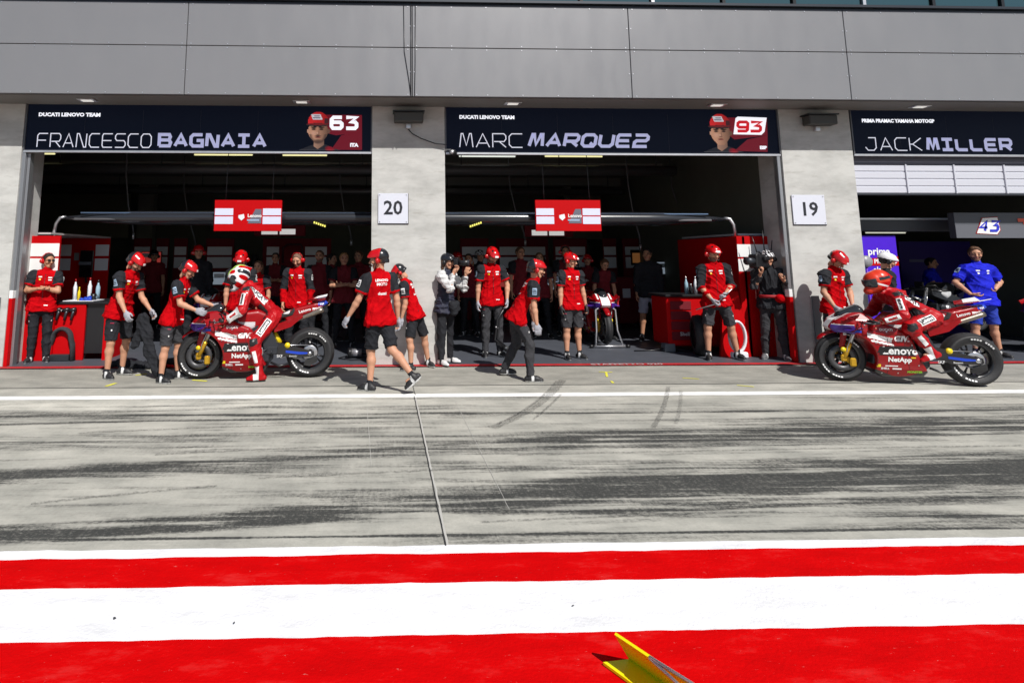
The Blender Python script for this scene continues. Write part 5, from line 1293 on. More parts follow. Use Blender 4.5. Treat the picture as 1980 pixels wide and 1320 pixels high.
back('person in shaded red turned sideways left of the fair-haired one', 640, 11.4, 492, helmet=None, hair='short', hairm=HAIRK, face=60, sleeve=1.5)
back('person in shaded red partly behind the grey-shorts crew member', 1140, 12.4, 492, helmet='red', face=-25)
back('person in black with a dark cap at the far left of the back wall', 292, 13.6, 484, helmet='black', face=30, shirt='dimred')
back('person in shaded red behind the leaning crew member', 1046, 11.9, 490, helmet=None, hair='long', hairm=HAIRB, face=-10)
back('person in shaded red between the two back panels behind the left rider', 530, 12.6, 490, helmet=None, hair='short', hairm=HAIRK, face=0, arms=[[v(.2, -.3, -.95), v(-.85, -.45, .1)], [v(-.2, -.3, -.95), v(.85, -.45, .05)]])
# ---------------------------------------------------------------- race bikes: rear axle above x=0, nose towards -x
def wheel(parent, name, x, Rr, hw, front, cols):
    w_ = bpy.data.objects.new(name, None); link(w_, parent); w_.location = (x, 0, Rr)
    rb = .215
    prof = [(rb - .006, -hw * .72), (rb + .012, -hw * .82), (rb + (Rr - rb) * .42, -hw * .98), (rb + (Rr - rb) * .66, -hw), (Rr - .035, -hw * .86), (Rr - .014, -hw * .6), (Rr - .003, -hw * .3), (Rr, 0)]
    prof = prof + [(r_, -h_) for r_, h_ in prof[-2::-1]] + [(rb - .006, hw * .72)]
    o = MB().lathe(prof, n=64).build('tyre', [RUBBER], w_)
    rp = [(rb + .006, -hw * .80), (rb - .012, -hw * .80), (rb - .028, -hw * .5), (rb - .030, 0), (rb - .028, hw * .5), (rb - .012, hw * .80), (rb + .006, hw * .80), (rb + .004, 0), (rb + .006, -hw * .80)]
    mb = MB().lathe(rp, n=56).lathe([(.0, -hw * .5), (.04, -hw * .5), (.05, -hw * .3), (.05, hw * .3), (.04, hw * .5), (.0, hw * .5)], n=24)
    for k in range(5):
        a = 2 * math.pi * k / 5 + (.3 if front else .7)
        for d in (-.20, .20):
            p0 = Vector((.045 * math.cos(a + d * .5), 0, .045 * math.sin(a + d * .5))); p1 = Vector(((rb - .02) * math.cos(a + d), 0, (rb - .02) * math.sin(a + d)))
            mb.tube([p0, p0.lerp(p1, .5), p1], [.014, .010, .014], n=6)
    mb.build('rim', CARBON, w_)
    # thin white ring of lettering on the sidewall
    for sgn in (-1, 1):
        mb = MB(); r0, r1 = rb + (Rr - rb) * .28, rb + (Rr - rb) * .44
        for (a0, a1) in ((.6, 1.7), (3.5, 4.7)):
            for k in range(9):
                if k == 4: continue
                t0 = a0 + (a1 - a0) * k / 9; t1 = t0 + (a1 - a0) / 9 * .72
                yy = lambda r_: sgn * (hw * (.94 if r_ == r0 else .995) + .002)
                mb.add([(r_ * math.cos(t), yy(r_), r_ * math.sin(t)) for (r_, t) in ((r0, t0), (r1, t0), (r1, t1), (r0, t1))], [[0, 1, 2, 3], [3, 2, 1, 0]][:1])
        mb.build('sidewall_lettering', WMARK, w_)
    if front:
        for sgn in (-1, 1):
            MB().lathe([(.10, sgn * .072), (.168, sgn * .072), (.168, sgn * .080), (.10, sgn * .080), (.10, sgn * .072)], n=40).build('brake_disc', mat('carbon_disc', (.06, .06, .065), .4, metal=.3), w_)
            MB().box((.11, sgn * .085, -.05), (.075, .05, .11), bev=.014).build('brake_caliper', GOLD, w_)
    else:
        MB().lathe([(.05, -.098), (.098, -.098), (.104, -.094), (.098, -.09), (.05, -.09), (.05, -.098)], n=36).build('sprocket', STEEL, w_)
        MB().lathe([(.04, .088), (.105, .088), (.105, .094), (.04, .094), (.04, .088)], n=30).build('brake_disc', STEEL, w_)
    return w_
_FD = {}
def fairing_data():
    if _FD: return _FD
    L = [(-1.62, .70), (-1.55, .79), (-1.40, .88), (-1.24, .93), (-1.14, .84), (-.98, .755), (-.80, .69), (-.72, .58), (-.67, .38), (-.56, .17), (-.60, .105), (-1.04, .085), (-1.15, .15), (-1.20, .34), (-1.27, .50), (-1.40, .60), (-1.55, .635)]
    def wf(x, z):
        a = np.interp(z, [.08, .2, .45, .65, .80, .95], [.125, .19, .245, .25, .215, .12]); b = np.interp(x, [-1.64, -1.52, -1.35, -1.15, -.9, -.55], [.07, .17, .235, .26, .26, .21])
        return np.minimum(a, b)
    s = SDF(); s.plate(L, .26, k=.02, rnd=.035, wfun=wf, tag_=0)
    s.cone((-1.47, -.3, .305), (-1.47, .3, .305), .335, .335, k=.02, sub=True)
    s.cone((-1.36, -.10, .62), (-1.30, .10, .62), .0, .0, k=.01) if False else None
    s.cone((-1.47, -.075, .35), (-1.30, -.075, .80), .085, .07, k=.02, sub=True); s.cone((-1.47, .075, .35), (-1.30, .075, .80), .085, .07, k=.02, sub=True)
    s.cone((-1.30, 0, .96), (-1.05, 0, .87), .13, .16, k=.03, sub=True)              # cockpit
    s.cone((-1.66, -.035, .715), (-1.66, .035, .715), .035, .035, k=.01, sub=True)    # ram-air mouth
    for q in (-1, 1):
        s.cone((-1.10, q * .25, .60), (-.98, q * .25, .54), .030, .040, k=.015, sub=True)
        s.cone((-.98, q * .262, .63), (-.86, q * .25, .585), .018, .026, k=.012, sub=True)
    s.cone((-1.2, 0, .80), (-.9, 0, .70), .11, .14, k=.03, sub=True)
    _FD['L'] = L
    _FD['geo'] = s.mesh(.009, None, ret=True)
    # windscreen
    s = SDF(); s.cone((-1.40, 0, .835), (-1.23, 0, .895), .085, .100, k=.02, sq=((0, 1, 0), 1.05)); s.cone((-1.36, 0, .775), (-1.02, 0, .85), .095, .14, k=.02, sub=True); 
    s.cone((-1.15, 0, 1.1), (-.95, 0, .8), .10, .16, k=.02, sub=True)
    _FD['screen'] = s.mesh(.009, None, ret=True)
    s = SDF(); s.plate([(-1.02, .70), (-.98, .80), (-.86, .90), (-.70, .915), (-.56, .86), (-.50, .79), (-.62, .68), (-.85, .62)], .17, rnd=.06, k=.03, wfun=lambda x, z: np.interp(x, [-1.0, -.85, -.6, -.5], [.15, .175, .13, .10]))
    _FD['tank'] = s.mesh(.01, None, ret=True)
    s = SDF(); s.plate([(-.44, .815), (-.36, .86), (-.20, .93), (.02, .985), (.20, 1.02), (.235, .985), (.10, .90), (-.10, .83), (-.30, .775)], .12, rnd=.03, k=.02, wfun=lambda x, z: np.interp(x, [-.44, -.2, .05, .22], [.10, .125, .10, .06]))
    s.cone((-.30, -.09, .755), (-.12, -.09, .80), .035, .02, k=.03); s.cone((-.30, .09, .755), (-.12, .09, .80), .035, .02, k=.03)
    _FD['tail'] = s.mesh(.009, None, ret=True)
    s = SDF(); s.plate([(-.56, .80), (-.50, .845), (-.30, .855), (-.24, .92), (-.20, .91), (-.24, .83), (-.50, .77)], .13, rnd=.02, k=.02); _FD['seat'] = s.mesh(.011, None, ret=True)
    s = SDF()
    for k in range(9):
        a0, a1 = R(58 + k * 8), R(58 + (k + 1) * 8)
        s.cone((-1.47 + .292 * math.cos(a0), 0, .305 + .292 * math.sin(a0)), (-1.47 + .292 * math.cos(a1), 0, .305 + .292 * math.sin(a1)), .066, .066, k=.01)
    s.cone((-1.47, -.2, .305), (-1.47, .2, .305), .327, .327, k=.01, sub=True)
    for q in (-1, 1): s.cone((-1.47, q * .085, .46), (-1.44, q * .085, .60), .035, .04, k=.03, sq=((0, 1, 0), .4))
    _FD['fender'] = s.mesh(.008, None, ret=True)
    return _FD
def bike(label, loc, rz, livery='red', fairing=True, stand=None):
    D = fairing_data(); t = thing('race_bike', loc, label, 'motorcycle', 'race motorcycles in and before the garages', rz)
    main, second = (RED, WHITE) if livery != 'blue' else (mat('blue_fairing', (.012, .012, .06), .3), mat('violet_trim', (.05, .01, .25), .4))
    wheel(t, 'front_wheel', -1.47, .305, .062, True, None); wheel(t, 'rear_wheel', 0, .33, .098, False, None)
    purp = mat('violet_panel', (.06, .02, .24), .35, coat=.3)
    if fairing:
        V, Q, _ = D['geo']
        C = V[Q].mean(1); x, y, z = C.T; ay = np.abs(y); mi = np.zeros(len(C), int)
        mi[(z < .15 + .05 * np.sin(x * 9))] = 2
        ln = z - (.62 + (x + 1.2) * -.22)
        mi[(ay > .12) & (x < -.96) & (x > -1.24) & (np.abs(ln + .005) < .030)] = 1
        mi[(ay > .12) & (x < -.95) & (x > -1.20) & (np.abs(ln + .062) < .013)] = 1
        mi[(ay < .075) & (x < -1.36) & (z > .66)] = 1
        mi[(ay > .075) & (x < -1.33) & (z > .80) & (np.abs(ay - .115) < .014)] = 1
        mi[(ay > .10) & (x < -1.36) & (z < .735) & (z > .62)] = 3
        mi[(ay > .10) & (x < -1.36) & (np.abs(z - .742) < .008)] = 1
        f = mesh_np('fairing', V, Q, [main, second, CARBON, purp], mi, t); bv = bvh_of(f)
        for sgn in (-1, 1):
            d = (0, sgn, .05); k = dict(depth=.5)
            P_ = lambda nm, body, size, m, c, bold=0, sh=0, sx_=1: (lambda g: project(nm, g[0], g[1], m, f, bv, (c[0], sgn * .05, c[1]), d, (0, 0, 1), .003, sx_, depth=.6))(text_geo(body, size, 'CENTER', bold, sh))
            V_, F_ = gridshape(.46, .115, 16, 4, skew=.35); project('dark_band', V_, F_, PLASK, f, bv, (-.90, sgn * .05, .425), d, (0, 0, 1), .0022, depth=.6)
            P_('lettering', 'Lenovo', .132, WMARK, (-.885, .425), .004)
            P_('lettering', 'NetApp', .080, WMARK, (-.89, .315), .003)
            P_('lettering', 'GIVI', .085, WMARK, (-.86, .575), .006, .25, 1.1)
            P_('lettering', 'DUCATI', .040, WMARK, (-1.02, .685), .001)
            P_('lettering', 'SHELL', .036, WMARK, (-1.05, .20), .001)
            V_, F_ = text_geo('MOTUL', .032, 'CENTER', .001)
            P_('lettering', 'MONSTER', .036, mat('lime_mark', (.25, .55, .03), .4), (-.72, .165), .002)
            # winglets and their end plates
            for (z0, L0, w0) in ((.80, .17, .115), (.70, .20, .13)):
                mb = MB(); P = []
                for i in range(7):
                    u = i / 6; yy = sgn * (.16 + w0 * u); zz = z0 - .02 * math.sin(u * math.pi) + (.045 * u * u if z0 > .75 else -.03 * u * u); xl = -1.50 + .06 * u
                    P.append((xl, yy, zz)); P.append((xl + L0 * (1 - .25 * u), yy, zz + .035))
                n_ = len(P); P += [(a, b, c + .007) for a, b, c in P]
                F = []
                for i in range(6): F += [[2 * i, 2 * i + 1, 2 * i + 3, 2 * i + 2][::1], [n_ + 2 * i, n_ + 2 * i + 2, n_ + 2 * i + 3, n_ + 2 * i + 1], [2 * i, 2 * i + 2, n_ + 2 * i + 2, n_ + 2 * i], [2 * i + 1, n_ + 2 * i + 1, n_ + 2 * i + 3, 2 * i + 3]]
                mb.add(P, F); mb.build('winglet', RED if z0 > .75 else purp, f)
            MB().tube([(-1.45, sgn * .275, .845), (-1.36, sgn * .295, .80), (-1.34, sgn * .29, .72), (-1.42, sgn * .27, .66)], .012, n=6, flat=(1.6, .5)).build('winglet_end_plate', RED, f)
        V, Q, _ = D['screen']; mesh_np('windscreen', V, Q, GLASSK, None, t)
    if fairing:
        for sgn in (-1, 1):
            sm = mat('panel_gap', (.015, .005, .006), .6)
            for (ax, az, bx_, bz) in ((-1.22, .50, -.70, .485), (-1.0, .70, -1.02, .12), (-1.42, .64, -1.20, .72), (-.86, .66, -.78, .20)):
                L_ = math.hypot(bx_ - ax, bz - az); an_ = math.atan2(bz - az, (bx_ - ax)); V_, F_ = gridshape(L_, .005, 14, 1); rot = Matrix.Rotation(an_ if sgn < 0 else -an_ + math.pi, 3, 'Z'); V_ = [rot @ Vector(v_) for v_ in V_]
                project('panel_gap', V_, F_, sm, f, bv, ((ax + bx_) / 2, sgn * .05, (az + bz) / 2), (0, sgn, .05), (0, 0, 1), .0016, depth=.6)
            for (ax, az) in ((-1.15, .52), (-.75, .50), (-1.02, .66), (-1.08, .14), (-.68, .25), (-1.35, .68), (-1.25, .74), (-.9, .145)):
                V_, F_ = polyshape([(.009 * math.cos(k), .009 * math.sin(k)) for k in range(6)]); project('fastener', V_, F_, STEEL, f, bv, (ax, sgn * .05, az), (0, sgn, .05), (0, 0, 1), .004, depth=.6)
            for (ax, az, ww, hh, mm) in ((-.72, .40, .05, .02, WMARK), (-.98, .235, .14, .012, WMARK), (-.74, .345, .05, .016, YELL), (-1.12, .235, .04, .035, YELL), (-.92, .20, .10, .016, WMARK), (-1.33, .655, .07, .03, BLUEP)):
                V_, F_ = gridshape(ww, hh, 3, 2); project('sponsor_mark', V_, F_, mm, f, bv, (ax, sgn * .05, az), (0, sgn, .05), (0, 0, 1), .003, depth=.6)
    for sgn in (-1, 1):
        MB().tube([(-1.28, sgn * .12, .78), (-1.36, sgn * .16, .62), (-1.43, sgn * .14, .46), (-1.44, sgn * .12, .34)], .006, n=6).build('brake_hose', STEEL, t)
        MB().tube([(-1.13, sgn * .24, .80), (-1.18, sgn * .20, .87), (-1.27, sgn * .12, .86), (-1.33, sgn * .05, .80)], .007, n=6).build('lever_cable', PLASK, t)
    # fender
    V, Q, _ = D['fender']; C = V[Q].mean(1); mi = ((C[:, 2] > .6) & (np.abs(C[:, 0] + 1.40) < .05)).astype(int)
    fe = mesh_np('front_fender', V, Q, [main if fairing else CARBON, WHITE], mi, t)
    # fork
    for sgn in (-1, 1):
        MB().tube([(-1.47, sgn * .105, .305), (-1.40, sgn * .105, .46), (-1.385, sgn * .105, .50)], [.030, .028, .030], n=12).tube([(-1.385, sgn * .105, .50), (-1.25, sgn * .105, .82)], .025, m=1, n=12).box((-1.47, sgn * .11, .31), (.07, .035, .09), 0, bev=.015).build('fork_leg', [GOLD, STEEL], t)
        MB().tube([(-1.475, sgn * .115, .42), (-1.475, sgn * .135, .42)], .030, n=16).build('fork_guard', YELL, t)
    MB().box((-1.26, 0, .80), (.10, .26, .035), bev=.012).box((-1.33, 0, .62), (.10, .24, .035), bev=.012).build('triple_clamp', DARKM, t)
    hb = MB()
    for sgn in (-1, 1): hb.tube([(-1.25, sgn * .11, .81), (-1.13, sgn * .335, .785)], .014, n=8)
    hb.build('handlebar', PLASK, t)
    for sgn in (-1, 1):
        MB().tube([(-1.185, sgn * .225, .796), (-1.13, sgn * .335, .785)], .021, n=10).build('grip', RUBBER, t)
        MB().tube([(-1.26, sgn * .19, .80), (-1.26, sgn * .27, .785), (-1.20, sgn * .36, .77)], .008, n=6).build('lever', ALU, t)
        MB().tube([(-1.13, sgn * .36, .785), (-1.21, sgn * .375, .775), (-1.30, sgn * .33, .775), (-1.31, sgn * .24, .79)], .010, n=6).build('lever_guard', PLASK, t)
    MB().box((-1.27, 0, .885), (.03, .15, .09), bev=.01).box((-1.22, .03, .84), (.12, .1, .05), bev=.01).build('dashboard', PLASK, t)
    mb = MB(); rr = random.Random(5)
    for k in range(9):
        a = Vector((-1.28 + .1 * rr.random(), -.15 + .3 * rr.random(), .74)); mb.tube([a, a + Vector((.06, .04 * (rr.random() - .5), .07)), a + Vector((.16, .1 * (rr.random() - .5), .04 * rr.random()))], .007, n=6, m=0)
    mb.build('wiring', [PLASK], t)
    # tank, seat, tail
    V, Q, _ = D['tank']; C = V[Q].mean(1); mi = ((C[:, 2] < .76) & (C[:, 0] < -.74)).astype(int) + 0
    tk = mesh_np('tank', V, Q, [main if fairing else CARBON, mat('silver_pad', (.55, .56, .58), .35)], mi, t)
    V, Q, _ = D['seat']; mesh_np('seat', V, Q, mat('seat_foam', (.02, .02, .02), .9), None, t)
    V, Q, _ = D['tail']; C = V[Q].mean(1); mi = np.zeros(len(C), int); mi[(C[:, 0] > .10) & (C[:, 2] > .955)] = 1; mi[(C[:, 0] < -.28) & (C[:, 2] > .84)] = 2; mi[(C[:, 0] > .02) & (C[:, 2] < .925 + .1 * C[:, 0])] = 2
    tl_ = mesh_np('tail_unit', V, Q, [main if livery != 'bare' else main, BLUEP, WHITE, CARBON], mi, t); bv = bvh_of(tl_)
    for sgn in (-1, 1):
        for (b_, sz, c) in (('Lenovo', .055, (-.08, .895)), ('TIM', .035, (.15, .975)), ('DUCATI', .028, (.07, .905))):
            V_, F_ = text_geo(b_, sz, 'CENTER', .001); F_ = F_
            import mathutils
            rot = Matrix.Rotation(R(14) * (1 if sgn < 0 else -1), 3, 'Z'); V_ = [rot @ v for v in V_]
            project('lettering', V_, F_, WMARK if b_ != 'DUCATI' else REDM, tl_, bv, (c[0], sgn * .05, c[1]), (0, sgn, 0), (0, 0, 1), .003, depth=.4)
        # stacked rear wings
        for (z0, dx) in ((1.04, 0), (1.015, -.1)):
            P = [(.02 + dx, sgn * .04, z0), (.20 + dx, sgn * .03, z0 + .03), (.22 + dx, sgn * .15, z0 + .06), (.08 + dx, sgn * .16, z0 + .03)]; P += [(a, b, c - .008) for a, b, c in P]
            MB().add(P, [[0, 1, 2, 3], [7, 6, 5, 4], [0, 4, 5, 1], [1, 5, 6, 2], [2, 6, 7, 3], [3, 7, 4, 0]]).build('rear_wing', RED if dx else WHITE, tl_)
    # side panel under the seat, frame
    MB().poly([(-.50, .70), (-.22, .80), (-.10, .815), (-.26, .68), (-.48, .61)], .24, off=0).build('side_panel', main, t)
    MB().poly([(-1.20, .80), (-1.10, .82), (-.75, .72), (-.52, .64), (-.42, .44), (-.50, .34), (-.60, .38), (-.66, .56), (-.95, .62), (-1.2, .70)], .30).build('frame', DARKM, t)
    en = MB().box((-.80, 0, .40), (.34, .32, .26), 0, bev=.04).box((-.66, 0, .30), (.30, .30, .20), 0, bev=.04).tube([(-.70, -.18, .36), (-.70, .18, .36)], .085, n=20, m=1).tube([(-.86, -.17, .46), (-.86, .17, .46)], .055, n=16, m=1).tube([(-.72, 0, .48), (-.66, 0, .66)], [.10, .09], n=12).tube([(-.98, 0, .42), (-1.12, 0, .44)], [.10, .085], n=12)
    for k in range(7): en.box((-.70 + .010 * k, 0, .53 + .016 * k), (.20, .22, .005), 1)
    en.build('engine', [DARKM, ALU], t)
    MB().box((-1.12, 0, .40), (.03, .30, .30), bev=.01, M=Matrix.Rotation(R(12), 3, 'Y')).build('radiator', DARKM, t)
    ex = MB().tube([(-1.1, .06, .30), (-1.05, .08, .20), (-.85, .09, .15), (-.62, .10, .20), (-.50, .12, .34)], .024, n=10).tube([(-.60, .06, .66), (-.45, .06, .72), (-.2, .06, .80), (.06, .06, .90)], [.025, .028, .034, .036], n=12).tube([(-.56, -.07, .66), (-.40, -.07, .70), (-.14, -.07, .79), (.12, -.07, .885), (.17, -.07, .905)], [.022, .025, .033, .036, .034], n=12)
    ex.build('exhaust', TROUT, t)
    sw = MB()
    for sgn in (-1, 1):
        P = [(-.56, .46), (-.50, .50), (-.30, .45), (-.02, .375), (.055, .36), (.06, .30), (-.03, .285), (-.25, .28), (-.50, .34)]
        sw.poly(P, .035, off=sgn * .125)
    sw.poly([(-.56, .46), (-.44, .48), (-.42, .32), (-.52, .33)], .28)
    so = sw.build('swingarm', CARBON, t)
    MB().poly([(-.32, .345), (-.14, .32), (-.02, .325), (-.02, .345), (-.14, .355), (-.32, .375)], .004, off=-.1455).build('blue_sticker', BLUEP, so)
    flat_text('lettering', 'SKF', .05, WMARK, so, (-.40, -.1455, .30)); flat_text('lettering', 'Bonamici', .028, WMARK, so, (-.22, -.1475, .300))
    MB().tube([(.0, -.15, .33), (0, .15, .33)], .030, n=16).build('axle', STEEL, t)
    MB().tube([(-.30, -.125, .44), (-.30, -.150, .44)], .036, n=18).build('round_sticker', YELL, t)
    ch = MB().tube([(-.55, -.112, .44), (-.02, -.1, .434)], .009, n=6).tube([(-.55, -.112, .36), (-.02, -.1, .228)], .009, n=6); ch.build('chain', STEEL, t)
    MB().tube([(-.52, 0, .62), (-.40, 0, .42)], .03, n=12).tube([(-.51, 0, .6), (-.42, 0, .45)], .042, n=12, m=1).build('shock_absorber', [STEEL, YELL], t)
    for sgn in (-1, 1):
        MB().box((-.50, sgn * .155, .38), (.14, .02, .10), 0, bev=.008).tube([(-.50, sgn * .15, .37), (-.50, sgn * .23, .37)], .011, n=8).tube([(-.56, sgn * .16, .40), (-.66, sgn * .18, .35)], .007, n=6).build('footrest', DARKM, t)
    MB().poly([(-.06, .235), (.10, .30), (.10, .22), (.0, .16), (-.08, .18)], .01, off=-.12).build('chain_guard', CARBON, t)
    # hoses along the lower belly
    MB().tube([(-.52, -.12, .22), (-.40, -.13, .17), (-.28, -.12, .20)], .015, n=8).build('drain_hose', PLASK, t)
    if stand == 'front':
        pass
    return t
def heading(a, b):
    d = (Vector(b) - Vector(a)); return math.atan2(d.y, d.x)
b1r, b1f = gp(599, 728), gp(387, 732); rz1 = heading(b1f, b1r); loc1 = (b1r.x, b1r.y, .0)
bike('red race bike at the left, resting upright with its rider putting a foot down', loc1, rz1)
b2r, b2f = gp(1883, 746), gp(1633, 736); rz2 = heading(b2f, b2r); loc2 = (b2r.x, b2r.y, 0)
B2 = bike('red race bike at the right, ridden away past pillar 19 with a crouched rider', loc2, rz2)
p3_ = Vector((fx(401, 11.3, 580), 11.3, .012)); bike('parked race bike facing out behind the left crew, nose in white, red and violet', (p3_.x + .154, p3_.y + 1.46, .05), R(84))
p4_ = gp(1172, 672); bike('parked race bike on a front stand in the middle garage, facing out', (p4_.x + .10, p4_.y + 1.466, .06), R(86))
p5_ = Vector((fx(1885, 10.9, 640), 10.9, .012)); bike('stripped race bike without fairing standing in the right garage', (p5_.x, p5_.y, .25), R(14), 'blue', False)
p6_ = Vector((fx(2150, 10.2, 640), 10.2, .012)); bike('dark blue race bike cut off by the right edge of the photo', (p6_.x, p6_.y, .012), R(6), 'blue', True)
# front paddock stand of the middle garage bike
wx = p4_.x - .0
t = thing('paddock_stand', (wx, p4_.y - .1, .012), 'grey tubular front stand holding up the parked middle-garage bike', 'bike stand')
MB().tube([(-.25, -.02, .03), (.30, -.02, .03)], .018).build('base_bar', ALU, t)
for q in (-1, 1): MB().tube([(q * .25 + .02, -.02, .03), (q * .19, .02, .30), (q * .18, .05, .66), (0, .02, .78)], .016).build('upright', ALU, t)
for q in (-1, 1): MB().tube([(q * .30 + .02, -.03, .032), (q * .36 + .02, -.03, .032)], .032, n=12).build('foot', PLASK, t)
# ---------------------------------------------------------------- the two riders
SUIT = [LEATHR, LEATHR, LEATHW, LEATHR, LEATHR, LEATHK]
SUIT2 = [LEATHR, LEATHR, LEATHR, LEATHR, LEATHR, LEATHR]
def rider(label, fr, pel, spine, foot_l, foot_r, hl, head, helmet, white):
    r = person(label, pel=pel, parent_frame=fr, h=1.76, face=-90, spine=spine, head=head, suit=[LEATHR, LEATHR, LEATHW if white else LEATHR, LEATHR, LEATHR, LEATHK], helmet=helmet,
        arms=[('to', (hl[0], -.285, hl[1]), (.2, -.7, -.6)), ('to', (hl[0], .285, hl[1]), (.2, .7, -.6))], legs=[('to', foot_l, (-1, -.45, .5)), ('to', foot_r, (-1, .45, .5))],
        feet=[V3(-1, -.1, 0 if foot_l[2] < .15 else -.35), V3(-1, .1, -.35)], handdir=(V3(-.75, .1, -.45), V3(-.75, -.1, -.45)), curl=(.95, .95), glove_m=LEATHR, thumbs=(V3(.0, 1, -.1), V3(.0, -1, -.1)))
    so = r['so']; bv = bvh_of(so); root = r['root']; sc = r['sc']
    def deco(nm, a, b, w0, m, d, txt=None, size=.06, off=.004):
        a, b = Vector(a), Vector(b); c = (a + b) / 2; L = (b - a).length; ux = (b - a).normalized(); d = Vector(d); d = (d - ux * d.dot(ux)).normalized(); up = d.cross(ux)
        if up.z < 0 and False: up = -up
        if txt is None:
            V_, F_ = gridshape(L, w0, 10, 4); project(nm, V_, F_, m, root, bv, c, d, up, off, depth=.3)
        else:
            V_, F_ = text_geo(txt, size, 'CENTER', .003); project(nm, V_, F_, m, root, bv, c, d, up, off, depth=.3)
    P, N, C, s = r['P'], r['N'], r['C'], V3(0, -1, 0)
    for q in (1, -1):
        ht, kn_ = r['hip'][q], r['kn'][q]; o = V3(0, -q, .35)
        a = ht + (kn_ - ht) * .22; b = ht + (kn_ - ht) * .80
        aa, bb = (b, a) if q == 1 else (a, b)
        deco('leg_panel', aa, bb, .085, LEATHW, o); deco('leg_panel_inset', aa + (bb - aa) * .06, bb - (bb - aa) * .06, .058, LEATHK, o, off=.006); deco('lettering', aa, bb, 0, WMARK, o, 'Lenovo', .062, .009)
        e_, w_ = r['el'][q], r['wr'][q]; sh_ = r['sh'][q]
        aa, bb = (sh_ + (e_ - sh_) * .25, sh_ + (e_ - sh_) * .85)
        deco('arm_panel', bb if q == 1 else aa, aa if q == 1 else bb, .06, LEATHW, V3(-.3, -q, .1)); deco('lettering', bb if q == 1 else aa, aa if q == 1 else bb, 0, LEATHK, V3(-.3, -q, .1), 'MONSTER', .032, .008)
        aa, bb = e_ + (w_ - e_) * .15, e_ + (w_ - e_) * .8
        if not white: deco('arm_panel', bb if q == 1 else aa, aa if q == 1 else bb, .06, LEATHW, V3(0, -q, .3))
        deco('lettering', bb if q == 1 else aa, aa if q == 1 else bb, 0, REDM, V3(0, -q, .3), 'motul', .04, .008)
    for q in (1, -1):
        k_, a_ = r['kn'][q], r['an'][q]; aa, bb = k_ + (a_ - k_) * .25, k_ + (a_ - k_) * .62
        deco('shin_panel', aa if q == 1 else bb, bb if q == 1 else aa, .05, LEATHW, V3(-.3, -q, .1)); deco('knee_slider', k_ + V3(-.05, 0, 0), k_ + V3(.05, 0, .02), .075, LEATHK, V3(-.2, -q, .1), off=.012)
        deco('shoulder_patch', r['sh'][q] + V3(-.05, 0, 0), r['sh'][q] + V3(.05, 0, .01), .07, LEATHK if q == 1 else LEATHW, V3(0, -q, .9), off=.006)
        deco('side_panel', P + V3(-.05, 0, .02), P * .5 + N * .5 + V3(.02, 0, -.02), .09, LEATHK, V3(-.2, -q, -.35), off=.004)
    sp = r['sp']; bk = V3(.7, 0, .75)
    for q in (1,-1):
        o = V3(.45, -q * .9, .75)
        a = N * .93 + P * .07 + V3(0, -q * .06, 0); b = N * .35 + P * .65 + V3(0, -q * .05, 0)
        aa, bb = (a, b) if q == 1 else (b, a)
        deco('back_panel', aa, bb, .085, LEATHW, o, off=.004); deco('lettering', aa, bb, 0, LEATHK, o, 'DUCATI', .085, .008)
    return r
rider('rider in red leathers and patterned helmet on the left bike, one boot down', (loc1, rz1), (-.50, 0, .86), (-.80, 0, .66), (-.64, -.27, .095), (-.52, .18, .40), (-1.10, .80), (10, 30), 'livery', True)
rider('crouched rider in red leathers and orange helmet on the right race bike', (loc2, rz2), (-.42, 0, .885), (-.86, 0, .47), (-.52, -.20, .43), (-.52, .20, .43), (-1.10, .80), (6, 12), 'orange', False)
# ---------------------------------------------------------------- garage furniture
SHADE = mat('panel_grey_white', (.72, .73, .78), .5)
MON = mat('monitor_black', (.008, .008, .01), .2, coat=.3)
# left red corner wall (faces the lane) with white bars
def X_(px, Y, py=540): return fx(px, Y, py)
Y0 = 9.72
t = thing('panel_wall', (X_(32, Y0), Y0, .012), 'bright red panel wall with two white bars and a white 6 at the left edge', 'panel wall')
W_ = X_(108, Y0) - X_(30, Y0); zt = fz(60, 456, Y0) - .012
MB().b2(-.08, W_, 0, .05, 0, zt, bev=.005).build('panel', REDM, t)
for (a, b) in ((472, 497), (501, 528)): MB().b2(-.08, W_ - .0, -.004, -.001, fz(60, b, Y0), fz(60, a, Y0)).build('white_bar', WHITE, t)
MB().b2(.0, .20, -.004, -.001, fz(60, 572, Y0), fz(60, 541, Y0)).b2(.004, .196, -.006, -.005, fz(60, 571, Y0), fz(60, 542, Y0), 1).b2(.05, .15, -.008, -.007, fz(60, 563, Y0), fz(60, 550, Y0), 0).build('badge', [mat('pale_red', (.7, .2, .2), .5), REDM], t)
stroke_text('number', '6', .02, fz(50, 602, Y0), .16, .2, .13, .045, -.002, WHITE, t)
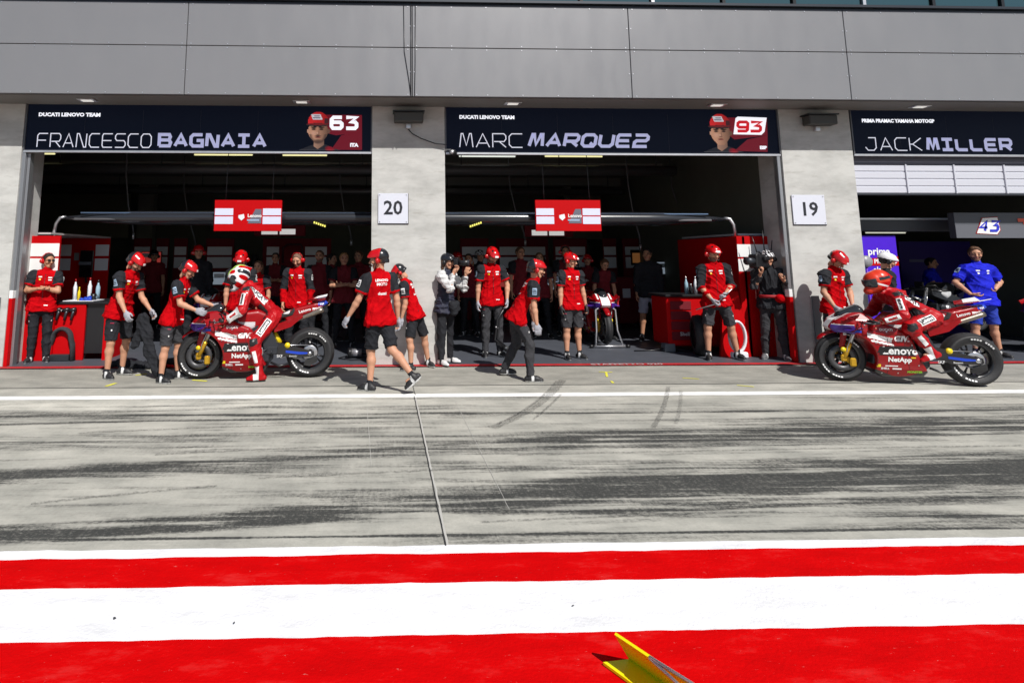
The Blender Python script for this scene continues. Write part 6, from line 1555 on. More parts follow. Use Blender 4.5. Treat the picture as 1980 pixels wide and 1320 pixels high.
# recessed second wall with monitor
Y1 = 12.0
t = thing('panel_wall', (X_(112, Y1), Y1, .012), 'recessed red panel wall with pale bars and a monitor behind the left workbench', 'panel wall')
W_ = X_(207, Y1) - X_(112, Y1); zt = fz(160, 462, Y1)
MB().b2(-.5, W_, 0, .05, 0, zt, bev=.005).build('panel', REDM, t)
for (pa, pb) in ((112, 134), (181, 207)):
    for (a, b) in ((474, 496), (501, 524)): MB().b2(X_(pa, Y1) - X_(112, Y1), X_(pb, Y1) - X_(112, Y1), -.004, -.001, fz(60, b, Y1), fz(60, a, Y1)).build('pale_bar', SHADE, t)
MB().b2(X_(140, Y1) - X_(112, Y1), X_(150, Y1) - X_(112, Y1), -.006, -.002, fz(60, 505, Y1), fz(60, 490, Y1), bev=.001).build('emblem', mat('emblem_grey', (.3, .3, .32), .4), t)
MB().b2(-.5, W_, -2.1, .05, zt, zt + .03).build('shelf_top', mat('shelf_pale', (.5, .45, .45), .4), t)
t['_'] = 0; del t['_']
t2 = thing('monitor', (X_(164, Y1 - .1), Y1 - .1, fz(160, 510, Y1)), 'black monitor on the recessed red wall behind the left workbench', 'monitor')
MB().b2(-.13, .13, 0, .04, -.26, .26, bev=.012).build('screen', MON, t2); MB().b2(-.14, .10, -.006, .0, -.02, .04).build('lit_text', mat('screen_grey', (.15, .17, .2), .4), t2); MB().tube([(0, .02, -.2), (0, .06, -.36)], .02).build('arm', PLASK, t2)
# workbench with air tools and horseshoe stand pattern
YB_ = 9.78
t = thing('workbench', (X_(106, YB_), YB_, .012), 'red workbench with a black top beside the left panel wall', 'workbench')
W_ = X_(170, YB_) - X_(106, YB_); zt = fz(130, 587, YB_)
MB().b2(-.04, W_, 0, .04, .0, zt - .02, bev=.005).build('front_panel', REDM, t)
MB().b2(W_, W_ + .28, .04, .62, .10, zt - .02).build('end_box', PLASK, t)
MB().b2(-.10, W_ + .36, -.02, .72, zt - .02, zt + .02, bev=.006).build('top', PLASK, t)
MB().b2(.14, .62, .02, .40, zt + .021, zt + .03).build('white_mat', SHADE, t)
MB().b2(W_ + .30, W_ + .36, .0, .7, 0, zt - .02).build('side_panel', REDM, t)
for i, px in enumerate((117, 132, 145)):
    x = X_(px, YB_ - .05) - t.location.x; z = fz(px, 606, YB_)
    u = thing('air_gun', (t.location.x + x, YB_ - .02, z), ['black air gun hanging leftmost on the red workbench front', 'black air gun hanging in the middle on the workbench front', 'black air gun hanging rightmost on the red workbench front'][i], 'air tool', 'air guns on the workbench')
    MB().tube([(-.05, -.03, .05), (.05, -.03, .07)], .034, n=12).build('body', PLASK, u)
    MB().tube([(-.09, -.03, .045), (-.05, -.03, .05)], .018, n=10).build('nozzle', STEEL, u)
    MB().tube([(.02, -.03, .06), (.0, -.035, -.02), (-.015, -.035, -.10)], [.024, .02, .018], n=10).build('handle', DARKM, u)
x = X_(128, YB_ - .05) - t.location.x; pts = [(x + .17 * math.cos(a), .44 + .20 * math.sin(a)) for a in [math.pi * k / 10 for k in range(11)]]
u = thing('hoop_stand', (t.location.x, YB_, .012), 'black horseshoe-shaped hoop leaning on the red workbench front', 'stand')
MB().tube([(x + .19, -.04, .0), (x + .17, -.04, .25)] + [(x + .14 * math.cos(a), -.04, .34 + .15 * math.sin(a)) for a in [math.pi * k / 10 for k in range(11)]] + [(x - .17, -.04, .25), (x - .19, -.04, .0)], .065, n=8, flat=(1, .5)).build('hoop', CLOTHG, u)
for k in range(7):
    a = math.pi * k / 6; MB().box((x + .15 * math.cos(a), -.085, .32 + .17 * math.sin(a)), (.02, .015, .02), bev=.004).build('stud', ALU, u)
MB().b2(x - .15, x + .15, -.10, -.0, 0, .10, bev=.01).build('foot', DARKM, u)
# things on the bench
def bottle(loc, m, capm, h, r, label):
    o = thing('bottle', loc, label, 'bottle', 'bottles and sprays on the benches')
    MB().lathe([(0, 0), (r, 0), (r, h * .62), (r * .45, h * .78), (r * .4, h * .86), (0, h * .86)], M=Matrix(((1, 0, 0), (0, 0, 1), (0, 1, 0))), n=14).build('body', m, o)
    MB().tube([(0, 0, h * .86), (0, 0, h)], r * .42, n=10).build('cap', capm, o)
TB = fz(130, 587, YB_) + .035
for (px, m, cm, h, r, lb, dy) in ((147, SHADE, RED, .34, .03, 'tall pale bottle with red cap on the left workbench', .35), (175, SHADE, RED, .36, .032, 'second tall pale bottle with red cap on the left workbench', .4), (191, mat('clear_blue', (.3, .45, .55), .2), PLASK, .32, .035, 'pale blue bottle at the right end of the left workbench', .45), (155, YELL, YELL, .22, .022, 'yellow tube on the left workbench', .12)):
    bottle((X_(px, YB_ + dy), YB_ + dy, TB), m, cm, h, r, lb)
o = thing('cloth', (X_(168, YB_ + .1), YB_ + .1, TB), 'crumpled blue cloth on the left workbench', 'cloth'); s = SDF(); s.cone((-.07, 0, .02), (.07, 0, .03), .03, .035, k=.02); s.cone((0, -.03, .03), (.05, .04, .05), .025, .03, k=.02); s.mesh(.01, BLUEP, 'cloth_body', o, disp=wrinkle(3, .012, 50))
o = thing('cup', (X_(183, YB_ + .2), YB_ + .2, TB), 'black beaker beside the blue cloth on the left workbench', 'cup'); MB().tube([(0, 0, 0), (0, 0, .11)], [.035, .045], n=14).build('beaker', PLASK, o); MB().tube([(.04, 0, .02), (.08, 0, .05), (.045, 0, .09)], .007).build('handle', PLASK, o)

# overhead gantry rail with curved ends
YR = 10.1
RB = mat('gantry_black', (.02, .022, .028), .22, coat=.4)
zR = fz(500, 422, YR)
t = thing('overhead_gantry', (0, YR, zR), 'long black overhead gantry rail with silver curved ends running through both red garages', 'gantry')
xa, xb = fx(128, YR, 425), fx(1400, YR, 425)
n = 40; pts = [(xa + (xb - xa) * k / n, 0, 0) for k in range(n + 1)]; rr = [.03 + .09 * min(1, k / 4, (n - k) / 4) for k in range(n + 1)]
MB().tube(pts, rr, n=16, flat=(1.6, 1.0)).build('beam', RB, t)
MB().tube([(xa + .3, -.13, .075), (xb - .35, -.13, .075)], .012, n=8).build('top_highlight', mat('highlight_blue', (.25, .38, .6), .3, metal=.5), t)  # thin blue tube painted in as the highlight on the beam's top edge
MB().tube([(xa + .2, -.13, -.03), (xb - .3, -.13, -.03)], .02, n=8).build('lower_strip', mat('strip_grey', (.28, .28, .3), .35, metal=.5), t)
for (x, q) in ((xa, -1), (xb, 1)):
    MB().tube([(x, 0, .02), (x + q * .09, -.02, .0), (x + q * .14, -.04, -.10), (x + q * .16, -.05, -.32)], .028, n=12).build('curved_end', ALU if q > 0 else STEEL, t)
for i, px in enumerate((620, 917)):
    x = fx(px, YR, 433); mb = MB()
    for k in range(6): mb.box((x + .035 * (k - 2.5), -.16, -.11 + .012 * (k - 2.5) * (-1 if i == 0 else 1)), (.025, .012, .035), bev=.003)
    mb.build('yellow_marking', mat('yellow_mark_lit', (.7, .65, .1), .5, emit=(.8, .75, .2), es=.35), t)
# hanging signs
def hang_sign(pa, pb, label):
    Yh = 9.75; x0, x1 = fx(pa, Yh, 415), fx(pb, Yh, 415); z0, z1 = fz(pa, 447, Yh), fz(pa, 387, Yh)
    t = thing('hanging_sign', ((x0 + x1) / 2, Yh, (z0 + z1) / 2), label, 'sign', 'red sponsor signs hanging in the garages')
    w_, h_ = (x1 - x0) / 2, (z1 - z0) / 2
    MB().b2(-w_, w_, -.02, .02, -h_, h_, bev=.004).build('board', REDM, t)
    for q in (-1, 1):
        for (a, b) in ((.02, .46), (-.54, -.06)):
            xx = sorted((q * w_ * .98, q * w_ * .44)); MB().b2(xx[0], xx[1], -.024, -.0215, h_ * a, h_ * b).build('white_bar', mat('lilac_white', (.62, .64, .8), .5), t)
    MB().poly([(-w_ * .28, h_ * .02), (-w_ * .12, h_ * .10), (-w_ * .10, -h_ * .15), (-w_ * .19, -h_ * .32), (-w_ * .28, -h_ * .15)], .003, off=-.0235).build('emblem', SHADE, t)
    MB().poly([(.0, -h_ * .5), (w_ * .40, -h_ * .5), (w_ * .40, h_ * .42), (w_ * .22, h_ * .42)], .003, off=-.0235).build('grey_wedge', mat('wedge_grey', (.12, .12, .16), .5), t)
    flat_text('lettering', 'Lenovo', h_ * .30, WMARK, t, (w_ * .20, -.0265, -h_ * .02), bold=.002)
    MB().b2(-w_ * .02, w_ * .34, -.0265, -.0255, -h_ * .34, -h_ * .24).build('underline', mat('under_blue', (.3, .4, .55), .5), t)
    for q in (-1, 1): MB().tube([(q * w_ * .7, .03, h_), (q * w_ * .7, .12, h_ + 1.2)], .006).build('suspension_wire', DARKM, t)
hang_sign(415, 545, 'red sign with white bars hanging in the left garage')
hang_sign(1035, 1161, 'red sign with white bars hanging in the middle garage')
for (pa, pb, py0, py1, lb) in ((492, 590, 442, 456, 'far red light box with white lettering behind the left hanging sign'), (1015, 1108, 444, 458, 'far red light box with white lettering behind the middle hanging sign')):
    Yh = 13.5; t = thing('light_box', ((fx(pa, Yh, py0) + fx(pb, Yh, py0)) / 2, Yh, fz(pa, py1, Yh)), lb, 'light box'); w_ = (fx(pb, Yh, py0) - fx(pa, Yh, py0)) / 2; h_ = fz(pa, py0, Yh) - fz(pa, py1, Yh)
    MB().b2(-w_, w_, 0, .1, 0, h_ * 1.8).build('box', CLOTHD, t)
    for (u, q) in ((-.72, -.08), (.0, .62)): MB().b2(u * w_, q * w_, -.004, 0, h_ * .2, h_ * .95).build('white_shape', mat('white_glow', (.6, .6, .6), .5, emit=(.8, .78, .75), es=.5), t)
# back panels with pale bars
YP = 15.6
for (pa, pb, lb) in ((258, 292, 'narrow shaded red back wall panel, leftmost in the left garage'), (302, 326, 'narrow shaded red back wall panel second from left'), (336, 362, 'narrow shaded red back wall panel third from left'), (398, 452, 'wide shaded red back wall panel right of the dim helmeted figure'), (508, 640, 'widest shaded red back panel with two pale bars and a rounded number outline'), (890, 945, 'shaded red back panel behind the helmeted camera holder in the middle garage'), (960, 1060, 'shaded red back panel with pale lettering in the middle garage'), (1070, 1135, 'shaded red back panel behind the headset wearer in the middle garage'), (1166, 1192, 'narrow shaded red back panel right of the hanging sign'), (1204, 1275, 'shaded red back panel with a framed screen by the man in pale shorts')):
    x0, x1 = fx(pa, YP, 480), fx(pb, YP, 480); t = thing('back_panel', (x0, YP, .012), lb, 'wall panel', 'shaded red panels along the garage back wall')
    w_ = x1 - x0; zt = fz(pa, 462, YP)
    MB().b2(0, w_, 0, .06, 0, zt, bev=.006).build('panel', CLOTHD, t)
    for (a, b) in ((478, 494), (498, 519)):
        g0 = .06 * w_
        if w_ > 1.5: rg = ((g0, w_ * .24), (w_ * .62, w_ - g0))
        else: rg = ((g0, w_ - g0),)
        for (u0, u1) in rg: MB().b2(u0, u1, -.006, -.001, fz(pa, b, YP), fz(pa, a, YP)).build('pale_bar', SHADE, t)
    if w_ > 1.5: MB().tube([(w_ * .30, -.01, 1.45), (w_ * .30, -.01, 1.85), (w_ * .36, -.01, 1.93), (w_ * .56, -.01, 1.93), (w_ * .58, -.01, 1.85), (w_ * .58, -.01, 1.45)], .03, n=6).build('number_outline', mat('dark_outline', (.05, .01, .02), .5), t)
    if pa == 960: flat_text('lettering', 'DUCATI', .22, SHADE, t, (w_ * .5, -.01, 1.5))
    if pa == 1204: MB().b2(w_ * .2, w_ * .62, -.03, -.008, fz(pa, 513, YP), fz(pa, 484, YP)).build('screen_frame', MON, t); MB().b2(w_ * .24, w_ * .58, -.036, -.031, fz(pa, 509, YP), fz(pa, 490, YP)).build('screen', mat('dim_screen', (.25, .12, .05), .4, emit=(.5, .2, .06), es=.15), t)
# dark low wall behind everything, hides the wall foot; dark racks
for (pa, pb, Y_, h_, lb) in ((225, 300, 14.6, 1.0, 'shaded red tool cabinet deep in the left garage behind the crew'), (640, 715, 14.8, 1.1, 'dark cabinet in the shade beside pillar 20'), (1195, 1240, 13.6, 1.15, 'shaded red tool cabinet left of the man in pale shorts')):
    x0, x1 = fx(pa, Y_, 600), fx(pb, Y_, 600); t = thing('tool_cabinet', (x0, Y_, .012), lb, 'cabinet')
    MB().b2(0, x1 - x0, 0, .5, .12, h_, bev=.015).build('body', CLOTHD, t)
    for k in range(4): MB().b2(.03, x1 - x0 - .03, -.012, .0, .16 + (h_ - .2) * k / 4, .16 + (h_ - .2) * (k + .9) / 4, bev=.004).build('drawer', CLOTHD, t)
    MB().b2(.12, .3, -.02, -.013, h_ * .6, h_ * .78).build('label_plate', SHADE, t)
    for q in (.08, x1 - x0 - .08): MB().tube([(q, .1, .06), (q, .16, .06)], .06, n=14).build('castor', RUBBER, t)

# right-hand red wall and cabinets
Y2 = 9.80
t = thing('panel_wall', (X_(1430, Y2), Y2, .012), 'bright red panel wall with white bars behind the camera operator', 'panel wall')
x0 = X_(1430, Y2); zt = fz(1460, 458, Y2)
MB().b2(0, X_(1545, Y2) - x0, 0, .05, 0, zt, bev=.005).build('panel', REDM, t)
for (a, b) in ((473, 498), (502, 527)): MB().b2(.0, X_(1498, Y2) - x0, -.004, -.001, fz(60, b, Y2), fz(60, a, Y2)).build('white_bar', WHITE, t)
MB().tube([(X_(1459, Y2) - x0, -.005, .93), (X_(1459, Y2) - x0, -.005, 1.16), (X_(1466, Y2) - x0, -.005, 1.16), (X_(1466, Y2) - x0, -.005, 1.05), (X_(1466, Y2) - x0, -.005, .93)], .010, n=6, closed=True).build('outline_mark', mat('pale_red', (.7, .2, .2), .5), t)
Y3 = 12.0
t = thing('panel_wall', (X_(1318, Y3), Y3, .012), 'recessed dark red panel wall with pale bars behind the crew member with the rod', 'panel wall')
x0 = X_(1318, Y3); MB().b2(0, X_(1432, Y3) - x0, 0, .05, 0, fz(1370, 465, Y3), bev=.005).build('panel', REDM, t)
for (pa, pb) in ((1326, 1352), (1400, 1432)):
    for (a, b) in ((476, 496), (501, 523)): MB().b2(X_(pa, Y3) - x0, X_(pb, Y3) - x0, -.004, -.001, fz(60, b, Y3), fz(60, a, Y3)).build('pale_bar', SHADE, t)
MB().b2(X_(1362, Y3) - x0, X_(1372, Y3) - x0, -.006, -.002, 1.5, 1.72).build('emblem', SHADE, t)
zz = fz(1370, 463, Y3); P = [(X_(1326, Y3) - x0, zz + .02), (X_(1432, Y3) - x0 + .1, zz + .02)]
MB().b2(P[0][0], P[1][0], -1.9, .05, zz + .0, zz + .035).build('shelf_top', SHADE, t)
MB().b2(X_(1440, Y2) - x0, X_(1440, Y2) - x0 + .05, -2.2, .0, 0, fz(1370, 465, Y3), bev=.005).build('side_wall', REDM, t)
Y4 = 10.3
t = thing('workbench', (X_(1286, Y4), Y4, .012), 'dark red rolling workbench with bottles at the right of the middle garage', 'workbench')
w_ = X_(1432, Y4) - X_(1286, Y4); zt = fz(1300, 572, Y4)
MB().b2(0, w_, 0, .6, .10, zt - .03, bev=.02).build('body', REDM, t); MB().b2(-.03, w_ + .03, -.04, .64, zt - .03, zt + .01, bev=.008).build('top', PLASK, t)
for k in range(4): MB().b2(.06, .42, -.015, .0, .20 + .17 * k, .34 + .17 * k, bev=.004).build('drawer', CLOTHD, t)
MB().tube([(.12, .1, .06), (.12, .18, .06)], .06, n=14).build('castor', RUBBER, t)
flat_text('lettering', 'Shell', .09, WMARK, t, (.28, -.02, .30)); 
for (px, dy, m, lb) in ((1326, .25, mat('clear_blue', (.3, .45, .55), .2), 'pale blue bottle standing leftmost on the right workbench'), (1344, .3, SHADE, 'pale bottle standing second on the right workbench'), (1335, .15, CARBON, 'small dark bottle between the two pale ones on the right workbench')):
    bottle((X_(px, Y4 + dy), Y4 + dy, zt + .022), m, STEEL, .30 if 'small' not in lb else .18, .032, lb)
t = thing('spare_wheel', (X_(1345, 9.95), 9.95, .012), 'dark spare wheel leaning against the right workbench', 'wheel')
M = Matrix.Rotation(R(72), 3, 'Z'); MB().lathe([(.21, -.09), (.27, -.1), (.31, -.08), (.33, 0), (.31, .08), (.27, .1), (.21, .09)], M=M, n=40).build('tyre', RUBBER, t).location = (0, 0, .33)
MB().lathe([(.0, -.03), (.05, -.04), (.20, -.07), (.21, -.08), (.21, .08), (.05, .04), (0, .03)], M=M, n=30).build('rim', DARKM, t).location = (0, 0, .33)
t = thing('panel_wall', (X_(1402, Y2 - .12), Y2 - .02, .012), 'low sunlit red panel with a white round hoop behind the crew member with the rod', 'panel wall')
w_ = X_(1444, Y2) - X_(1398, Y2); MB().poly([(-.10, 0), (w_, 0), (w_ - .06, .45), (w_ - .14, 1.05), (.02, 1.05)], .05, off=.03).build('panel', REDM, t)
t = thing('hoop_stand', (X_(1415, Y2 - .15), Y2 - .15, .012), 'white round hoop standing between the legs of the rod holder', 'stand')
MB().tube([(.13 * math.cos(a) + .02, 0, .34 + .24 * math.sin(a)) for a in [2 * math.pi * k / 20 for k in range(20)]], .036, n=8, closed=True, flat=(1, .6)).build('hoop', SHADE, t); MB().b2(-.10, .16, -.05, .05, 0, .10, bev=.02).build('foot', SHADE, t)
for (px, lb) in ((1476, 0),):
    pass
# rod in the hands, microphone antennas and broadcast camera
wl, wrr = pR['wr'][1], pR['wr'][-1]; lc = pR['loc']
t = thing('pole', (lc.x, lc.y, lc.z), 'silver rod held in both hands by the crew member in wide stance', 'rod')
m1 = Vector(wl) + Vector(pR['hd'][1]) * .09; m2 = Vector(wrr) + Vector(pR['hd'][-1]) * .09; dd = (m1 - m2).normalized()
MB().tube([m2 - dd * .28 + Vector((-.1, 0, .10)), m2, m1, m1 + dd * .18], .010, n=10).build('rod', STEEL, t); MB().tube([m1 - dd * .0, m1 + dd * .07], .024, n=10).build('grip', PLASK, t)
lc = pS['loc']; S_ = Vector(pS['sh'][-1]); c0 = S_ + Vector((-.04, -.16, .19))
t = thing('broadcast_camera', lc, 'black broadcast camera with antennas on the white-helmeted operator shoulder', 'camera')
fdir = Vector((-.88, -.48, .0)).normalized(); Mz = Matrix.Rotation(math.atan2(fdir.y, fdir.x), 3, 'Z')
MB().box(c0, (.40, .15, .22), M=Mz, bev=.02).build('body', PLASK, t)
MB().tube([c0 + fdir * .17, c0 + fdir * .25, c0 + fdir * .36], [.05, .055, .062], n=18).build('lens', DARKM, t)
MB().box(c0 - fdir * .24, (.12, .11, .22), M=Mz, bev=.015).build('battery', DARKM, t)
MB().tube([c0 + Vector((0, 0, .09)) - fdir * .1, c0 + Vector((0, 0, .15)), c0 + Vector((0, 0, .09)) + fdir * .12], .012, n=8).build('top_handle', PLASK, t)
MB().box(c0 + fdir * .05 + Vector((.10, -.06, .04)), (.14, .05, .06), M=Mz, bev=.01).build('viewfinder', PLASK, t)
for (dx, h_) in ((-.02, .40), (-.14, .30), (.08, .24)): MB().tube([c0 - fdir * .2 + Vector((dx, 0, .1)), c0 - fdir * .2 + Vector((dx * 1.5, 0, .1 + h_))], [.010, .006], n=8).build('antenna', PLASK, t)
MB().tube([c0 + fdir * .12 + Vector((0, 0, -.06)), c0 + fdir * .14 + Vector((-.04, -.02, -.16))], .016, n=8).build('hand_grip', PLASK, t)
Pq = Vector(pS['P']); t = thing('waist_pack', lc, 'red waist pack and battery belt worn by the white-helmeted camera operator', 'bag')
s = SDF(); s.cone(Pq + Vector((.04, -.16, .05)), Pq + Vector((.16, -.09, .03)), .07, .06, k=.03); s.mesh(.011, CLOTHR, 'pouch', t, disp=wrinkle(31, .006, 30)); MB().tube([Pq + Vector((.17 * math.cos(a), .14 * math.sin(a), .08)) for a in [2 * math.pi * k / 16 for k in range(16)]], .02, n=6, closed=True, flat=(.6, 1.4)).build('belt', mat('red_strap', (.3, .004, .01), .7), t)
# the photographer's still camera
lc = pN['loc']; H_ = Vector(pN['HC']); ya = R(60); g = Vector((math.sin(ya), -math.cos(ya), 0)); c0 = H_ + g * .16 + Vector((0, 0, -.01))
t = thing('still_camera', lc, 'black still camera with a long lens at the eye of the puffy-vest photographer', 'camera'); Mz = Matrix.Rotation(math.atan2(g.y, g.x), 3, 'Z')
MB().box(c0, (.07, .14, .10), M=Mz, bev=.012).box(c0 + Vector((0, 0, .06)), (.06, .05, .035), M=Mz, bev=.01).build('body', PLASK, t); MB().tube([c0 + g * .03, c0 + g * .10, c0 + g * .19], [.035, .038, .045], n=16).build('lens', PLASK, t); MB().tube([c0 + g * .185, c0 + g * .20], [.047, .047], n=16).build('lens_hood', DARKM, t)
P_ = Vector(pN['P']); s = SDF(); s.cone(P_ + Vector((.10, -.13, .0)), P_ + Vector((.12, -.12, -.10)), .070, .062, k=.03); s.cone(P_ + Vector((.17, -.06, .03)), P_ + Vector((.18, -.05, -.06)), .045, .045, k=.03)
t = thing('waist_bag', lc, 'black waist bag hanging from the photographer hips', 'bag'); s.mesh(.010, CLOTHK, 'pouch', t, disp=wrinkle(8, .006, 30)); MB().tube([P_ + Vector((.17 * math.cos(a), .13 * math.sin(a), .05)) for a in [2 * math.pi * k / 16 for k in range(16)]], .016, n=6, closed=True, flat=(.6, 1.4)).build('belt', PLASK, t)
# tyre covers in the hands of the second crew member
lc = pB['loc']; w1 = Vector(pB['wr'][1]); w2 = Vector(pB['wr'][-1]); s = SDF()
t = thing('tyre_cover', lc, 'black cloth tyre cover hanging from the hands of the leftmost helmeted crew member', 'tyre cover')
b0 = (w1 + w2) / 2 + Vector((.10, -.05, -.10)); pts = [b0, b0 + Vector((.06, -.01, -.18)), b0 + Vector((.10, 0, -.42)), Vector((b0.x + .24, b0.y - .02, .10)), Vector((b0.x + .42, b0.y - .05, .05))]
for a, b in zip(pts[:-1], pts[1:]): s.cone(a, b, .075, .07, k=.04, sq=((0, 1, 0), .55))
s.cone(b0 + Vector((-.02, 0, .02)), b0 + Vector((-.10, .02, -.34)), .05, .06, k=.04, sq=((0, 1, 0), .5)); s.mesh(.011, CLOTHK, 'cover', t, disp=wrinkle(12, .014, 22))
pc = gp(268, 712)
t = thing('tyre_cover', (pc.x, pc.y, .0), 'crumpled black tyre cover lying on the ground between the two left crew members', 'tyre cover')
s = SDF(); rs = random.Random(9)
for k in range(9): a = Vector((-.45 + .1 * k, .1 * math.sin(k * 1.7), .05)); s.cone(a, a + Vector((.12, .08 * math.cos(k * 2.1), .04 * math.sin(k))), .055, .06, k=.03)
s.mesh(.012, CLOTHK, 'cover', t, disp=wrinkle(17, .018, 20)); MB().tube([(.30, -.08, .05), (.42, -.02, .04), (.52, -.06, .04)], .02, n=8).build('cable_end', REDM, t)
# power tool on the floor by pillar 20
pc = gp(692, 694); t = thing('floor_jack', (pc.x, pc.y, .012), 'small grey and black power unit on the floor left of pillar 20', 'power tool')
MB().tube([(-.10, 0, .09), (.06, 0, .09)], .06, n=16).build('motor', ALU, t); MB().tube([(.06, 0, .09), (.22, 0, .09), (.34, -.02, .07)], [.035, .04, .02], n=12).build('shaft', DARKM, t); MB().tube([(-.16, 0, .09), (-.10, 0, .09)], .075, n=16).build('end_cap', PLASK, t); MB().tube([(-.14, 0, .05), (-.3, -.1, .02), (-.1, -.25, .02), (.2, -.2, .02), (.5, -.34, .015)], .009, n=6).build('power_cable', PLASK, t)
pc = gp(1283, 681); t = thing('power_box', (pc.x, pc.y, .012), 'small grey box with a cable on the middle garage floor', 'power box')
MB().b2(0, .18, -.08, .08, 0, .14, bev=.012).build('box', mat('box_grey', (.12, .13, .15), .5), t); MB().tube([(0, 0, .05), (-.2, .05, .012), (-.5, .02, .012)], .012, n=6).build('cable', PLASK, t); MB().tube([(.18, 0, .05), (.4, -.05, .02), (.55, .0, .10), (.6, .1, .3)], .010, n=6).build('hose', DARKM, t)
# black stand held in the middle garage
lc = pO['loc']; hL = Vector(pO['wr'][1]) + Vector(pO['hd'][1]) * .08
t = thing('bike_stand', lc, 'black tubular bike stand held by the crew member with lowered head', 'bike stand')
top = hL; mb = MB().tube([top, top + Vector((-.16, -.03, -.22)), top + Vector((-.22, -.06, -.55)), top + Vector((-.06, -.08, -.68))], .018).tube([top + Vector((.01, .08, 0)), top + Vector((-.12, .06, -.24)), top + Vector((-.16, .04, -.55)), top + Vector((.0, .02, -.70))], .018)
mb.build('frame', PLASK, t); MB().tube([top + Vector((-.06, -.10, -.68)), top + Vector((.02, .08, -.70))], .026).build('axle_bar', DARKM, t); MB().tube([top + Vector((-.2, -.06, -.35)), top + Vector((-.15, .04, -.38))], .014).build('cross_bar', ALU, t)
for q in (-.10, .06): MB().tube([top + Vector((-.04, q, -.69)), top + Vector((-.04, q + .035, -.69))], .045, n=14).build('wheel', RUBBER, t)
# kit of the crew member at pillar 19
lc = pT['loc']; hh = (Vector(pT['wr'][1]) + Vector(pT['wr'][-1])) / 2
t = thing('starter_unit', lc, 'black cable-hung starter box in the hands of the crew member by pillar 19', 'starter unit')
MB().box(hh + Vector((-.04, -.10, -.14)), (.22, .14, .16), bev=.02).build('box', PLASK, t)
MB().tube([hh + Vector((-.1, -.08, -.2)), hh + Vector((-.14, -.06, -.5)), hh + Vector((-.1, -.04, -.75)), hh + Vector((-.12, 0, -.85))], .016, n=8).tube([hh + Vector((.05, -.10, -.1)), hh + Vector((.16, -.12, -.3)), hh + Vector((.06, -.12, -.45))], .008, n=6).build('cable', PLASK, t)
pc = gp(1600, 690, .0); 
t = thing('light_stand', (pc.x - .15, pc.y - .1, 0), 'thin black tubular stand at the foot of pillar 19 beside the right bike', 'bike stand')
MB().tube([(-.30, 0, .04), (-.1, .0, .32), (.18, 0, .62)], .012).tube([(-.34, 0, .34), (.16, -.05, .30)], .014).tube([(.1, 0, .62), (-.02, .0, .30), (-.1, .05, .0)], .010).build('frame', PLASK, t); MB().tube([(-.32, -.03, .34), (-.32, .05, .34)], .03, n=10).build('roller', RUBBER, t)

# ---------------------------------------------------------------- right garage
PU = mat('violet_wall', (.055, .0, .55), .45, var=.05); Y5 = 9.95
t = thing('panel_wall', (X_(1668, Y5), Y5, .012), 'bright violet panel wall with white lettering at the left of the right garage', 'panel wall')
x0 = X_(1668, Y5); w_ = X_(1741, Y5) - x0; zt = fz(1700, 457, Y5)
MB().b2(-.1, w_, 0, .05, 0, zt, bev=.005).build('panel', PU, t)
flat_text('lettering', 'prima', .17, WMARK, t, (X_(1705, Y5) - x0, -.004, fz(1700, 488, Y5)), bold=.004)
MB().poly([(X_(1687, Y5) - x0, fz(1700, 515, Y5)), (w_, fz(1700, 515, Y5)), (w_, fz(1700, 497, Y5)), (X_(1687, Y5) - x0, fz(1700, 501, Y5))], .004, off=-.004).build('red_box', REDM, t)
flat_text('lettering', 'PRAMAC', .10, WMARK, t, (X_(1715, Y5) - x0, -.008, fz(1700, 507, Y5)), bold=.003)
flat_text('lettering', 'alpine', .13, WMARK, t, (X_(1708, Y5) - x0, -.004, fz(1700, 523, Y5)), bold=.003)
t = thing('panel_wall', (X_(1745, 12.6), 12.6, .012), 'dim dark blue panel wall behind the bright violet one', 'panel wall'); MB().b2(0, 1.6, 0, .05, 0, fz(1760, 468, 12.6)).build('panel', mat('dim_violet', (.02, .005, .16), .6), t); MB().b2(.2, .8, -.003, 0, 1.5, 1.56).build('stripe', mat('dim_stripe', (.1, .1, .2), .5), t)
Y6 = 9.75
x0, x1 = fx(1846, Y6, 430), fx(2200, Y6, 430); z0, z1 = fz(1860, 460, Y6), fz(1860, 411, Y6)
t = thing('hanging_sign', (x0, Y6, z0), 'long grey hanging sign with number 43 in the right garage', 'sign'); MB().b2(0, x1 - x0, 0, .12, 0, z1 - z0, bev=.004).build('board', mat('sign_grey', (.075, .08, .095), .5), t); MB().b2(0, x1 - x0, -.004, -.001, 0, (z1 - z0) * .52).build('lower_band', mat('sign_grey_light', (.11, .115, .135), .5), t)
cx = fx(1908, Y6, 436) - x0
MB().poly([(cx - .22, .07), (cx - .08, .34), (cx + .2, .36), (cx + .23, .13), (cx + .16, .05)], .003, off=-.006).build('red_outline', RED, t); MB().poly([(cx - .20, .08), (cx - .07, .33), (cx + .19, .345), (cx + .215, .135), (cx + .15, .06)], .003, off=-.010).build('white_outline', WHITE, t)
stroke_text('number', '43', cx - .155, .10, .20, .185, .13, .042, -.012, mat('race_blue', (.02, .03, .5), .4), t, .25)
stroke_text('number', 'T', fx(1968, Y6, 436) - x0, .2, .13, .3, .25, .06, -.006, ORANGE, t)
t = thing('ceiling_light', (fx(1712, 11.5, 448), 11.5, fz(1712, 449, 11.5)), 'slanting dim tube light above the violet panel wall', 'ceiling light'); MB().b2(-.42, .42, -.03, .03, 0, .04, bev=.01).build('housing', ALU, t); MB().tube([(-.4, 0, -.01), (.4, 0, -.01)], .014).build('tube', mat('dim_tube', (.5, .5, .45), .5, emit=(.8, .8, .65), es=.6), t)
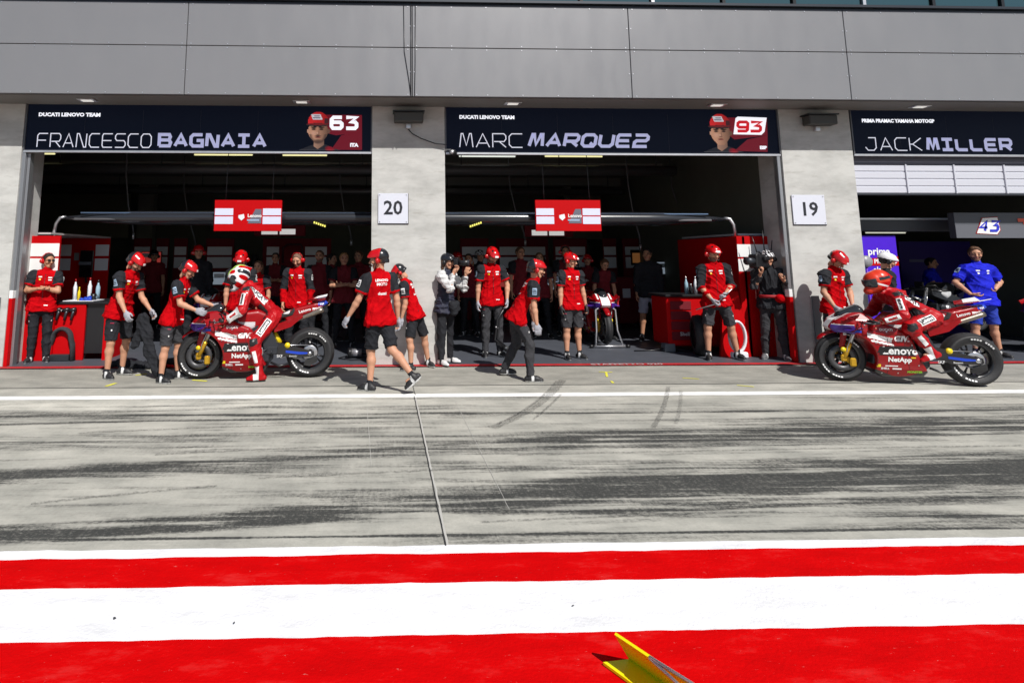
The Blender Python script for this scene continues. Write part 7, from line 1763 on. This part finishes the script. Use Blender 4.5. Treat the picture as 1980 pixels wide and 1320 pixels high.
t = thing('overhead_gantry', (0, 10.2, fz(1750, 436, 10.2)), 'grey box beam across the right garage behind the shutter', 'gantry'); MB().b2(X_(1664, 10.2), 12.9, 0, .2, -.10, .10, bev=.01).build('beam', mat('beam_dark', (.05, .055, .065), .5), t); MB().b2(X_(1664, 10.2), 12.9, -.02, .0, .10, .13).build('lip', ALU, t)
t = thing('ceiling_beam', (0, 0, 0), None, None) if False else None
# balloon-like silver lamp and stand next to the pillar
xq = X_(1678, 9.6); t = thing('parabolic_lamp', (xq, 9.6, .012), 'round grey lamp head on a violet stand beside pillar 19', 'lamp')
MB().tube([(0, .06, fz(1678, 507, 9.6)), (0, .0, fz(1678, 507, 9.6)), (0, -.04, fz(1678, 507, 9.6))], [.05, .10, .085], n=18).build('head', mat('lamp_grey', (.25, .25, .27), .4), t); MB().tube([(0, 0, 0), (0, 0, fz(1678, 515, 9.6))], .018).build('pole', mat('violet_pole', (.1, .02, .4), .4), t)
# cluster of dark kit behind the stripped bike, giving the garage depth
for (px, Y_, w_, h_, lb) in ((1830, 13.2, .9, 1.15, 'dark tool cabinet behind the stripped bike in the right garage'), (1960, 12.4, .8, 1.2, 'dark tool cabinet at the far right of the right garage')):
    t = thing('tool_cabinet', (X_(px, Y_), Y_, .012), lb, 'cabinet'); MB().b2(0, w_, 0, .5, .1, h_, bev=.015).build('body', mat('navy_cabinet', (.02, .025, .05), .5), t)
    for k in range(4): MB().b2(.03, w_ - .03, -.012, .0, .14 + (h_ - .2) * k / 4, .14 + (h_ - .2) * (k + .9) / 4, bev=.004).build('drawer', mat('navy_drawer', (.03, .035, .06), .4), t)

# ---------------------------------------------------------------- clutter deep in the garages
MG = mat('screen_glow', (.1, .1, .12), .4, emit=(.35, .42, .5), es=.35); MR = mat('screen_glow_red', (.1, .02, .02), .4, emit=(.5, .06, .05), es=.35)
for i, (px, py, D_, m_, lb) in enumerate(((292, 500, 15.2, MR, 'small red glowing monitor at the left end of the back wall'), (432, 540, 14.2, MG, 'dim monitor on a stand between the wide back panels of the left garage'), (545, 545, 14.4, MG, 'dim monitor below the pale bars behind the left bike'), (985, 545, 14.6, MR, 'small red glowing monitor low at the back of the middle garage'), (1065, 550, 14.4, MG, 'dim monitor between two figures at the back of the middle garage'), (1290, 520, 14.2, MG, 'dim monitor right of the man in pale shorts'), (1812, 520, 13.0, MG, 'dim monitor above the stripped bike in the right garage'), (1868, 545, 12.8, MG, 'second dim monitor in the right garage left of the blue-shirted man'))):
    x = fx(px, D_, py); z = fz(px, py, D_); t = thing('monitor', (x, D_, .012), lb, 'monitor', 'monitors at the back of the garages')
    MB().b2(-.26, .26, 0, .04, z - .15, z + .17, bev=.01).build('casing', PLASK, t); mb = MB().b2(-.24, .24, -.006, -.001, z - .13, z + .15).build('screen', m_, t)
    mb = MB()
    for k in range(5): mb.b2(-.20, -.20 + .1 + .06 * ((k * 7) % 4), -.009, -.007, z + .10 - .05 * k, z + .12 - .05 * k)
    o_ = MB().b2(-.22, .02, -.010, -.007, z + .02, z + .12).build('graph', SHADE, t); MB().tube([(0, .03, z - .15), (0, .05, .0)], .022).b2(-.2, .2, -.1, .2, 0, .03).build('stand', DARKM, t)
for i, (pa, pb, D_, h_, lb) in enumerate(((455, 505, 14.9, 1.25, 'dark tyre rack between back panels in the left garage'), (560, 610, 15.0, 1.05, 'low dark tyre rack behind the bald crew member'), (1040, 1085, 14.9, 1.1, 'dark tyre rack at the back of the middle garage'), (1890, 1960, 13.4, 1.5, 'tall dark tyre rack behind the blue-shirted man'))):
    x0, x1 = fx(pa, D_, 560), fx(pb, D_, 560); w_ = x1 - x0; t = thing('tyre_rack', (x0, D_, .012), lb, 'rack', 'tyre racks in the garages')
    for x in (0, w_): MB().b2(x - .02, x + .02, 0, .04, 0, h_ + .15).build('post', DARKM, t)
    n_ = int(h_ / .55) + 1
    for k in range(n_):
        MB().b2(0, w_, 0, .4, .08 + k * .55, .11 + k * .55).build('shelf', DARKM, t)
        for q in range(max(1, int(w_ / .3))):
            MB().lathe([(.20, -.07), (.29, -.08), (.32, 0), (.29, .08), (.20, .07)], M=Matrix.Translation((.16 + q * .26, .2, .34 + k * .55 - .0)) @ Matrix.Rotation(R(90), 4, 'Z') @ Matrix.Scale(.72, 4), n=24).build('tyre', RUBBER, t)
# hoses and cables dropping from the ceiling
for i, (px, D_, z1, sag, lb) in enumerate(((238, 11.6, 2.2, .2, 'thin air hose dropping from the ceiling at the left of the left garage'), (352, 13.2, 2.0, .3, 'curled cable dropping behind the left crew'), (655, 12.6, 2.1, .25, 'thin cable dropping beside the right side of the left garage'), (985, 12.8, 2.1, .3, 'thin cable dropping left of the middle hanging sign'), (1215, 12.2, 2.0, .2, 'air hose dropping above the man in pale shorts'), (1300, 13.4, 2.2, .35, 'curled cable dropping left of the right recessed wall'))):
    x = fx(px, D_, 400); t = thing('air_hose', (x, D_, z1), lb, 'hose', 'hoses and cables hanging from the garage ceilings')
    MB().tube([(0, 0, CZ - z1), (.02, 0, (CZ - z1) * .6), (sag * .5, 0, (CZ - z1) * .25), (sag, 0, .05), (sag * 1.1, .02, -.12)], .014, n=6).build('hose', mat('hose_grey', (.10, .10, .11), .5), t); MB().tube([(sag * 1.1, .02, -.12), (sag * 1.1, .02, -.24)], .025, n=8).build('coupling', STEEL, t)
# second rail of lights and ducts near the ceiling
for i, (Y_, z_, r_, lb) in enumerate(((12.4, 3.45, .11, 'long grey ventilation duct crossing under the garage ceilings, nearer one'), (15.2, 3.3, .09, 'long grey ventilation duct crossing under the garage ceilings, farther one'))):
    t = thing('duct', (0, Y_, z_), lb, 'duct'); MB().tube([(-12, 0, 0), (6.2, 0, 0)], r_, n=16).build('pipe', mat('duct_grey', (.12, .125, .13), .45, metal=.5), t)
    for k in range(9): MB().tube([(-11 + k * 2.1, 0, r_), (-11 + k * 2.1, 0, CZ - z_)], .01, n=6).build('hanger', DARKM, t)
